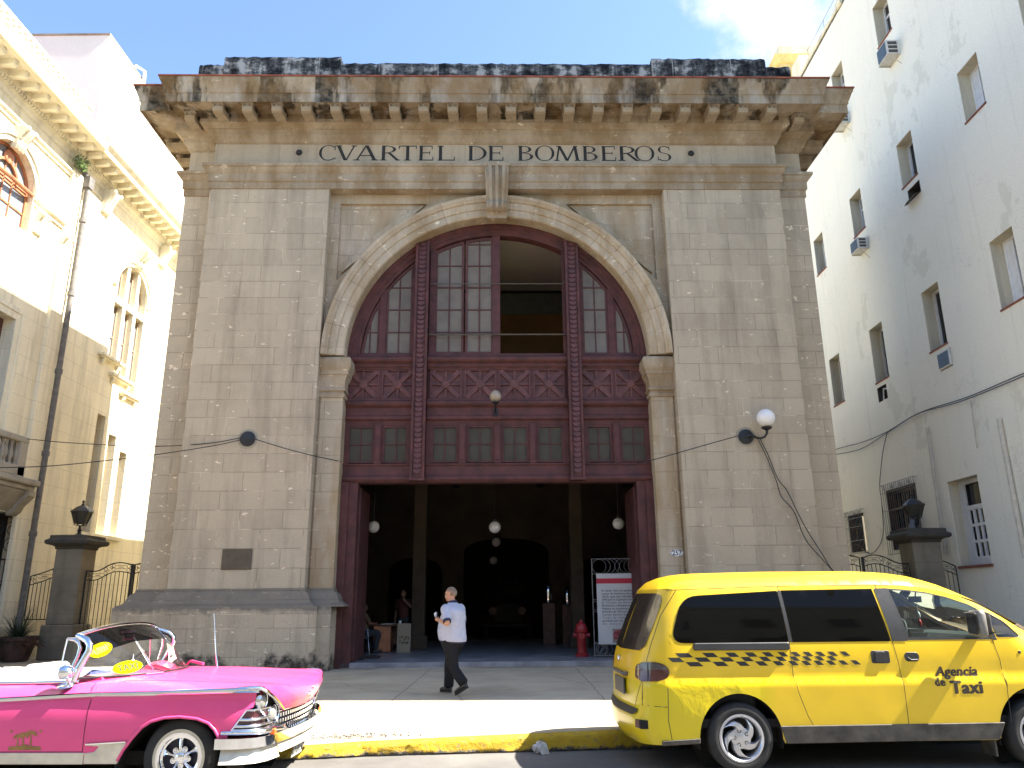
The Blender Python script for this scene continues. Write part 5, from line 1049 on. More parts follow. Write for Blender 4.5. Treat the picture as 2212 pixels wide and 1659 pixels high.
# ================================================================== yellow taxi van (local: x forwards, y to far side, z up from the road; origin under rear axle)
vth = radians(2.5); VO = Vector((2.24, 8.36, 0))+Vector((-sin(vth), cos(vth), 0))*.91+Vector((cos(vth), sin(vth), 0))*.01
VAN = thing('taxi_van', 'yellow taxi van with black checker stripe, dented and resprayed at its rear wheel', 'van', tuple(VO), vth)
_VW = [(.20,.875),(.30,.895),(.45,.908),(.70,.914),(.80,.916),(.835,.916),(.90,.893),(1.05,.896),(1.22,.888),(1.40,.862),(1.60,.818),(1.78,.765),(1.9,.72)]
vW = lambda z: interp(_VW, z) if .70 <= z <= 1.05 else sinterp(_VW, z)
vxr = lambda z: sinterp([(.2,-.93),(.32,-1.03),(.47,-1.05),(.58,-1.035),(.62,-1.02),(.80,-1.02),(1.0,-1.0),(1.15,-.965),(1.45,-.85),(1.73,-.725),(1.85,-.66)], z)
vxf = lambda z: sinterp([(.2,3.62),(.45,3.80),(.7,3.80),(.9,3.74),(1.05,3.60),(1.3,3.32),(1.6,2.98),(1.9,2.6)], z)
RX_, RY_ = .32, .32; LQ = .51
def vP(t, z, off=0):
    x0 = vxr(z)+RX_; x1 = vxf(z)-.45; w = vW(z)+off
    if t >= x0:
        if t <= x1: return (t, -w, z)
        ph = min(1, (t-x1)/.65)*pi/2; return (x1+(.45+off)*sin(ph), -w+.40*(1-cos(ph)), z) if t-x1 < .65 else (x1+.45+off, -w+.40+(t-x1-.65), z)
    q = x0-t
    if q <= LQ: ph = q/LQ*pi/2; return (x0-(RX_+off)*sin(ph)*1.0, -w+(RY_+off)*(1-cos(ph)), z)
    return (x0-RX_-off-.045*min(1, (q-LQ)/.5)**.7, min(0, -w+RY_+off+(q-LQ)), z)
def tq(z, q): return vxr(z)+RX_-q                     # t from arc distance q behind the corner start
def qc(z): return LQ+vW(z)-RY_                        # q at the centre line
ZE = [(-2,1.775),(-.75,1.775),(-.4,1.785),(.57,1.805),(1.63,1.806),(1.95,1.797),(2.15,1.775),(2.36,1.728),(2.58,1.645),(2.7,1.592),(2.96,1.452),(3.12,1.36),(3.25,1.30),(3.4,1.24),(3.55,1.16),(3.66,1.06),(3.72,.98),(3.9,.95),(6,.95)]
vze = lambda x: interp(ZE, x)
def whole(t, z): return t
zs_b = lambda x: .30 if x < .45 else .28
# outline of near half skin in (t, z): centre of tail -> round the corner -> along the side -> front centre
bot = []; zb = .30
left = [(tq(z, qc(z)), z) for z in [1.775-(1.775-.26)*k/22 for k in range(23)]]
bottom = [(-.9, .27), (-.42, .29)]+arcpts(.0, .33, .42, 186, -2, 22)+[(.44, .28), (2.62, .28), (2.66, .30)]+arcpts(3.08, .35, .43, 184, -4, 22)+[(3.56, .30), (4.2, .30)]
rightz = [(vxf(z)-.45+.65+(vW(z)-.40), z) for z in [.30+(.95-.30)*k/8 for k in range(9)]]
topx = [4.1-.06*k for k in range(98)]
OUT = left+bottom+rightz+[(x, vze(x)) for x in topx if x > tq(1.775, qc(1.775))+.03]
WR = roundpoly([(-.665,1.235),(.575,1.235),(.545,1.752),(-.49,1.70)], [.16,.02,.02,.17], 6)
WS = [(.615,1.235),(1.655,1.235),(1.575,1.765),(.585,1.755)]
WF = [(1.83,1.245),(2.735,1.245),(2.67,1.545),(2.58,1.597),(2.36,1.675),(2.15,1.725),(1.95,1.752),(1.735,1.768)]
WQ = roundpoly([(2.79,1.26),(3.06,1.265),(2.92,1.425),(2.735,1.53)], [.02,.05,.03,.02], 3)
RWd = [(tq(1.17,qc(1.17)),1.15),(tq(1.17,.40),1.16),(tq(1.23,.33),1.20),(tq(1.45,.28),1.45),(tq(1.66,.27),1.66),(tq(1.72,.31),1.715),(tq(1.735,.40),1.735),(tq(1.74,qc(1.74)),1.74)]
holes = [WR, WS, WF, WQ]
LN1 = [(.562,1.80),(.58,1.235),(.582,1.05),(.585,.93),(.62,.74),(.69,.53),(.735,.445)]; LN2 = [(1.628,1.803),(1.668,1.24),(1.70,1.0),(1.715,.80),(1.715,.44)]; LN3 = [(2.735,1.24),(2.775,1.05),(2.79,.8),(2.78,.445)]
HAT = [(tq(z, q), z) for z, q in ((1.765,.18),(1.5,.235),(1.22,.25),(1.0,.27),(.88,.30),(.7,.31),(.64,.31),(.63,.45))]+[(tq(.63, .7), .63), (tq(.63, qc(.63)-.02), .63)]
SLD = LN1+[(1.715,.445)]+LN2[::-1][1:]+[(1.1,1.80)]; FDR = LN2[:-1]+[(1.715,.445)]+[(2.78,.445)]+LN3[::-1][1:]+[(2.70,1.55),(2.60,1.635),(2.36,1.715),(2.15,1.76),(1.95,1.785)]
TGT = HAT+[(-3.2,.63),(-3.2,1.9),(HAT[0][0],1.9)]
dens = lambda l: [q for a, c in zip(l, l[1:]) for q in [(a[0]+(c[0]-a[0])*k/max(1, int(hypot(c[0]-a[0], c[1]-a[1])/.07)), a[1]+(c[1]-a[1])*k/max(1, int(hypot(c[0]-a[0], c[1]-a[1])/.07))) for k in range(max(1, int(hypot(c[0]-a[0], c[1]-a[1])/.07)))]]+[l[-1]]
clip = lambda l: [p for p in l if inside(p, OUT) and not inside(p, WF)]
b = MB(); V2, F2, _ = tri2d(OUT, [WF, WQ], .07, .085, [(-1.0+.05*k, z) for k in range(88) for z in (.70,.80,.835,.90,1.05)], [clip(dens(SLD+SLD[:1])), clip(dens(FDR[4:]+FDR[:1])) , clip(dens(HAT))])
cen = lambda f: (sum(V2[i][0] for i in f)/3, sum(V2[i][1] for i in f)/3)
GR = {'sliding_door': [f for f in F2 if inside(cen(f), SLD)], 'front_door': [f for f in F2 if inside(cen(f), FDR)], 'tailgate': [f for f in F2 if inside(cen(f), TGT)]}
_used = set(f for g in GR.values() for f in g); DOORS = {}
for s in (1, -1):
    Q2 = [(p[0], p[1]*s, p[2]) for p in (vP(t, z) for t, z in V2)]; b.add(Q2, [f for f in F2 if f not in _used])
    for nm in ('sliding_door', 'front_door'): d = MB(); d.add(Q2, GR[nm]); me = d.mesh(nm, M_YP, 32, fix=False, merge=.0005); DOORS[nm, s] = link(nm, me, VAN)
d = MB()
for s in (1, -1): d.add([(p[0], p[1]*s, p[2]) for p in (vP(t, z) for t, z in V2)], GR['tailgate'])
TG = d.build('tailgate', M_YP, VAN, smooth=32, merge=.001)
# roof, pillars and bonnet as one crowned sheet over the upper edge
def vtop(x, y):
    w = vW(vze(x)); c = interp([(-.8,.17),(-.2,.165),(1.6,.165),(2.1,.15),(2.6,.11),(3.1,.08),(3.4,.05),(3.8,.03)], x)
    x0 = vxr(1.775)+RX_; bow = .045*max(0, min(1, (w-RY_-abs(y))/.5))**.7; yb = w
    if x < x0: sn = min(1, (x0-x)/RX_); yb = w-RY_*(1-sqrt(1-sn*sn))
    g = max(0, 1-min(1, abs(y)/yb)**2.6)**.55 if x > x0-RX_ else 1
    if x < x0+.25: g *= max(0, 1-min(1, (x0+.25-x)/(RX_+.25+bow))**2.4)**.55
    return (x, y, vze(x)+c*g)
edge = [vP(t, vze(t)) for t, z in reversed(OUT[len(left)+len(bottom)+len(rightz):])]
e2 = [(p[0], p[1]) for p in edge]; e2 = [e2[0]]+[q for p, q in zip(e2, e2[1:]) if hypot(q[0]-p[0], q[1]-p[1]) > .004]
loop = [(x, y) for x, y in e2]+[(x, -y) for x, y in reversed(e2)]
WSC = [(2.30,-.60),(3.14,-.74),(3.24,-.4),(3.27,0),(3.24,.4),(3.14,.74),(2.30,.60),(2.27,0)]
V3, F3, _ = tri2d(loop, [WSC], .09, .11); b.add([vtop(*p) for p in V3], F3)
b.build('body', M_YP, VAN, smooth=32, merge=.012)
b = MB(); iw = [f for f in F2 if min(V2[i][1] for i in f) > .85 and -.9 < min(V2[i][0] for i in f) and max(V2[i][0] for i in f) < 3.3]
for s in (1, -1): b.add([(p[0], p[1]*s, p[2]) for p in (vP(t, z, -.022) for t, z in V2)], iw)
b.add([(p[0], p[1]*.98, p[2]-.025) for p in (vtop(*q) for q in V3)], [f for f in F3 if max(V3[i][0] for i in f) < 3.2]); b.build('cabin_lining', M_DASH, VAN, fix=False)
g = MB(); g.patch(WSC, [], lambda x, y: (vtop(x, y)[0], y, vtop(x, y)[2]-.006), .12, .2); g.build('windscreen', M_CLEAR, VAN, smooth=60)
off = lambda d, s=1: (lambda t, z: (vP(t, z, d)[0], vP(t, z, d)[1]*s, z))
def skin(b, poly, d, s=1, step=.08, holes=(), grid=.09): b.patch(poly, list(holes), off(d, s), step, grid)
for s in (1, -1):
    b = MB(); skin(b, WR, .004, s); b.build('side_window', M_TINT, VAN, smooth=60, fix=False); b = MB(); skin(b, WS, .004, s); b.build('side_window', M_TINT, DOORS['sliding_door', s], smooth=60, fix=False)
    b = MB(); skin(b, WF, -.006, s); b.build('front_window', M_CLEAR, DOORS['front_door', s], smooth=60, fix=False); b = MB(); skin(b, WQ, -.006, s); b.build('quarter_window', M_CLEAR, VAN, smooth=60, fix=False)
    b = MB(); skin(b, [(1.672,1.236),(1.828,1.236),(1.733,1.770),(1.60,1.766)], .005, s); skin(b, [(2.742,1.236),(2.785,1.236),(2.73,1.52),(2.68,1.545)], .006, s)
    for P, dd in ((WF, .022), (WQ, .016)):
        c = (sum(p[0] for p in P)/len(P), sum(p[1] for p in P)/len(P)); I = [(c[0]+(p[0]-c[0])*(1-dd*2.2), c[1]+(p[1]-c[1])*(1-dd*4)) for p in P]; skin(b, P, .003, s, .08, [I], None)
    b.build('window_trim', M_PLAS, VAN, smooth=40, fix=False); b = MB(); skin(b, [(.577,1.236),(.613,1.236),(.583,1.755),(.547,1.752)], .0045, s); b.build('window_trim', M_PLAS, VAN, smooth=40, fix=False)
    b = MB(); b.prism(roundpoly([(-.43,1.165),(.575,1.160),(.578,1.236),(-.425,1.236)], .02, 2), lambda t, z, d: (t, s*(-vW(z)-d), z), -.01, .022); b.build('door_rail', M_PLAS, VAN, bev=.008)
    b = MB(); b.prism([(.455,.275),(2.64,.285),(2.71,.445),(.40,.44)], lambda t, z, d: (t, s*(-vW(z)-d), z), -.03, .012); b.prism([(-.80,.27),(-.42,.285),(-.415,.335),(-.80,.315)], lambda t, z, d: (t, s*(-vW(z)-d), z), -.02, .006); b.build('sill', M_SILLG, VAN, bev=.006)
    # shut lines (real grooves read as thin dark strips) and door swage
    b = MB()
    def line(pts, w=.006, d=.0016):
        for p, q in zip(pts, pts[1:]):
            L = hypot(q[0]-p[0], q[1]-p[1]); n = (-(q[1]-p[1])/L*w/2, (q[0]-p[0])/L*w/2); k = max(1, int(L/.06))
            for i in range(k):
                A = (p[0]+(q[0]-p[0])*i/k, p[1]+(q[1]-p[1])*i/k); B = (p[0]+(q[0]-p[0])*(i+1)/k, p[1]+(q[1]-p[1])*(i+1)/k)
                o = off(d, s); b.add([o(A[0]-n[0], A[1]-n[1]), o(B[0]-n[0], B[1]-n[1]), o(B[0]+n[0], B[1]+n[1]), o(A[0]+n[0], A[1]+n[1])], [(0,1,2,3)])
    line([(.562,1.80),(.58,1.235),(.582,1.05),(.585,.93),(.62,.74),(.69,.53),(.735,.445)]); line([(1.628,1.805),(1.668,1.24),(1.70,1.0),(1.715,.80),(1.715,.44)]); line([(2.735,1.24),(2.775,1.05),(2.79,.8),(2.78,.445)])
    line([(-.655,1.765),(.56,1.80),(1.63,1.805),(1.95,1.792)], .005)
    line([(tq(1.82,.18),1.765),(tq(1.5,.235),1.5),(tq(1.22,.25),1.22),(tq(1.0,.27),1.0)]); line([(tq(.88,.30),.88),(tq(.7,.30),.7),(tq(.64,.31),.64),(tq(.62,.03),.63)]); line([(tq(.86,.02),.86),(tq(.5,.0),.5),(tq(.3,.0),.30)]); line([(tq(.88,.30),.88),(tq(.60,.44),.6),(tq(.60,qc(.6)),.60)])
    b.build('shut_lines', M_PLAS, VAN, fix=False)
# checker stripe
b = MB()
def chk(t0, t1, r): 
    z1 = 1.140-.0435*r; z0 = z1-.0425; sk = .050; skin(b, [(t0+sk*(r+1), z0), (t1+sk*(r+1), z0), (t1+sk*r, z1), (t0+sk*r, z1)], .0014, 1, .05, (), None)
ws = [.13]+[x for q in (.278,.2395,.2007,.181,.162,.136,.128,.13,.128,.13) for x in (q*.52, q*.48)]+[.066, .07]; t = -.75; ks = []
for w in ws: ks.append((t, t+w*.95)); t += w
for i, (a, c) in enumerate(ks):
    if i % 2: chk(a-.0, c, 0)
    elif i < 19: chk(a-.03*0, c, 1)
    if i % 2: chk(a, c, 2)
b.build('checker_stripe', M_CHK, VAN, fix=False)
b = MB(); fm = lambda sx, x0, z0, d=0: (lambda x, y: off(.0014+d)(x0+x*sx, z0+y))

for i, (dx, dz) in enumerate(((0,0),(.005,0),(-.005,0),(.0025,.003),(-.0025,-.003),(.008,0))):
    b.text('Agencia', fm(1, 2.075+dx, .893+dz, i*.0001), .128, .001, .16, 'LEFT', 1.08); b.text('de', fm(.98, 2.04+dx, .800+dz, i*.0001), .108, .001, .0, 'LEFT', 1.05); b.text('Taxi', fm(1.02, 2.20+dx*1.5, .725+dz*1.3, i*.0001), .172, .0015, 0, 'LEFT', 1.1)
b.build('door_lettering', M_BROWNT, DOORS['front_door', 1], fix=False)
# handles, fuel, lamps, mirror
def padH(x0, x1, z0, z1, r, name, par=None, extra=None):
    b = MB(); b.prism(rrect(x0, x1, z0, z1, r), lambda t, z, d: (t, -vW(z)-d, z), -.02, .004)
    if extra: extra(b)
    return b.build(name, M_PLAS, par or VAN, bev=.002)
padH(1.42, 1.615, 1.02, 1.145, .025, 'sliding_door_handle', DOORS['sliding_door', 1], lambda b: b.prism(rrect(1.46, 1.57, 1.03, 1.135, .012), lambda t, z, d: (t, -vW(z)-d, z), .002, .010))
padH(1.77, 1.925, 1.035, 1.125, .04, 'front_door_handle', DOORS['front_door', 1], lambda b: b.tube([(1.80,-.898,1.075),(1.83,-.904,1.05),(1.90,-.904,1.05),(1.915,-.898,1.065)], .010, 8))
padH(2.985, 3.015, 1.10, 1.13, .012, 'side_marker')
for s in (1, -1):
    P = [(tq(.96,.40),.90),(tq(.92,.30),.865),(tq(.88,.10),.875),(tq(.9,.02),.90),(tq(.97,-.0),.965),(tq(1.02,.05),1.03),(tq(1.05,.15),1.055),(tq(1.05,.30),1.05),(tq(1.02,.40),1.01)]; P = roundpoly(P, .03, 3)
    b = MB(); skin(b, P, .014, s, .05, (), .06); L = b.build('tail_light', M_RLENS, VAN, smooth=60, fix=False)
    b = MB(); skin(b, [(tq(.97,.38),.975),(tq(.97,.02),.985),(tq(1.02,.06),1.02),(tq(1.04,.15),1.045),(tq(1.04,.30),1.04),(tq(1.02,.37),1.01)], .017, s, .05, (), .06); b.build('clear_lens', M_WLENS, L, smooth=60, fix=False)
    b = MB(); skin(b, [(tq(.97,.235),.875),(tq(.97,.225),.875),(tq(1.04,.225),1.045),(tq(1.04,.235),1.045)], .019, s, None, (), None); b.build('lens_seam', M_PLAS, L, fix=False)
    b = MB(); skin(b, [(tq(.43,.38),.42),(tq(.43,.30),.42),(tq(.5,.30),.50),(tq(.5,.38),.50)], .006, s, None, (), None); b.build('reflector', M_RLENS, VAN, fix=False)
b = MB(); R2 = [p for p in RWd]; 
for s in (1, -1): skin(b, R2, .006, s, .08)
b.build('rear_window', simple('smoked rear glass', (.034,.027,.022), .2, var=.2, coat=.12), TG, smooth=60, fix=False)
xr = lambda z: vxr(z)-.045
b = MB()
for s in (1, -1): skin(b, [(tq(.55,.36),.565),(tq(.53,.44),.535),(tq(.53,qc(.53)),.53),(tq(.60,qc(.60)),.605),(tq(.60,.36),.60)], .012, s, .06)
b.build('bumper_step', M_PLAS, VAN, smooth=50, fix=False)
b = MB(); b.prism(rrect(-.27, .27, .70, .86, .01), lambda y, z, d: (xr(z)-d, y-.12, z), .0, .012); pl = b.build('rear_plate', simple('dark rear plate', (.05,.05,.055), .5), VAN); MB().box(xr(.95)-.03, xr(.95)+.05, -.44, .2, .89, .93).build('plate_lamp', M_WLENS, VAN, bev=.006)
b = MB(); b.text('H1', lambda x, y: (xr(.72)-.006, -.50-x+.1, .70+y), .07, .002); b.build('badge', M_CHROME, VAN, fix=False)
b = MB(); b.tube([(xr(1.03)-.008, .045*cos(a), 1.04+.03*sin(a)) for a in [2*pi*k/20 for k in range(20)]], .006, 6, closed=True); b.tube([(xr(1.03)-.01,-.02,1.02),(xr(1.03)-.01,.02,1.06)], .006, 6); b.build('emblem', M_CHROME, VAN, smooth=60)
for s in (1, -1):
    b = MB(); q = lambda x, w, z0, z1, y0: [(x, s*y0, z0), (x, s*(y0-w), z0+.02), (x, s*(y0-w), z1-.03), (x, s*y0, z1)]
    b.rings([[(x, s*(-.885-d), z) for d, z in ((.06,1.30),(.25,1.275),(.285,1.30),(.285,1.50),(.255,1.545),(.09,1.535),(.06,1.50))] if i in (1,2) else [(x, s*(-.885-.17+(d-.17)*.75), 1.41+(z-1.41)*.8) for d, z in ((.06,1.30),(.25,1.275),(.285,1.30),(.285,1.50),(.255,1.545),(.09,1.535),(.06,1.50))] for i, x in enumerate((2.44,2.47,2.53,2.60))])
    b.obox((2.58, s*-.93, 1.33), (.05,.09,.035), frot()); mr = b.build('wing_mirror', simple('dull grey mirror shell', (.20,.185,.16), .4, var=.3), VAN, smooth=50, bev=.012)
    MB().add([(2.437, s*(-.885-d), z) for d, z in ((.09,1.32),(.24,1.30),(.26,1.32),(.26,1.49),(.24,1.52),(.10,1.515))], [tuple(range(6))]).build('mirror_glass', M_CHROME, mr, fix=False)
# cabin
b = MB(); b.prism([(2.62,.7),(3.2,.7),(3.25,1.22),(3.0,1.29),(2.75,1.27),(2.60,1.17),(2.55,1.0)], lambda x, z, d: (x, d, z), -.80, .80); b.box(2.45,2.7,.22,.62,1.16,1.31); b.build('dashboard', M_DASH, VAN, bev=.04, seg=2)
b = MB(); b.tube([(2.42+.06*sin(a), .42+.19*cos(a), 1.23+.19*sin(a)) for a in [2*pi*k/24 for k in range(24)]], .016, 8, closed=True); b.tube([(2.42,.42,1.22),(2.75,.42,1.08)], .03, 8); b.tube([(2.40,.24,1.22),(2.40,.60,1.22)], .018, 6); b.build('steering_wheel', M_DASH, VAN, smooth=60)
for x in (.0, .95, 1.85):
    for y in (-.45, .45): b = MB(); b.box(x-.28,x+.25,y-.25,y+.25,.5,.78); b.obox((x-.30,y,1.08), (.07,.24,.33), frot(0,-.2,0)); b.obox((x-.38,y,1.47), (.045,.13,.09), frot(0,-.15,0)); b.build('seat', M_DKS, VAN, bev=.05, seg=2)
MB().box(-1.0, 3.3, -.84, .84, .42, .5).build('floor_pan', M_DARKW, VAN); MB().box(-.9, 3.6, -.7, .7, .26, .42).build('underbody', M_DARKW, VAN)
b = MB(); b.tube([(2.52,.05,1.78),(2.50,.05,1.68)], .008, 5); b.obox((2.49,.05,1.65), (.02,.11,.035), frot()); b.build('rear_view_mirror', M_PLAS, VAN)
b = MB(); b.tube([(2.47,-.02,1.63),(2.47,-.02,1.5)], .003, 4); b.sphere((2.47,-.02,1.47), .028, 10, (.6,1,1.6)); b.build('hanging_charm', M_WPAINT, VAN, smooth=60); MB().sphere((2.47,-.02,1.385), .03, 10, (.7,1,1.6)).build('charm_tassel', simple('red tassel', (.45,.02,.02), .5), VAN, smooth=60)
for s in (1, -1):
    for x in (0, 3.08):
        b = MB(); b.rings([[(x+.43*cos(a), s*y, .33+.43*sin(a)) for a in [-.25+(pi+.5)*k/20 for k in range(21)]] for y in (-.885, -.55)], False, False, False); b.add([(x+.43*cos(a), s*-.55, .33+.43*sin(a)) for a in [2*pi*k/20 for k in range(20)]], [tuple(range(20))]); b.build('wheel_housing', M_DARKW, VAN, fix=False)
        wheel(VAN, 'wheel', x, s*-.80, .33, .33, .212, .205, -s, van_rim)
    b = MB(); b.box(2.60,2.62,min(s*-.86,s*-.62),max(s*-.86,s*-.62),.12,.36); b.build('mud_flap', M_SILLG, VAN)
b = MB(); b.box(3.70,3.88,-.85,.85,.30,.62); b.build('front_bumper', M_YP, VAN, bev=.08, seg=3)
# ================================================================== pink convertible (local: x forwards, y to far side, origin on the road under the front axle)
M_PINK = paint('pink car paint', (.78, .078, .24), 0, .3)
M_WHITE_V = simple('white vinyl', (.80,.79,.76), .45, var=.05); M_CREAMP = simple('cream painted chrome', (.62,.57,.46), .4, .3, var=.12); M_YST = simple('yellow sticker', (.33,.40,.0), .8, var=.03, spec=.05); M_YST2 = simple('yellow sticker warm', (.40,.37,.0), .8, var=.03, spec=.05); M_GOLD = simple('faded gold decal', (.30,.17,.05), .6, var=.3)
CAR = thing('convertible_car', 'pink open-top vintage taxi with chrome bumper and white seats', 'car', (-3.0, 8.49, 0), radians(-2))
cw = lambda x, z: sinterp([(.2,.945),(.30,.958),(.38,.966),(.52,.988),(.66,.996),(.76,.988),(.83,.968),(.87,.966),(.90,.985),(.95,.985)], z)-.025*max(0, min(1, (x-.0)/.6))*math.exp(-((z-.85)/.045)**2)-.03*max(0, (x-.35)/.35)**2*(z < .84)
zst = lambda x: sinterp([(-5,.98),(-4.3,.95),(-3.2,.86),(-2.4,.835),(-1.69,.85),(-.86,.89),(-.46,.897),(.2,.915),(.65,.925),(.8,.92)], x)
ARCH = [(.39,.44),(.365,.52),(.33,.575),(.27,.63),(.16,.668),(.0,.684),(-.14,.676),(-.26,.645),(-.34,.595),(-.42,.505),(-.50,.40),(-.56,.29)]
RARC = [(-2.70,.29),(-2.74,.45),(-2.86,.56),(-3.1,.60),(-3.35,.56),(-3.48,.45),(-3.52,.30)]
FR = [(.47,.56),(.50,.60),(.60,.74),(.655,.76),(.675,.905)]
SID = ARCH[::-1][:0]+[(x, z) for x, z in reversed(ARCH)]+[(.42,.46)]+FR+[(x, zst(x)) for x in [.65-.1*k for k in range(51)]]+[(-4.42,.8),(-4.4,.45),(-4.3,.32)]+RARC[::-1]+[(-2.6,.30),(-.62,.29)]
fs = lambda s, o=0: (lambda x, z: (x, s*-(cw(x, z)+o), z))
DR = [(-.848,zst(-.85)-.03),(-.852,.84),(-.87,.386),(-2.1,.386),(-2.1,zst(-2.1)-.03)]
_dl = [(x, .386) for x in [-.87-.06*k for k in range(21)]]; _dv = [(-.848-.022*k/8, zst(-.85)-.03+(.386-zst(-.85)+.03)*k/8) for k in range(9)]; _dt = [(-.85-.0625*k, zst(-.85-.0625*k)-.03) for k in range(21)]; _de = [(-2.1, .386+(zst(-2.1)-.03-.386)*k/8) for k in range(9)]
DRP = _dv+_dl[1:]+_de[1:]+_dt[::-1][1:]
b = MB(); V, F, _ = tri2d(SID, [], .06, .07, (), [DRP+DRP[:1]]); cD = lambda f: (sum(V[i][0] for i in f)/3, sum(V[i][1] for i in f)/3)
for s in (1, -1):
    Q = [fs(s)(*p) for p in V]; b.add(Q, [f for f in F if not inside(cD(f), DRP)]); d = MB(); d.add(Q, [f for f in F if inside(cD(f), DRP)]); CD_ = link('door', d.mesh('door', M_PINK, 38, fix=False, merge=.0005), CAR)
    if s == 1: CARDOOR = CD_
xfr = lambda y: .915-.205*min(1, abs(y)/.95)**2.2
zc = lambda x: sinterp([(-5,1.0),(-4,1.02),(-3,1.01),(-1.2,1.0),(-.6,1.0),(-.15,.992),(.4,.958),(.77,.935),(.90,.905),(.96,.885)], x)
def ctop(x, y):
    k = min(1, abs(y)/.985); zs = zst(x); c = zc(x)-.012*math.exp(-((abs(y)-.55)/.14)**2)*max(0, min(1, (x+.7)/.4)); z = zs+(c-zs)*(1-k**5)**.62
    return (x, y, z)
TOPL = [(x, -.985) for x in [-4.4+.1*k for k in range(51)]]+[(.66,-.984),(.70,-.97)]+[(xfr(y), y) for y in [-.93+.062*k for k in range(31)]]+[(.70,.97),(.66,.984)]+[(x, .985) for x in [.6-.1*k for k in range(51)]]
COCK = roundpoly([(-1.02,-.86),(-.60,-.55),(-.52,0),(-.60,.55),(-1.02,.86),(-2.95,.84),(-3.02,.6),(-3.02,-.6),(-2.95,-.84)], .06, 3)
V, F, _ = tri2d(TOPL, [COCK], .07, .09); b.add([ctop(*p) for p in V], F)
# sloping nose of the bonnet with its cut-back brows
def nose(y, z): x = xfr(y); t = max(0, ctop(x, y)[2]-z); return (x-.10*t-1.6*t*t+ .018*min(1, t/.05), y, z)
ztop = lambda y: ctop(xfr(y), y)[2]
ys = [-.92+.0575*k for k in range(33)]
NOSE = [(y, ztop(y)) for y in ys]+[(.90,.885),(.56,.70),(.50,.685),(.25,.672),(0,.668),(-.25,.672),(-.50,.685),(-.56,.70),(-.90,.885)]
V, F, _ = tri2d(NOSE, [], .06, .07); b.add([nose(*p) for p in V], F)
b.build('body', M_PINK, CAR, smooth=38, merge=.008)
# arch lips, strips, rocker
for s in (1, -1):
    b = MB(); b.tube([(x, s*-(cw(x, z)+.004), z) for x, z in resample(ARCH+ARCH[-2:0:-1], .04)[:len(resample(ARCH+ARCH[-2:0:-1], .04))//2]], .014, 8); b.build('arch_lip', M_PINK, CAR, smooth=60)
    b = MB(); xs = [-4.3+.08*k for k in range(64) if -4.3+.08*k < .66]
    b.rings([[(x, s*-(cw(x, zst(x)-.02)+d), zst(x)+e) for d, e in ((-.02,-.042),(.012,-.040),(.024,-.026),(.022,-.010),(.008,.002),(-.03,.004))] for x in xs]+[[(.70, s*-(.955+d), .92+e) for d, e in ((-.02,-.042),(.012,-.040),(.024,-.026),(.022,-.010),(.008,.002),(-.03,.004))]])
    N = [nose(y, z) for y, z in ((-.955,.915),(-.955,.915),(-.955,.915),(-.90,.885),(-.80,.832),(-.68,.767),(-.58,.712),(-.53,.69))]; N[0] = (.48,-.978,.922); N[1] = (.62,-.976,.926); N[2] = (.695,-.956,.922)
    b.tube([(p[0]+.008, s*-p[1]*-1, p[2]) for p in N], [.008,.016]+[.018]*(len(N)-2), 8); b.build('side_moulding', M_CHROME, CAR, smooth=40)
    b = MB(); b.prism([(-.86,.285),(-.855,.382),(-2.62,.382),(-2.64,.285)], lambda x, z, d: (x, s*-(cw(x, z)+d), z), -.03, .008); b.prism([(-.852,.288),(-.55,.288),(-.468,.468),(-.82,.456),(-.845,.445),(-.72,.435),(-.76,.39),(-.852,.378)], lambda x, z, d: (x, s*-(cw(x, z)+d), z), -.02, .008); b.build('rocker_trim', M_CREAMP, CAR, bev=.004)
    b = MB(); b.prism([(-.84,.447),(-.468,.469),(-.475,.480),(-.84,.460)], lambda x, z, d: (x, s*-(cw(x, z)+d), z), .008, .016); b.build('trim_edge', M_CHROME, CAR)
    b = MB()
    def cl(pts, w=.007, o=.002):
        for p, q in zip(pts, pts[1:]): f = fs(s, o); b.add([f(p[0]-w/2, p[1]), f(p[0]+w/2, p[1]), f(q[0]+w/2, q[1]), f(q[0]-w/2, q[1])], [(0,1,2,3)])
    cl([(-.845,zst(-.85)-.04)]+[(-.85-.02*k/6, .84-.46*k/6) for k in range(7)]); f = fs(s, .002); b.add([f(-.87,.386), f(-2.1,.386), f(-2.1,.392), f(-.87,.392)], [(0,1,2,3)])
    T = lambda x, y: (x, s*y*-1, ctop(x, y)[2]+.002)
    for P in ([(-.855,-.984),(-.87,-.93),(-.88,-.88),(-.885,-.86)], [(-.66,-.84),(-.64,-.83),(-.62,-.81),(-.58,-.805),(-.2,-.80),(.2,-.795),(.5,-.78)], [(.5,-.78),(.75,-.72),(.86,-.55)]):
        for p, q in zip(P, P[1:]):
            d = Vector((q[1]-p[1], p[0]-q[0])).normalized()*.003; b.add([T(p[0]-d.x, p[1]-d.y), T(p[0]+d.x, p[1]+d.y), T(q[0]+d.x, q[1]+d.y), T(q[0]-d.x, q[1]-d.y)], [(0,1,2,3)])
    b.build('panel_gaps', simple('dark pink gap', (.11,.006,.03), .6), CAR, fix=False)
    b = MB(); b.tube([(x, s*-.855, ctop(x, .855)[2]+.012) for x in [-1.05-.1*k for k in range(20)]], .016, 8); b.build('sill_moulding', M_CHROME, CAR, smooth=60)
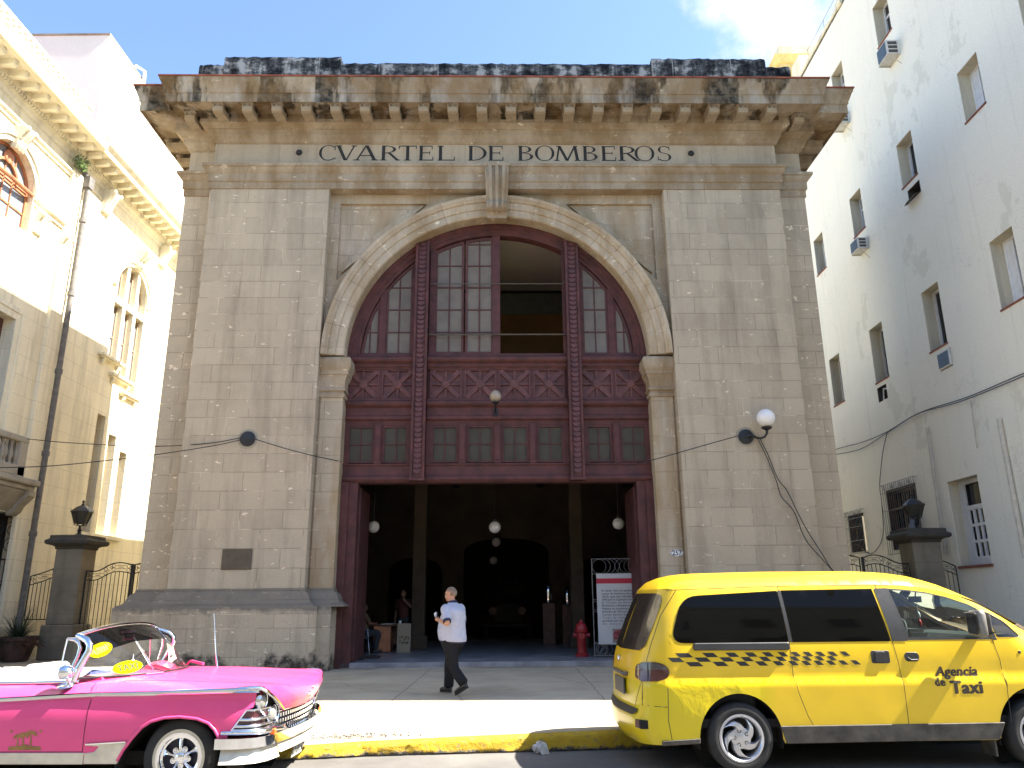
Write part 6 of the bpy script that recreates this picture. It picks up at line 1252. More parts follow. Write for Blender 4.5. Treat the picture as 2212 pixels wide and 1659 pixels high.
# windscreen
def base(u): y = .875*u; return Vector((-.52-.56*abs(u)**2.6, y, 1.0+.01*(1-u*u)))
def head(u): y = .79*u; return Vector((-1.04-.11*abs(u)**2.5, y, 1.455-.085*abs(u)**2.4))
def glass(u, v): p = base(u)*(1-v)+head(u)*v; k = 4*v*(1-v); p.x += .055*k*abs(u)**3; p.z += .02*k; p.y *= 1+.025*k; return p
nu, nv = 28, 8
def gl(v0, v1, name, m, o=0):
    b = MB(); b.add([glass(-1+2*i/nu, v0(-1+2*i/nu)+(v1(-1+2*i/nu)-v0(-1+2*i/nu))*j/nv)+Vector((o,0,o)) for i in range(nu+1) for j in range(nv+1)], [(i*(nv+1)+j, (i+1)*(nv+1)+j, (i+1)*(nv+1)+j+1, i*(nv+1)+j+1) for i in range(nu) for j in range(nv)]); return b.build(name, m, CAR, smooth=80, fix=False)
bandv = lambda u: .62-.25*max(0, abs(u)-.35)**1.2
gl(lambda u: 0, bandv, 'windscreen', glassmat('windscreen glass', (.88,.90,.88), .03, (.35,.34,.31), 1.35, .01)); gl(bandv, lambda u: 1, 'dark_reflection_band', glassmat('dark reflection tint', (.03,.033,.036), .02, (.1,.1,.1), 1.3, .02))  # upper glass coloured dark in place of a dark reflection
b = MB(); b.tube([base(-1+2*i/24)+Vector((.005,0,.0)) for i in range(25)], .010, 6); b.build('windscreen_gasket', M_PLAS, CAR, smooth=60)
PLR = lambda s: [(-1.10, s*.885, .99), (-1.075, s*.88, 1.06), (-1.03, s*.872, 1.16), (-.995, s*.858, 1.245), (-1.0, s*.845, 1.295), (-1.04, s*.828, 1.335), (-1.10, s*.81, 1.36), (-1.165, s*.79, 1.378)]
b = MB(); b.tube([head(-1+2*i/28)+Vector((-.01,0,.012)) for i in range(29)], .026, 10, sy=.8)
for s in (1, -1): b.tube(PLR(s), [.045,.034,.030,.032,.034,.034,.030,.026], 10)
b.build('windscreen_frame', M_CHROME, CAR, smooth=60)
for s in (1, -1):
    y = s*.862; fr = [(-1.245,y,1.02),(-1.25,y-s*.03,1.22),(-1.248,y-s*.05,1.352),(-1.18,y-s*.05,1.345),(-1.125,y-s*.04,1.315),(-1.10,y-s*.03,1.27),(-1.105,y-s*.02,1.2),(-1.15,y,1.05)]
    b = MB(); b.tube(fr[:3], .008, 6); b.tube(fr[2:], [.011,.016,.017,.016,.014,.012], 8); b.build('vent_frame', M_CHROME, CAR, smooth=60)
    b = MB(); b.add([(p[0],p[1],p[2]) for p in fr], [tuple(range(8))]); b.build('vent_glass', glassmat('vent glass', (.62,.68,.66), .06), CAR, fix=False)
# stickers on the glass
def onglass(u0, v0): 
    p = glass(u0, v0); du = (glass(u0+.02, v0)-p).normalized(); dv = (glass(u0, v0+.03)-p); n = du.cross(dv).normalized(); dv = n.cross(du).normalized(); n = n if n.x > 0 else -n
    return p, du, dv, n
def sticker(u, v, rx, rz, rot, m, name, txt=None, size=.05, check=False, o=.006):
    p, du, dv, n = onglass(u, v); dv = dv if dv.z > 0 else -dv; du = du if du.x > 0 else -du; c, s_ = cos(rot), sin(rot); f = lambda x, y, d: tuple(p+du*(x*c-y*s_)+dv*(x*s_+y*c)+n*d)
    b = MB(); b.prism([(rx*cos(a), rz*sin(a)) for a in [2*pi*k/32 for k in range(32)]], f, o, o+.002); st = b.build(name, m, CAR)
    if txt:
        q = MB(); w = q.text(txt, lambda x, y: (x, y, 0), size, .0016, 0, 'LEFT', 1.12); y0 = -size*.34 if not check else -.005; q.v = [f(x-w/2, y+y0, o+.0035) for x, y, _ in q.v]
        if check:
            for r in range(2):
                for k in range(7):
                    x = -.07+.02*k+(.01 if r else 0); z = -.018-.012*r; q.add([f(x, z, o+.0035), f(x+.01, z, o+.0035), f(x+.01, z+.012, o+.0035), f(x, z+.012, o+.0035)], [(0,1,2,3)])
        q.build('sticker_text', M_INK if not check else M_BROWNT, st, fix=False)
sticker(-.835, .55, .125, .068, .30, M_YST2, 'number_sticker', 'N-90661', .052, True)
sticker(-.66, .14, .150, .064, .09, M_YST, 'taxi_sticker', 'TAXI', .085)
sticker(-.30, .83, .14, .022, 0, M_CHROME, 'header_plate', None, o=.010)
# mirror, antenna, wiper
b = MB(); b.tube([(-1.10,-.93,.955),(-1.105,-.95,1.0),(-1.11,-.97,1.04)], .018, 8); b.lathe([(.075,0),(.065,.01),(0,.014)], 18, (-1.12,-.945,.945), frot(.25)); b.lathe([(0,-.07),(.035,-.06),(.058,-.02),(.066,.02),(.062,.035)], 18, (-1.125,-.975,1.065), Matrix.Rotation(-pi/2, 3, 'Y')); b.build('door_mirror', M_CHROME, CAR, smooth=45)
b = MB(); b.tube([(-.34,.60,.97),(-.37,.60,1.10)], .012, 8); b.tube([(-.37,.60,1.10),(-.44,.60,1.56)], [.007,.004], 6); b.build('antenna', M_CHROME, CAR, smooth=60)
b = MB(); b.tube([(-.70,.62,1.01),(-.66,.60,1.05),(-.52,.42,1.055)], .010, 6); b.obox((-.47,.36,1.05), (.10,.012,.012), frot(0,.12,-.5)); b.build('wiper', M_PINK, CAR, smooth=60); b = MB(); b.tube([(-.60,-.5,1.005),(-.50,-.35,1.01)], .008, 6); b.build('wiper', M_PINK, CAR, smooth=60)
# bumper
def sym(P): return P+[(x, -y) for x, y in reversed(P) if y != 0]
BP = sym([(.36,-1.0),(.44,-1.0),(.56,-.985),(.66,-.935),(.725,-.84),(.765,-.65),(.80,-.35),(.815,0)])
b = MB(); b.mould([(x, -y) for x, y in BP], [(-.05,.505),(.0,.512),(.035,.50),(.055,.475),(.055,.455),(.035,.43),(.01,.42),(-.05,.42)]); b.build('bumper_blade', M_CHROME, CAR, smooth=45)
b = MB(); BV = sym([(.40,-.975),(.56,-.955),(.65,-.90),(.70,-.82),(.74,-.62)]); 
for P in (BV[:5], BV[5:]): b = MB(); b.mould([(x, -y) for x, y in P], [(-.02,.425),(.03,.425),(.025,.36),(-.02,.31),(-.05,.295),(-.08,.295)]); b.build('bumper_wing', M_CREAMP, CAR, smooth=45)
b = MB(); b.mould([(x, -y) for x, y in sym([(.745,-.62),(.77,-.4),(.79,0)])], [(-.03,.42),(.02,.42),(-.01,.36),(-.06,.33),(-.08,.33)]); b.build('front_valance', M_CREAMP, CAR, smooth=45)
for s in (1, -1):
    b = MB(); P = [(.39,-.985),(.55,-.98),(.66,-.94),(.73,-.85),(.765,-.70),(.79,-.56),(.82,-.42)]; zz = [.545,.548,.548,.545,.535,.52,.50]
    b.tube([(x, s*y, z) for (x, y), z in zip(P, zz)], [.022,.027,.030,.036,.036,.03,.02], 10, sy=.9); b.build('bumper_bar', M_CHROME, CAR, smooth=60)
    b = MB(); b.obox((.765, s*-.72, .522), (.035,.055,.03), frot(0,0,s*.18)); b.build('indicator_lamp', M_OLENS, CAR, bev=.01)
    b = MB(); b.obox((.80, s*-.50, .525), (.03,.05,.028), frot(0,0,s*.12)); b.build('bumper_guard', M_CHROME, CAR, bev=.012, seg=2)
# headlamps and nacelles
for s in (1, -1):
    b = MB(); P = [(.60,.735),(.655,.755)]; rs = []
    for z, xe in ((.735,.605),(.70,.575),(.66,.548),(.62,.518),(.58,.49),(.555,.47)): rs.append([(xe, s*-.975, z), (xe+.06, s*-.97, z), (.67, s*-.93, z), (.71, s*-.80, z), (.725, s*-.60, z)])
    b.rings(rs, False, False, False); b.build('nacelle_panel', simple('dark nacelle', (.07,.012,.02), .3, coat=.5), CAR, smooth=60)
    b = MB()
    for z, xe in ((.735,.605),(.655,.545),(.60,.505),(.565,.478)): b.tube([(xe, s*-.98, z), (xe+.07, s*-.982, z), (.675, s*-.945, z), (.725, s*-.81, z), (.745, s*-.60, z)], .014 if z < .7 else .010, 8)
    b.tube([(x+.003, s*-.985, z) for x, z in FR[:3]], .009, 6); b.build('nacelle_ribs', M_CHROME, CAR, smooth=60)
    b = MB(); c0 = Vector((.672, s*-.845, .80)); c1 = Vector((.712, s*-.685, .675)); d = Vector((1, s*-.12, -.05)).normalized(); R = d.to_track_quat('Z', 'Y').to_matrix()
    ax = (c1-c0).normalized(); nrm = d.cross(ax).normalized(); L = (c1-c0).length; rs = []
    for q, k in ((-.035, 1.02), (-.015, 1.10), (.035, 1.10), (.05, 1.0), (.045, .94)):
        ring = []
        for i in range(32):
            a = 2*pi*i/32; p = (c0+c1)/2+ax*(cos(a)*.088*k+(L/2 if cos(a) > 0 else -L/2))+nrm*sin(a)*.088*k+d*q; ring.append(tuple(p))
        rs.append(ring)
    b.rings(rs, False, False); b.build('headlamp_pod', M_CHROME, CAR, smooth=60)
    b = MB(); b.add([tuple((c0+c1)/2+ax*(cos(2*pi*i/32)*.1+(L/2 if cos(2*pi*i/32) > 0 else -L/2))+nrm*sin(2*pi*i/32)*.1+d*.01) for i in range(32)], [tuple(range(32))]); b.build('pod_back', M_DKIN2, CAR, fix=False)
    for c in (c0, c1):
        b = MB(); b.lathe([(.080,.0),(.083,.025),(.074,.038),(.068,.034)], 28, c, R); h = b.build('headlight', M_CHROME, CAR, smooth=50); b = MB(); b.lathe([(.069,.03),(.055,.042),(.03,.049),(0,.051)], 24, c, R); b.build('lens', glassmat('headlight glass', (.8,.8,.78), .35, (.55,.54,.5), 1.5, .03), h, smooth=80); MB().lathe([(.068,.018),(.04,.0),(0,-.01)], 20, c, R).build('reflector', M_CHROME, h, smooth=80)
b = MB(); b.box(.60,.70,-.62,.62,.44,.675); b.build('grille_back', M_DKIN2, CAR)
b = MB()
for r in range(4):
    z = .478+.052*r
    for k in range(23):
        y = -.605+.055*k; x = .735+.05*(1-(y/.6)**2); b.obox((x, y, z), (.014,.018,.017), frot(0,0,-.16*y)); 
    b.tube([(.725+.05*(1-(y/.6)**2), y, z) for y in [-.62+.062*k for k in range(21)]], .005, 5)
b.tube([(.735+.055*(1-(y/.62)**2), y, .672) for y in [-.60+.06*k for k in range(21)]], .014, 6); b.build('grille_squares', M_CHROME, CAR, bev=.004)
b = MB(); pn = Vector(nose(0,.775)); b.obox(pn+Vector((.006,0,0)), (.006,.11,.006), frot(0,.3)); b.obox(pn+Vector((.008,0,.0)), (.008,.03,.022), frot(0,.3)); b.obox(pn+Vector((.02,0,.055)), (.02,.008,.012), frot(0,.3)); b.build('bonnet_emblem', M_CREAMP, CAR, bev=.003)
b = MB(); R = frot(0,.28,0); b.obox((.80,.0,.265), (.006,.165,.072), R); pl = b.build('number_plate', M_PLATE, CAR, bev=.004)
q = MB(); w = q.text('010150', lambda x, y: (x, y, 0), .115, .002, 0, 'LEFT'); q.v = [tuple(Vector((.80,0,.265))+R@Vector((.0085, x-w/2, y-.042))) for x, y, _ in q.v]; q.build('plate_number', M_INK, pl, fix=False)
b = MB(); b.obox((.76,0,.33), (.01,.12,.05), frot(0,.5)); b.build('plate_bracket', M_GREYI, CAR)
# door decal: faded palms on an island
b = MB(); f = fs(1, .003); b.add([f(x, z) for x, z in ((-1.555,.405),(-1.25,.405),(-1.26,.435),(-1.35,.44),(-1.40,.455),(-1.46,.44),(-1.55,.435))], [tuple(range(7))])
for cx0, cz0, sc_ in ((-1.42,.53,1), (-1.35,.545,1.1), (-1.47,.52,.8)):
    b.add([f(cx0-.008, .44), f(cx0+.008, .44), f(cx0+.005, cz0), f(cx0-.005, cz0)], [(0,1,2,3)])
    for a in (.1, .7, 1.4, 2.2, 2.9, -.3, 3.5): b.add([f(cx0, cz0), f(cx0+.035*sc_*cos(a-.25), cz0+.03*sc_*sin(a-.25)), f(cx0+.062*sc_*cos(a), cz0+.04*sc_*sin(a)-.012), f(cx0+.03*sc_*cos(a+.3), cz0+.025*sc_*sin(a+.3))], [(0,1,2,3)])
for x in (-1.535, -1.265): b.add([f(x+.012*cos(a), .565+.012*sin(a)) for a in [2*pi*k/8 for k in range(8)]], [tuple(range(8))])
b.build('door_decal', M_GOLD, CARDOOR, fix=False)
# cabin
b = MB(); n = len(COCK); lo = [(x*.99-.01, y*.97, .35) for x, y in COCK]; b.add([ctop(x, y) for x, y in COCK]+lo, [(i, (i+1) % n, n+(i+1) % n, n+i) for i in range(n)]+[tuple(range(n, 2*n))]); b.build('cabin_lining', M_WHITE_V, CAR, fix=False)
b = MB(); D = [(-1.0,-.80,.90),(-.75,-.55,.99),(-.68,0,1.0)]; 
b.prism([(-.60,.93),(-.62,1.0),(-.80,1.02),(-.95,.98),(-.98,.85),(-.9,.7),(-.6,.7)], lambda x, z, d: (x-.25*(abs(d)/.8)**2.4, d, z), -.80, -.05); b.prism([(-.60,.93),(-.62,1.0),(-.80,1.05),(-.95,1.03),(-1.0,.9),(-.9,.7),(-.6,.7)], lambda x, z, d: (x-.25*(abs(d)/.8)**2.4, d, z), .1, .80); b.build('dashboard', M_PINK, CAR, bev=.03, seg=2)
b = MB(); b.tube([(-1.18+.09*sin(a), .40+.20*cos(a), .98+.18*sin(a)) for a in [2*pi*k/28 for k in range(28)]], .012, 8, closed=True); b.tube([(-1.18,.4,.98),(-.9,.4,.85)], .025, 8); b.tube([(-1.16,.2,.98),(-1.16,.6,.98)], .012, 6); b.build('steering_wheel', M_PLAS, CAR, smooth=60)
b = MB(); b.tube([(-.72,-.12,1.02),(-.98,-.10,1.36)], .012, 6); b.build('mirror_stalk', M_CHROME, CAR, smooth=60); b = MB(); b.obox((-1.06,-.05,1.33), (.015,.11,.03), frot()); b.build('rear_view_mirror', M_CHROME, CAR, bev=.008)
b = MB(); b.tube([(-.85,-.3,1.18),(-.85,-.3,1.14)], .004, 5); b.sphere((-.85,-.3,1.10), .028, 12, (.7,.5,1.3)); b.build('hanging_ornament', M_WHITE_V, CAR, smooth=80)
for x, w in ((-1.95, .78), (-2.85, .74)):
    b = MB()
    for s in (1, -1): y0, y1 = sorted((s*.015, s*w)); b.box(x-.10, x+.55, y0, y1, .42, .66); b.rings([[(x-.02-.10*((z-.6)/.5)+dx, y, z) for y, z in ((y0,.6),(y1,.6),(y1-.02*1,1.0),(y1-.12,1.05),(y0+.12,1.055),(y0+.02,1.03))] for dx in (.0, -.17)])
    b.build('bench_seat', M_WHITE_V, CAR, bev=.045, seg=3, smooth=50)
b = MB(); b.rings([[(-3.0-.08*k, y, 1.0+.10*sin(pi*k/8)) for y in (-.78,-.7,.7,.78)] for k in range(9)]); b.build('folded_roof', M_WHITE_V, CAR, bev=.03)
b = MB(); b.obox((-1.05,-.55,1.0), (.10,.12,.03), frot(.1,.1,.3)); b.build('blue_cloth', simple('blue dotted cloth', (.10,.12,.38), .8, var=.6, scale=30), CAR, bev=.02)
MB().box(-4.2, .6, -.75, .75, .24, .36).build('underbody', M_DARKW, CAR)
def mag(t, x, y, z, rim, h, rot):
    T = lambda p: Vector((x,y,z))+rot@Vector(p)
    MB().lathe([(rim+.018,h*1.02),(rim+.046,h*1.02),(rim+.046,h*.97)], 48, (x,y,z), rot).build('white_wall', simple('cream whitewall', (.56,.50,.37), .7, var=.1), t, smooth=60)
    b = MB(); b.lathe([(rim+.02,h*.92),(rim+.02,h*1.03),(rim+.004,h*1.05),(rim-.012,h*.95),(rim-.016,h*.7),(rim-.032,h*.62),(rim-.036,h*.3),(rim-.038,-h*.6)], 56, (x,y,z), rot)
    for k in range(5):
        a = 2*pi*k/5+pi/2+.12; n = Vector((-sin(a), cos(a), 0)); e = Vector((cos(a), sin(a), 0)); rs = []
        for r, w, zz in ((.05,.024,h*.62),(.09,.019,h*.66),(.13,.024,h*.62),(rim-.033,.036,h*.48)): c = e*r; rs.append([T(c-n*w+Vector((0,0,zz-.03))), T(c-n*w*.8+Vector((0,0,zz-.008))), T(c+Vector((0,0,zz+.012))), T(c+n*w*.8+Vector((0,0,zz-.008))), T(c+n*w+Vector((0,0,zz-.03)))])
        b.rings(rs)
    b.lathe([(.0,h*.88),(.028,h*.86),(.036,h*.80),(.038,h*.6),(.065,h*.55),(.07,h*.4)], 24, (x,y,z), rot); b.build('rim', M_CHROME, t, smooth=40)
    b = MB()
    for k in range(5): a = 2*pi*k/5+pi/2+.12+pi/5; b.lathe([(.024,h*.3),(.026,h*.58),(.018,h*.6),(.016,h*.5),(.0,h*.52)], 12, T((.072*cos(a), .072*sin(a), 0)), rot)
    b.build('wheel_nuts', M_CHROME, t, smooth=40); MB().lathe([(0,h*.0),(rim-.03,h*.0)], 24, (x,y,z), rot).build('wheel_back', simple('dark blue drum', (.02,.02,.045), .5), t)
for s in (1, -1):
    for x in (0, -3.12):
        b = MB(); b.rings([[(x-.07+.52*cos(a), s*y, .20+.47*sin(a)) for a in [-.15+(pi+.3)*k/20 for k in range(21)]] for y in (-.93, -.50)], False, False, False); b.add([(x-.07+.52*cos(a), s*-.5, .22+.46*sin(a)) for a in [2*pi*k/20 for k in range(20)]], [tuple(range(20))]); b.build('wheel_housing', M_DARKW, CAR, fix=False)
        wheel(CAR, 'wheel', x, s*-.845, .335, .335, .192, .185, -s, mag)
b = MB(); b.box(-4.5,-4.36,-.9,.9,.35,.55); b.build('rear_bumper', M_CHROME, CAR, bev=.04, seg=2)
b = MB(); b.add([(x, y, z) for y in (-.93,.93) for x, z in ((-4.4,.45),(-4.4,.95))], [(0,1,3,2)]); b.build('tail_panel', M_PINK, CAR)
# ================================================================== people
def organic(mb, name, mats, parent, voxel=.008, it=3, loc=None):
    me = mb.mesh('tmp', mats, fix=True); o = bpy.data.objects.new('tmp', me); COL.objects.link(o)
    r = o.modifiers.new('r', 'REMESH'); r.mode = 'VOXEL'; r.voxel_size = voxel; r.use_smooth_shade = True
    s = o.modifiers.new('s', 'SMOOTH'); s.iterations = it; s.factor = .5
    dg = bpy.context.evaluated_depsgraph_get(); dg.update(); m2 = bpy.data.meshes.new_from_object(o.evaluated_get(dg)); m2.name = name
    bpy.data.objects.remove(o); bpy.data.meshes.remove(me); m2.shade_smooth()
    if not m2.materials: m2.materials.append(mats)
    return link(name, m2, parent, loc)
def limb(b, pts, rad, n=14, sub=5, sx=1, sy=1):
    P = [Vector(p) for p in pts]; Q = []; R = []
    for i in range(len(P)-1):
        a, c = P[i], P[i+1]; pa = P[i-1] if i else a-(c-a); pc = P[i+2] if i+2 < len(P) else c+(c-a)
        for k in range(sub):
            t = k/sub; Q.append(.5*((2*a)+(c-pa)*t+(2*pa-5*a+4*c-pc)*t*t+(3*a-pa-3*c+pc)*t**3)); R.append(rad[i]+(rad[i+1]-rad[i])*t)
    Q.append(P[-1]); R.append(rad[-1]); d0 = (Q[0]-Q[1]).normalized(); d1 = (Q[-1]-Q[-2]).normalized()
    Q = [Q[0]+d0*R[0]*.45]+Q+[Q[-1]+d1*R[-1]*.45]; R = [R[0]*.55]+R+[R[-1]*.55]; b.tube(Q, R, n, sx=sx, sy=sy)
def erings(b, L, n=24): b.rings([[(cx+a*cos(2*pi*k/n), cy+d*sin(2*pi*k/n)*(1.0), z+sl*sin(2*pi*k/n)) for k in range(n)] for cx, cy, z, a, d, sl in L])
def hand(b, w, d, palm_n, s, curl=.9, L=.18):
    "palm and five separate bent fingers; w wrist, d hand direction, palm_n palm normal, s side of the thumb"
    d = d.normalized(); pn = (palm_n-d*palm_n.dot(d)).normalized(); t = d.cross(pn)*s
    c = w+d*.045; 
    limb(b, [w-d*.01, w+d*.03, w+d*.075], [.026, .034, .032], 10, 3, 1, 1); limb(b, [w+d*.03+t*.018, w+d*.085+t*.022], [.016,.014], 8, 3); limb(b, [w+d*.03-t*.018, w+d*.08-t*.024], [.016,.013], 8, 3)
    for k, (o, ln, r) in enumerate(((.030,.072,.0088),(.010,.080,.0092),(-.010,.075,.0088),(-.029,.060,.0078))):
        p = w+d*.085+t*o; q = [p]; a = 0
        for j, fr in enumerate((.42,.32,.26)): a += curl*(.55+.1*k if j == 0 else .75); q.append(q[-1]+(d*cos(a)+pn*sin(a))*ln*fr)
        limb(b, q, [r*1.1, r, r*.92, r*.8], 8, 3)
    p = w+d*.03+t*.028; limb(b, [p, p+(d*.6+t*.6+pn*.4).normalized()*.038, p+(d*.8+t*.25+pn*.7).normalized()*.068], [.013,.0105,.009], 8, 3)
def headparts(b, c, yaw, k=1.0):
    R = Matrix.Rotation(yaw, 3, 'Z'); T = lambda p: c+R@Vector(p)*k
    def blob(p, r, sc): 
        q = MB(); q.sphere((0,0,0), 1, 14); b.add([T((p[0]+v[0]*r*sc[0], p[1]+v[1]*r*sc[1], p[2]+v[2]*r*sc[2])) for v in q.v], q.f)
    blob((0,-.012,.022), .096, (.83,1.04,1.0)); blob((0,.022,-.045), .075, (.86,.92,1.05)); blob((0,.055,-.088), .034, (1.0,.8,.8)); blob((0,.088,-.028), .019, (.75,1.2,1.3)); blob((0,.083,.0), .012, (.7,1,2.2)); blob((0,.084,-.066), .02, (1.25,.5,.5)); blob((0,.076,.022), .03, (1.9,.55,.5))
    for s in (-1, 1): blob((s*.083,-.008,-.018), .03, (.32,.62,1.05)); blob((s*.04,.05,-.04), .035, (1,.8,1))
    return T, R
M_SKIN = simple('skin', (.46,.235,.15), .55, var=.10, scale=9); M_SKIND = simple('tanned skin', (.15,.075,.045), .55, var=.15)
M_HAIR = simple('cropped grey hair', (.20,.145,.11), .85, var=.35, scale=30); M_SHIRT = None
def _shirt():
    m = NM('pale blue grey knit shirt', (.40,.42,.52), .85, 0, .2); sep = m.n('SeparateXYZ', {'Vector': m.co()})
    st = m.ramp(m.math('SINE', m.math('MULTIPLY', sep.outputs[2], 700)), [(.3, .9), (.7, 1.05)]); c = m.mix((.40,.42,.52), m.ramp(m.noise(7, 4), [(.3, .88), (.7, 1.06)]), 1, 'MULTIPLY'); c = m.mix(c, st, .6, 'MULTIPLY')
    wr = m.noise(3.5, 3, .5, m.map((1.2,1.2,3.2)), 1.2); return m.set(color=c).bump(wr, .55, .03).m
M_SHIRT = _shirt(); M_NAVY = simple('navy knit trim', (.018,.02,.055), .85); M_TROU = NM('black trousers', (.010,.010,.012), .8, 0, .2); M_TROU.bump(M_TROU.noise(5, 3, .5, M_TROU.map((1,1,.6)), 1.), .6, .03); M_TROU = M_TROU.m
M_SHOE = simple('black shoe leather', (.013,.012,.012), .45, var=.2); M_SOLE = simple('shoe sole', (.03,.028,.026), .8)
def person(label, loc, rotz, J, shirt, trim, trou, skin, hair, fat=1.0, voxel=.008, headyaw=0, sleeve=.62):
    V_ = {k: Vector(v) for k, v in J.items() if isinstance(v, tuple)}; t = thing('person', label, 'person', loc, rotz); hd = V_['head']; nk = V_['neck']; ch = V_['chest']; be = V_['belly']; pe = V_['pelvis']
    b = MB()                                          # body: one continuous surface
    T, R = headparts(b, hd, headyaw); limb(b, [nk+Vector((0,-.01,-.06)), nk, hd+Vector((0,-.015,-.05))], [.075,.058,.056])
    erings(b, [(pe.x,pe.y,pe.z-.05,.15,.12,0),(pe.x,pe.y,pe.z+.04,.165,.13*fat,0),(be.x,be.y,be.z,.165*fat,.15*fat,0),(ch.x,ch.y,ch.z,.175,.125,0),(nk.x,nk.y-.01,nk.z-.07,.15,.085,0),(nk.x,nk.y,nk.z-.01,.07,.06,0)])
    for s, S in ((-1,'L'),(1,'R')):
        sh, el, wr, hn = (V_[q+S] for q in ('sh','el','wr','hand')); limb(b, [sh+Vector((-s*.04,0,.0)), sh, (sh+el)/2, el, (el*.6+wr*.4), wr], [.06,.055,.047,.041,.043,.028]); hand(b, wr, hn-wr, V_.get('palm'+S, Vector((-s,0,.2))), s*(1 if S == 'L' else 1)*-1, 1.0)
        hp, kn, an, to = (V_[q+S] for q in ('hip','kn','an','toe')); limb(b, [hp, (hp+kn)/2, kn, (kn*.65+an*.35), an], [.085,.075,.055,.052,.036]); limb(b, [an+Vector((0,0,-.03)), (an+to)/2+Vector((0,0,-.01)), to], [.038,.036,.026])
    organic(b, 'body', skin, t, voxel*.8, 2)
    b = MB()                                          # shirt
    L = J.get('shirtrings') or [(pe.x,pe.y,pe.z+.0,.185*fat,.165*fat,0),(be.x,be.y-.0,be.z-.06,.192*fat,.185*fat,0),(be.x,be.y,be.z+.05,.188*fat,.175*fat,0),(ch.x,ch.y,ch.z,.20,.150,0),(nk.x,nk.y-.012,nk.z-.075,.165,.10,0),(nk.x,nk.y-.008,nk.z-.03,.10,.078,0),(nk.x,nk.y,nk.z-.0,.076,.07,0)]
    erings(b, L, 28)
    for s, S in ((-1,'L'),(1,'R')): sh, el = V_['sh'+S], V_['el'+S]; e = sh*(1-sleeve*1.25)+el*sleeve*1.25; limb(b, [sh+Vector((-s*.06,0,.0)), sh+Vector((0,0,-.005)), (sh+e)/2, e], [.080,.078,.070,.068])
    organic(b, 'shirt', shirt, t, voxel, 4)
    if trim:
        b = MB(); c = nk+Vector((0,-.002,-.012)); b.rings([[(c.x+r*cos(2*pi*k/20), c.y+r*.93*sin(2*pi*k/20), c.z+z-.012*sin(2*pi*k/20)) for k in range(20)] for r, z in ((.088,-.022),(.083,.022),(.074,.038),(.066,.035),(.07,.0))], False, False); b.build('collar', trim, t, smooth=60)
        for S in 'LR':
            sh, el = V_['sh'+S], V_['el'+S]; e = sh*(1-sleeve*1.25)+el*sleeve*1.25; d = (el-sh).normalized(); b = MB(); b.tube([e+d*.015, e+d*.05], [.073,.071], 16); b.build('sleeve_band', trim, t, smooth=60)
    b = MB(); zt_ = J.get('waist', pe.z+.08)              # trousers
    erings(b, J.get('hiprings') or [(pe.x,pe.y,pe.z-.08,.16*fat,.155*fat,0),(pe.x,pe.y,pe.z,.178*fat,.165*fat,0),(pe.x,pe.y,zt_,.178*fat,.16*fat,0)])
    for S in 'LR':
        hp, kn, an = (V_[q+S] for q in ('hip','kn','an')); limb(b, [hp+Vector((0,0,.02)), hp*.6+kn*.4, kn, kn*.5+an*.5, an+Vector((0,0,.02))], [.124*fat,.112*fat,.076+.014*fat,.074+.01*fat,.084])
    organic(b, 'trousers', trou, t, voxel, 4)
    for S in 'LR':
        an, to = V_['an'+S], V_['toe'+S]; d = (to-an); d.z = 0 if abs(d.z) < .06 else d.z; hl = V_.get('heel'+S, an+Vector((-d.x*.28,-d.y*.28,-an.z+.035))); b = MB()
        limb(b, [hl+Vector((0,0,.01)), hl*.5+to*.5+Vector((0,0,.012)), to], [.040,.043,.036], 14, 5); limb(b, [an, hl*.75+to*.25+Vector((0,0,.02))], [.045,.04]); sh_ = organic(b, 'shoe', M_SHOE, t, .008, 2)
        b = MB(); u = (to-hl).normalized(); sv = Vector((-u.y, u.x, 0)).normalized(); up = sv.cross(u)*-1; up = up if up.z > 0 else -up
        P = [(-.11,.018),(-.07,.032),(.35,.033),(.65,.042),(.95,.038),(1.12,.018)]; Lf = (to-hl).length; o = [hl+u*(a*Lf)+sv*w-up*.024 for a, w in P]+[hl+u*(a*Lf)-sv*w-up*.024 for a, w in reversed(P)]; n = len(o)
        b.add(o+[p-up*.016 for p in o], [tuple(range(n)), tuple(range(2*n-1,n-1,-1))]+[(i,(i+1)%n,n+(i+1)%n,n+i) for i in range(n)]); b.build('sole', M_SOLE, sh_, bev=.004)
    b = MB(); q = MB(); q.sphere((0,0,0), 1, 24); vs = []; keep = []      # hair cap, receding in front
    for i, v in enumerate(q.v): vs.append(T((v[0]*.0845, -.016+v[1]*.1045, .024+v[2]*.1005))); keep.append((v[2] > (-.52 if v[1] < .1 else .25) and v[1] < .62 and not (v[1] > .0 and v[2] < .1)))
    b.add(vs, [f for f in q.f if all(keep[i] for i in f)]); b.build('hair', hair, t, smooth=180, fix=False)
    b = MB()
    for s in (-1, 1): q = MB(); q.sphere((0,0,0), .0115, 10); b.add([T((s*.033+v[0], .072+v[1], .004+v[2])) for v in q.v], q.f)
    b.build('eyes', simple('eye', (.2,.18,.16), .2), t, smooth=180)
    b = MB(); b.add([T((x, .094-.25*abs(x), -.066+z)) for x, z in ((-.022,0),(0,.003),(.022,0),(0,-.004))], [(0,1,2,3)]); b.build('mouth', simple('lips', (.25,.09,.08), .5), t, fix=False)
    return t
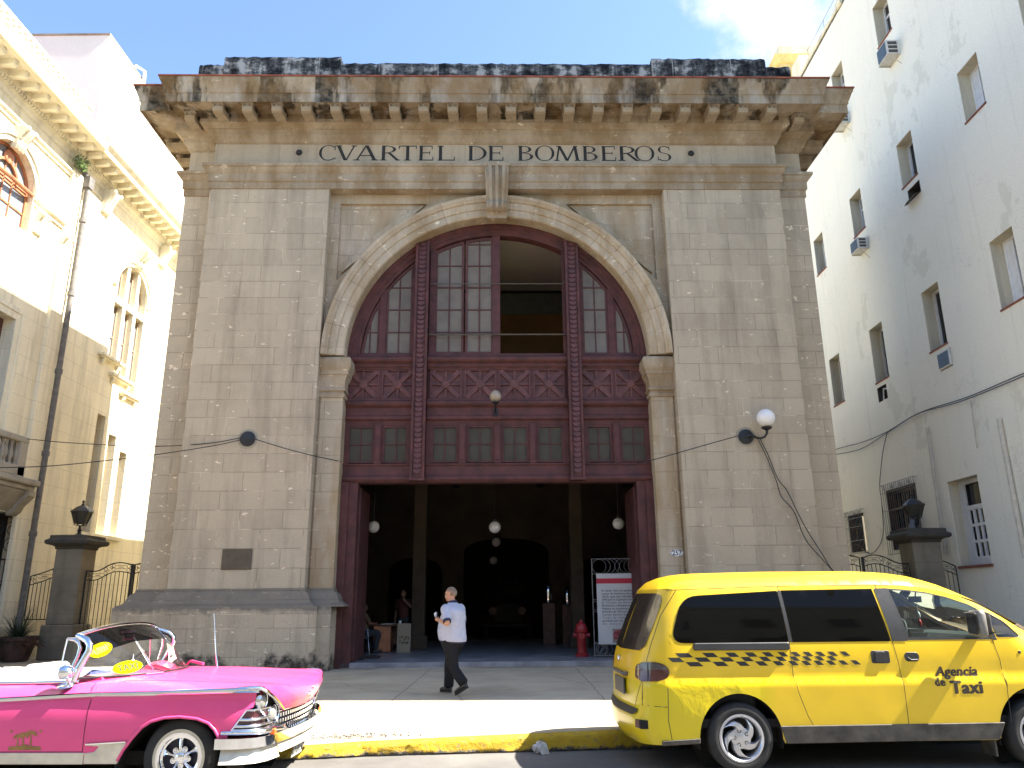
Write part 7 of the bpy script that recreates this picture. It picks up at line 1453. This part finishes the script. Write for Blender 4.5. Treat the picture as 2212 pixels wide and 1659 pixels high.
MAN = dict(head=(.0,.065,1.625), neck=(.0,.015,1.49), chest=(0,-.01,1.33), belly=(0,.03,1.08), pelvis=(0,-.01,.90),
    shL=(-.195,-.01,1.385), elL=(-.275,-.15,1.155), wrL=(-.165,.175,1.205), handL=(-.13,.31,1.225), palmL=(.9,.1,.2), shR=(.20,.01,1.39), elR=(.27,.02,1.15), wrR=(.07,.24,1.20), handR=(-.03,.31,1.23), palmR=(-.6,-.5,.3),
    hipL=(-.09,-.02,.86), knL=(-.095,-.13,.44), anL=(-.10,-.37,.20), toeL=(-.11,-.205,.062), heelL=(-.10,-.435,.175), hipR=(.09,.0,.86), knR=(.09,.15,.46), anR=(.09,.17,.10), toeR=(.10,.36,.055), heelR=(.09,.125,.062), waist=.96,
    shirtrings=[(0,-.005,.862,.225,.242,.02),(0,.0,.90,.232,.250,.0),(0,.025,1.02,.236,.252,0),(0,.022,1.12,.232,.236,0),(0,-.005,1.23,.228,.208,0),(0,-.03,1.34,.222,.172,0),(0,-.022,1.415,.180,.125,0),(0,-.002,1.462,.110,.090,0),(0,.012,1.49,.080,.074,0)],
    hiprings=[(0,-.01,.76,.175,.185,0),(0,-.012,.85,.212,.225,0),(0,.0,.95,.21,.22,0)])
MANLOC = (-1.075, 13.83, SW); mrot = radians(49)
pm = person('stout grey-haired man in pale blue polo shirt and black trousers walking past the doorway', MANLOC, mrot, MAN, M_SHIRT, M_NAVY, M_TROU, M_SKIN, M_HAIR, 1.12, .008, radians(16), .60)
b = MB(); w0, w1 = Vector(MAN['elL']), Vector(MAN['wrL']); d = (w1-w0).normalized(); b.tube([w1-d*.045, w1-d*.02], .036, 16); b.build('wrist_watch', M_CHROME, pm, smooth=60)
b = MB(); b.rings([[(.221*cos(a)*1.0, .0+.236*sin(a), z+.02*sin(a)) for a in [2*pi*k/28 for k in range(28)]] for z in (.842,.858)], False, False); b.build('hem_band', M_NAVY, pm, smooth=60, fix=False)
mw = Matrix.Translation(MANLOC)@Matrix.Rotation(mrot, 4, 'Z'); pp_ = mw@Vector((-.14,.26,1.275))
t = thing('folded_paper', 'small folded white paper held in the walking man\'s hand', 'paper', tuple(pp_), mrot); b = MB(); b.add([(-.06,-.03,-.03),(.03,.02,-.035),(.05,.03,.045),(-.03,-.02,.06),(-.05,.01,.03)], [(0,1,2,3),(0,3,4)]); b.build('paper', M_WPAINT, t, fix=False)
SIT = dict(head=(.0,.03,1.24), neck=(.0,.0,1.11), chest=(0,-.02,.95), belly=(0,.0,.72), pelvis=(0,-.03,.55), shL=(-.18,0,1.03), elL=(-.22,.12,.78), wrL=(-.1,.33,.74), handL=(-.06,.42,.76), shR=(.18,0,1.03), elR=(.22,.14,.8), wrR=(.1,.34,.78), handR=(.06,.43,.8),
    hipL=(-.09,0,.54), knL=(-.12,.42,.52), anL=(-.12,.42,.10), toeL=(-.13,.60,.045), hipR=(.09,0,.54), knR=(.13,.42,.52), anR=(.13,.36,.10), toeR=(.14,.54,.045), waist=.62)
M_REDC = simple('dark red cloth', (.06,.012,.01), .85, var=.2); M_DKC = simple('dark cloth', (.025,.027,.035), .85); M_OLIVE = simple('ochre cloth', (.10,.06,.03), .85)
person('dim seated figure in an ochre shirt just inside the left jamb', (-4.35, 22.95, .28), radians(-60), SIT, M_OLIVE, None, M_DKC, M_SKIND, M_DKC, .95, .014)
STD = dict(head=(.0,.03,1.62), neck=(.0,.0,1.48), chest=(0,-.01,1.30), belly=(0,.0,1.06), pelvis=(0,-.01,.90), shL=(-.18,0,1.39), elL=(-.30,.12,1.22), wrL=(-.14,.24,1.42), handL=(-.08,.26,1.51), shR=(.18,0,1.39), elR=(.24,-.02,1.10), wrR=(.24,.06,.86), handR=(.24,.09,.76),
    hipL=(-.09,0,.88), knL=(-.10,.02,.47), anL=(-.10,0,.10), toeL=(-.12,.17,.045), hipR=(.09,0,.88), knR=(.10,.02,.47), anR=(.10,-.02,.10), toeR=(.12,.15,.045), waist=.98)
person('dim standing figure in a dark red shirt, arm raised, behind the desk', (-3.45, 24.7, .28), radians(165), STD, M_REDC, None, M_DKC, M_SKIND, M_DKC, .95, .014)
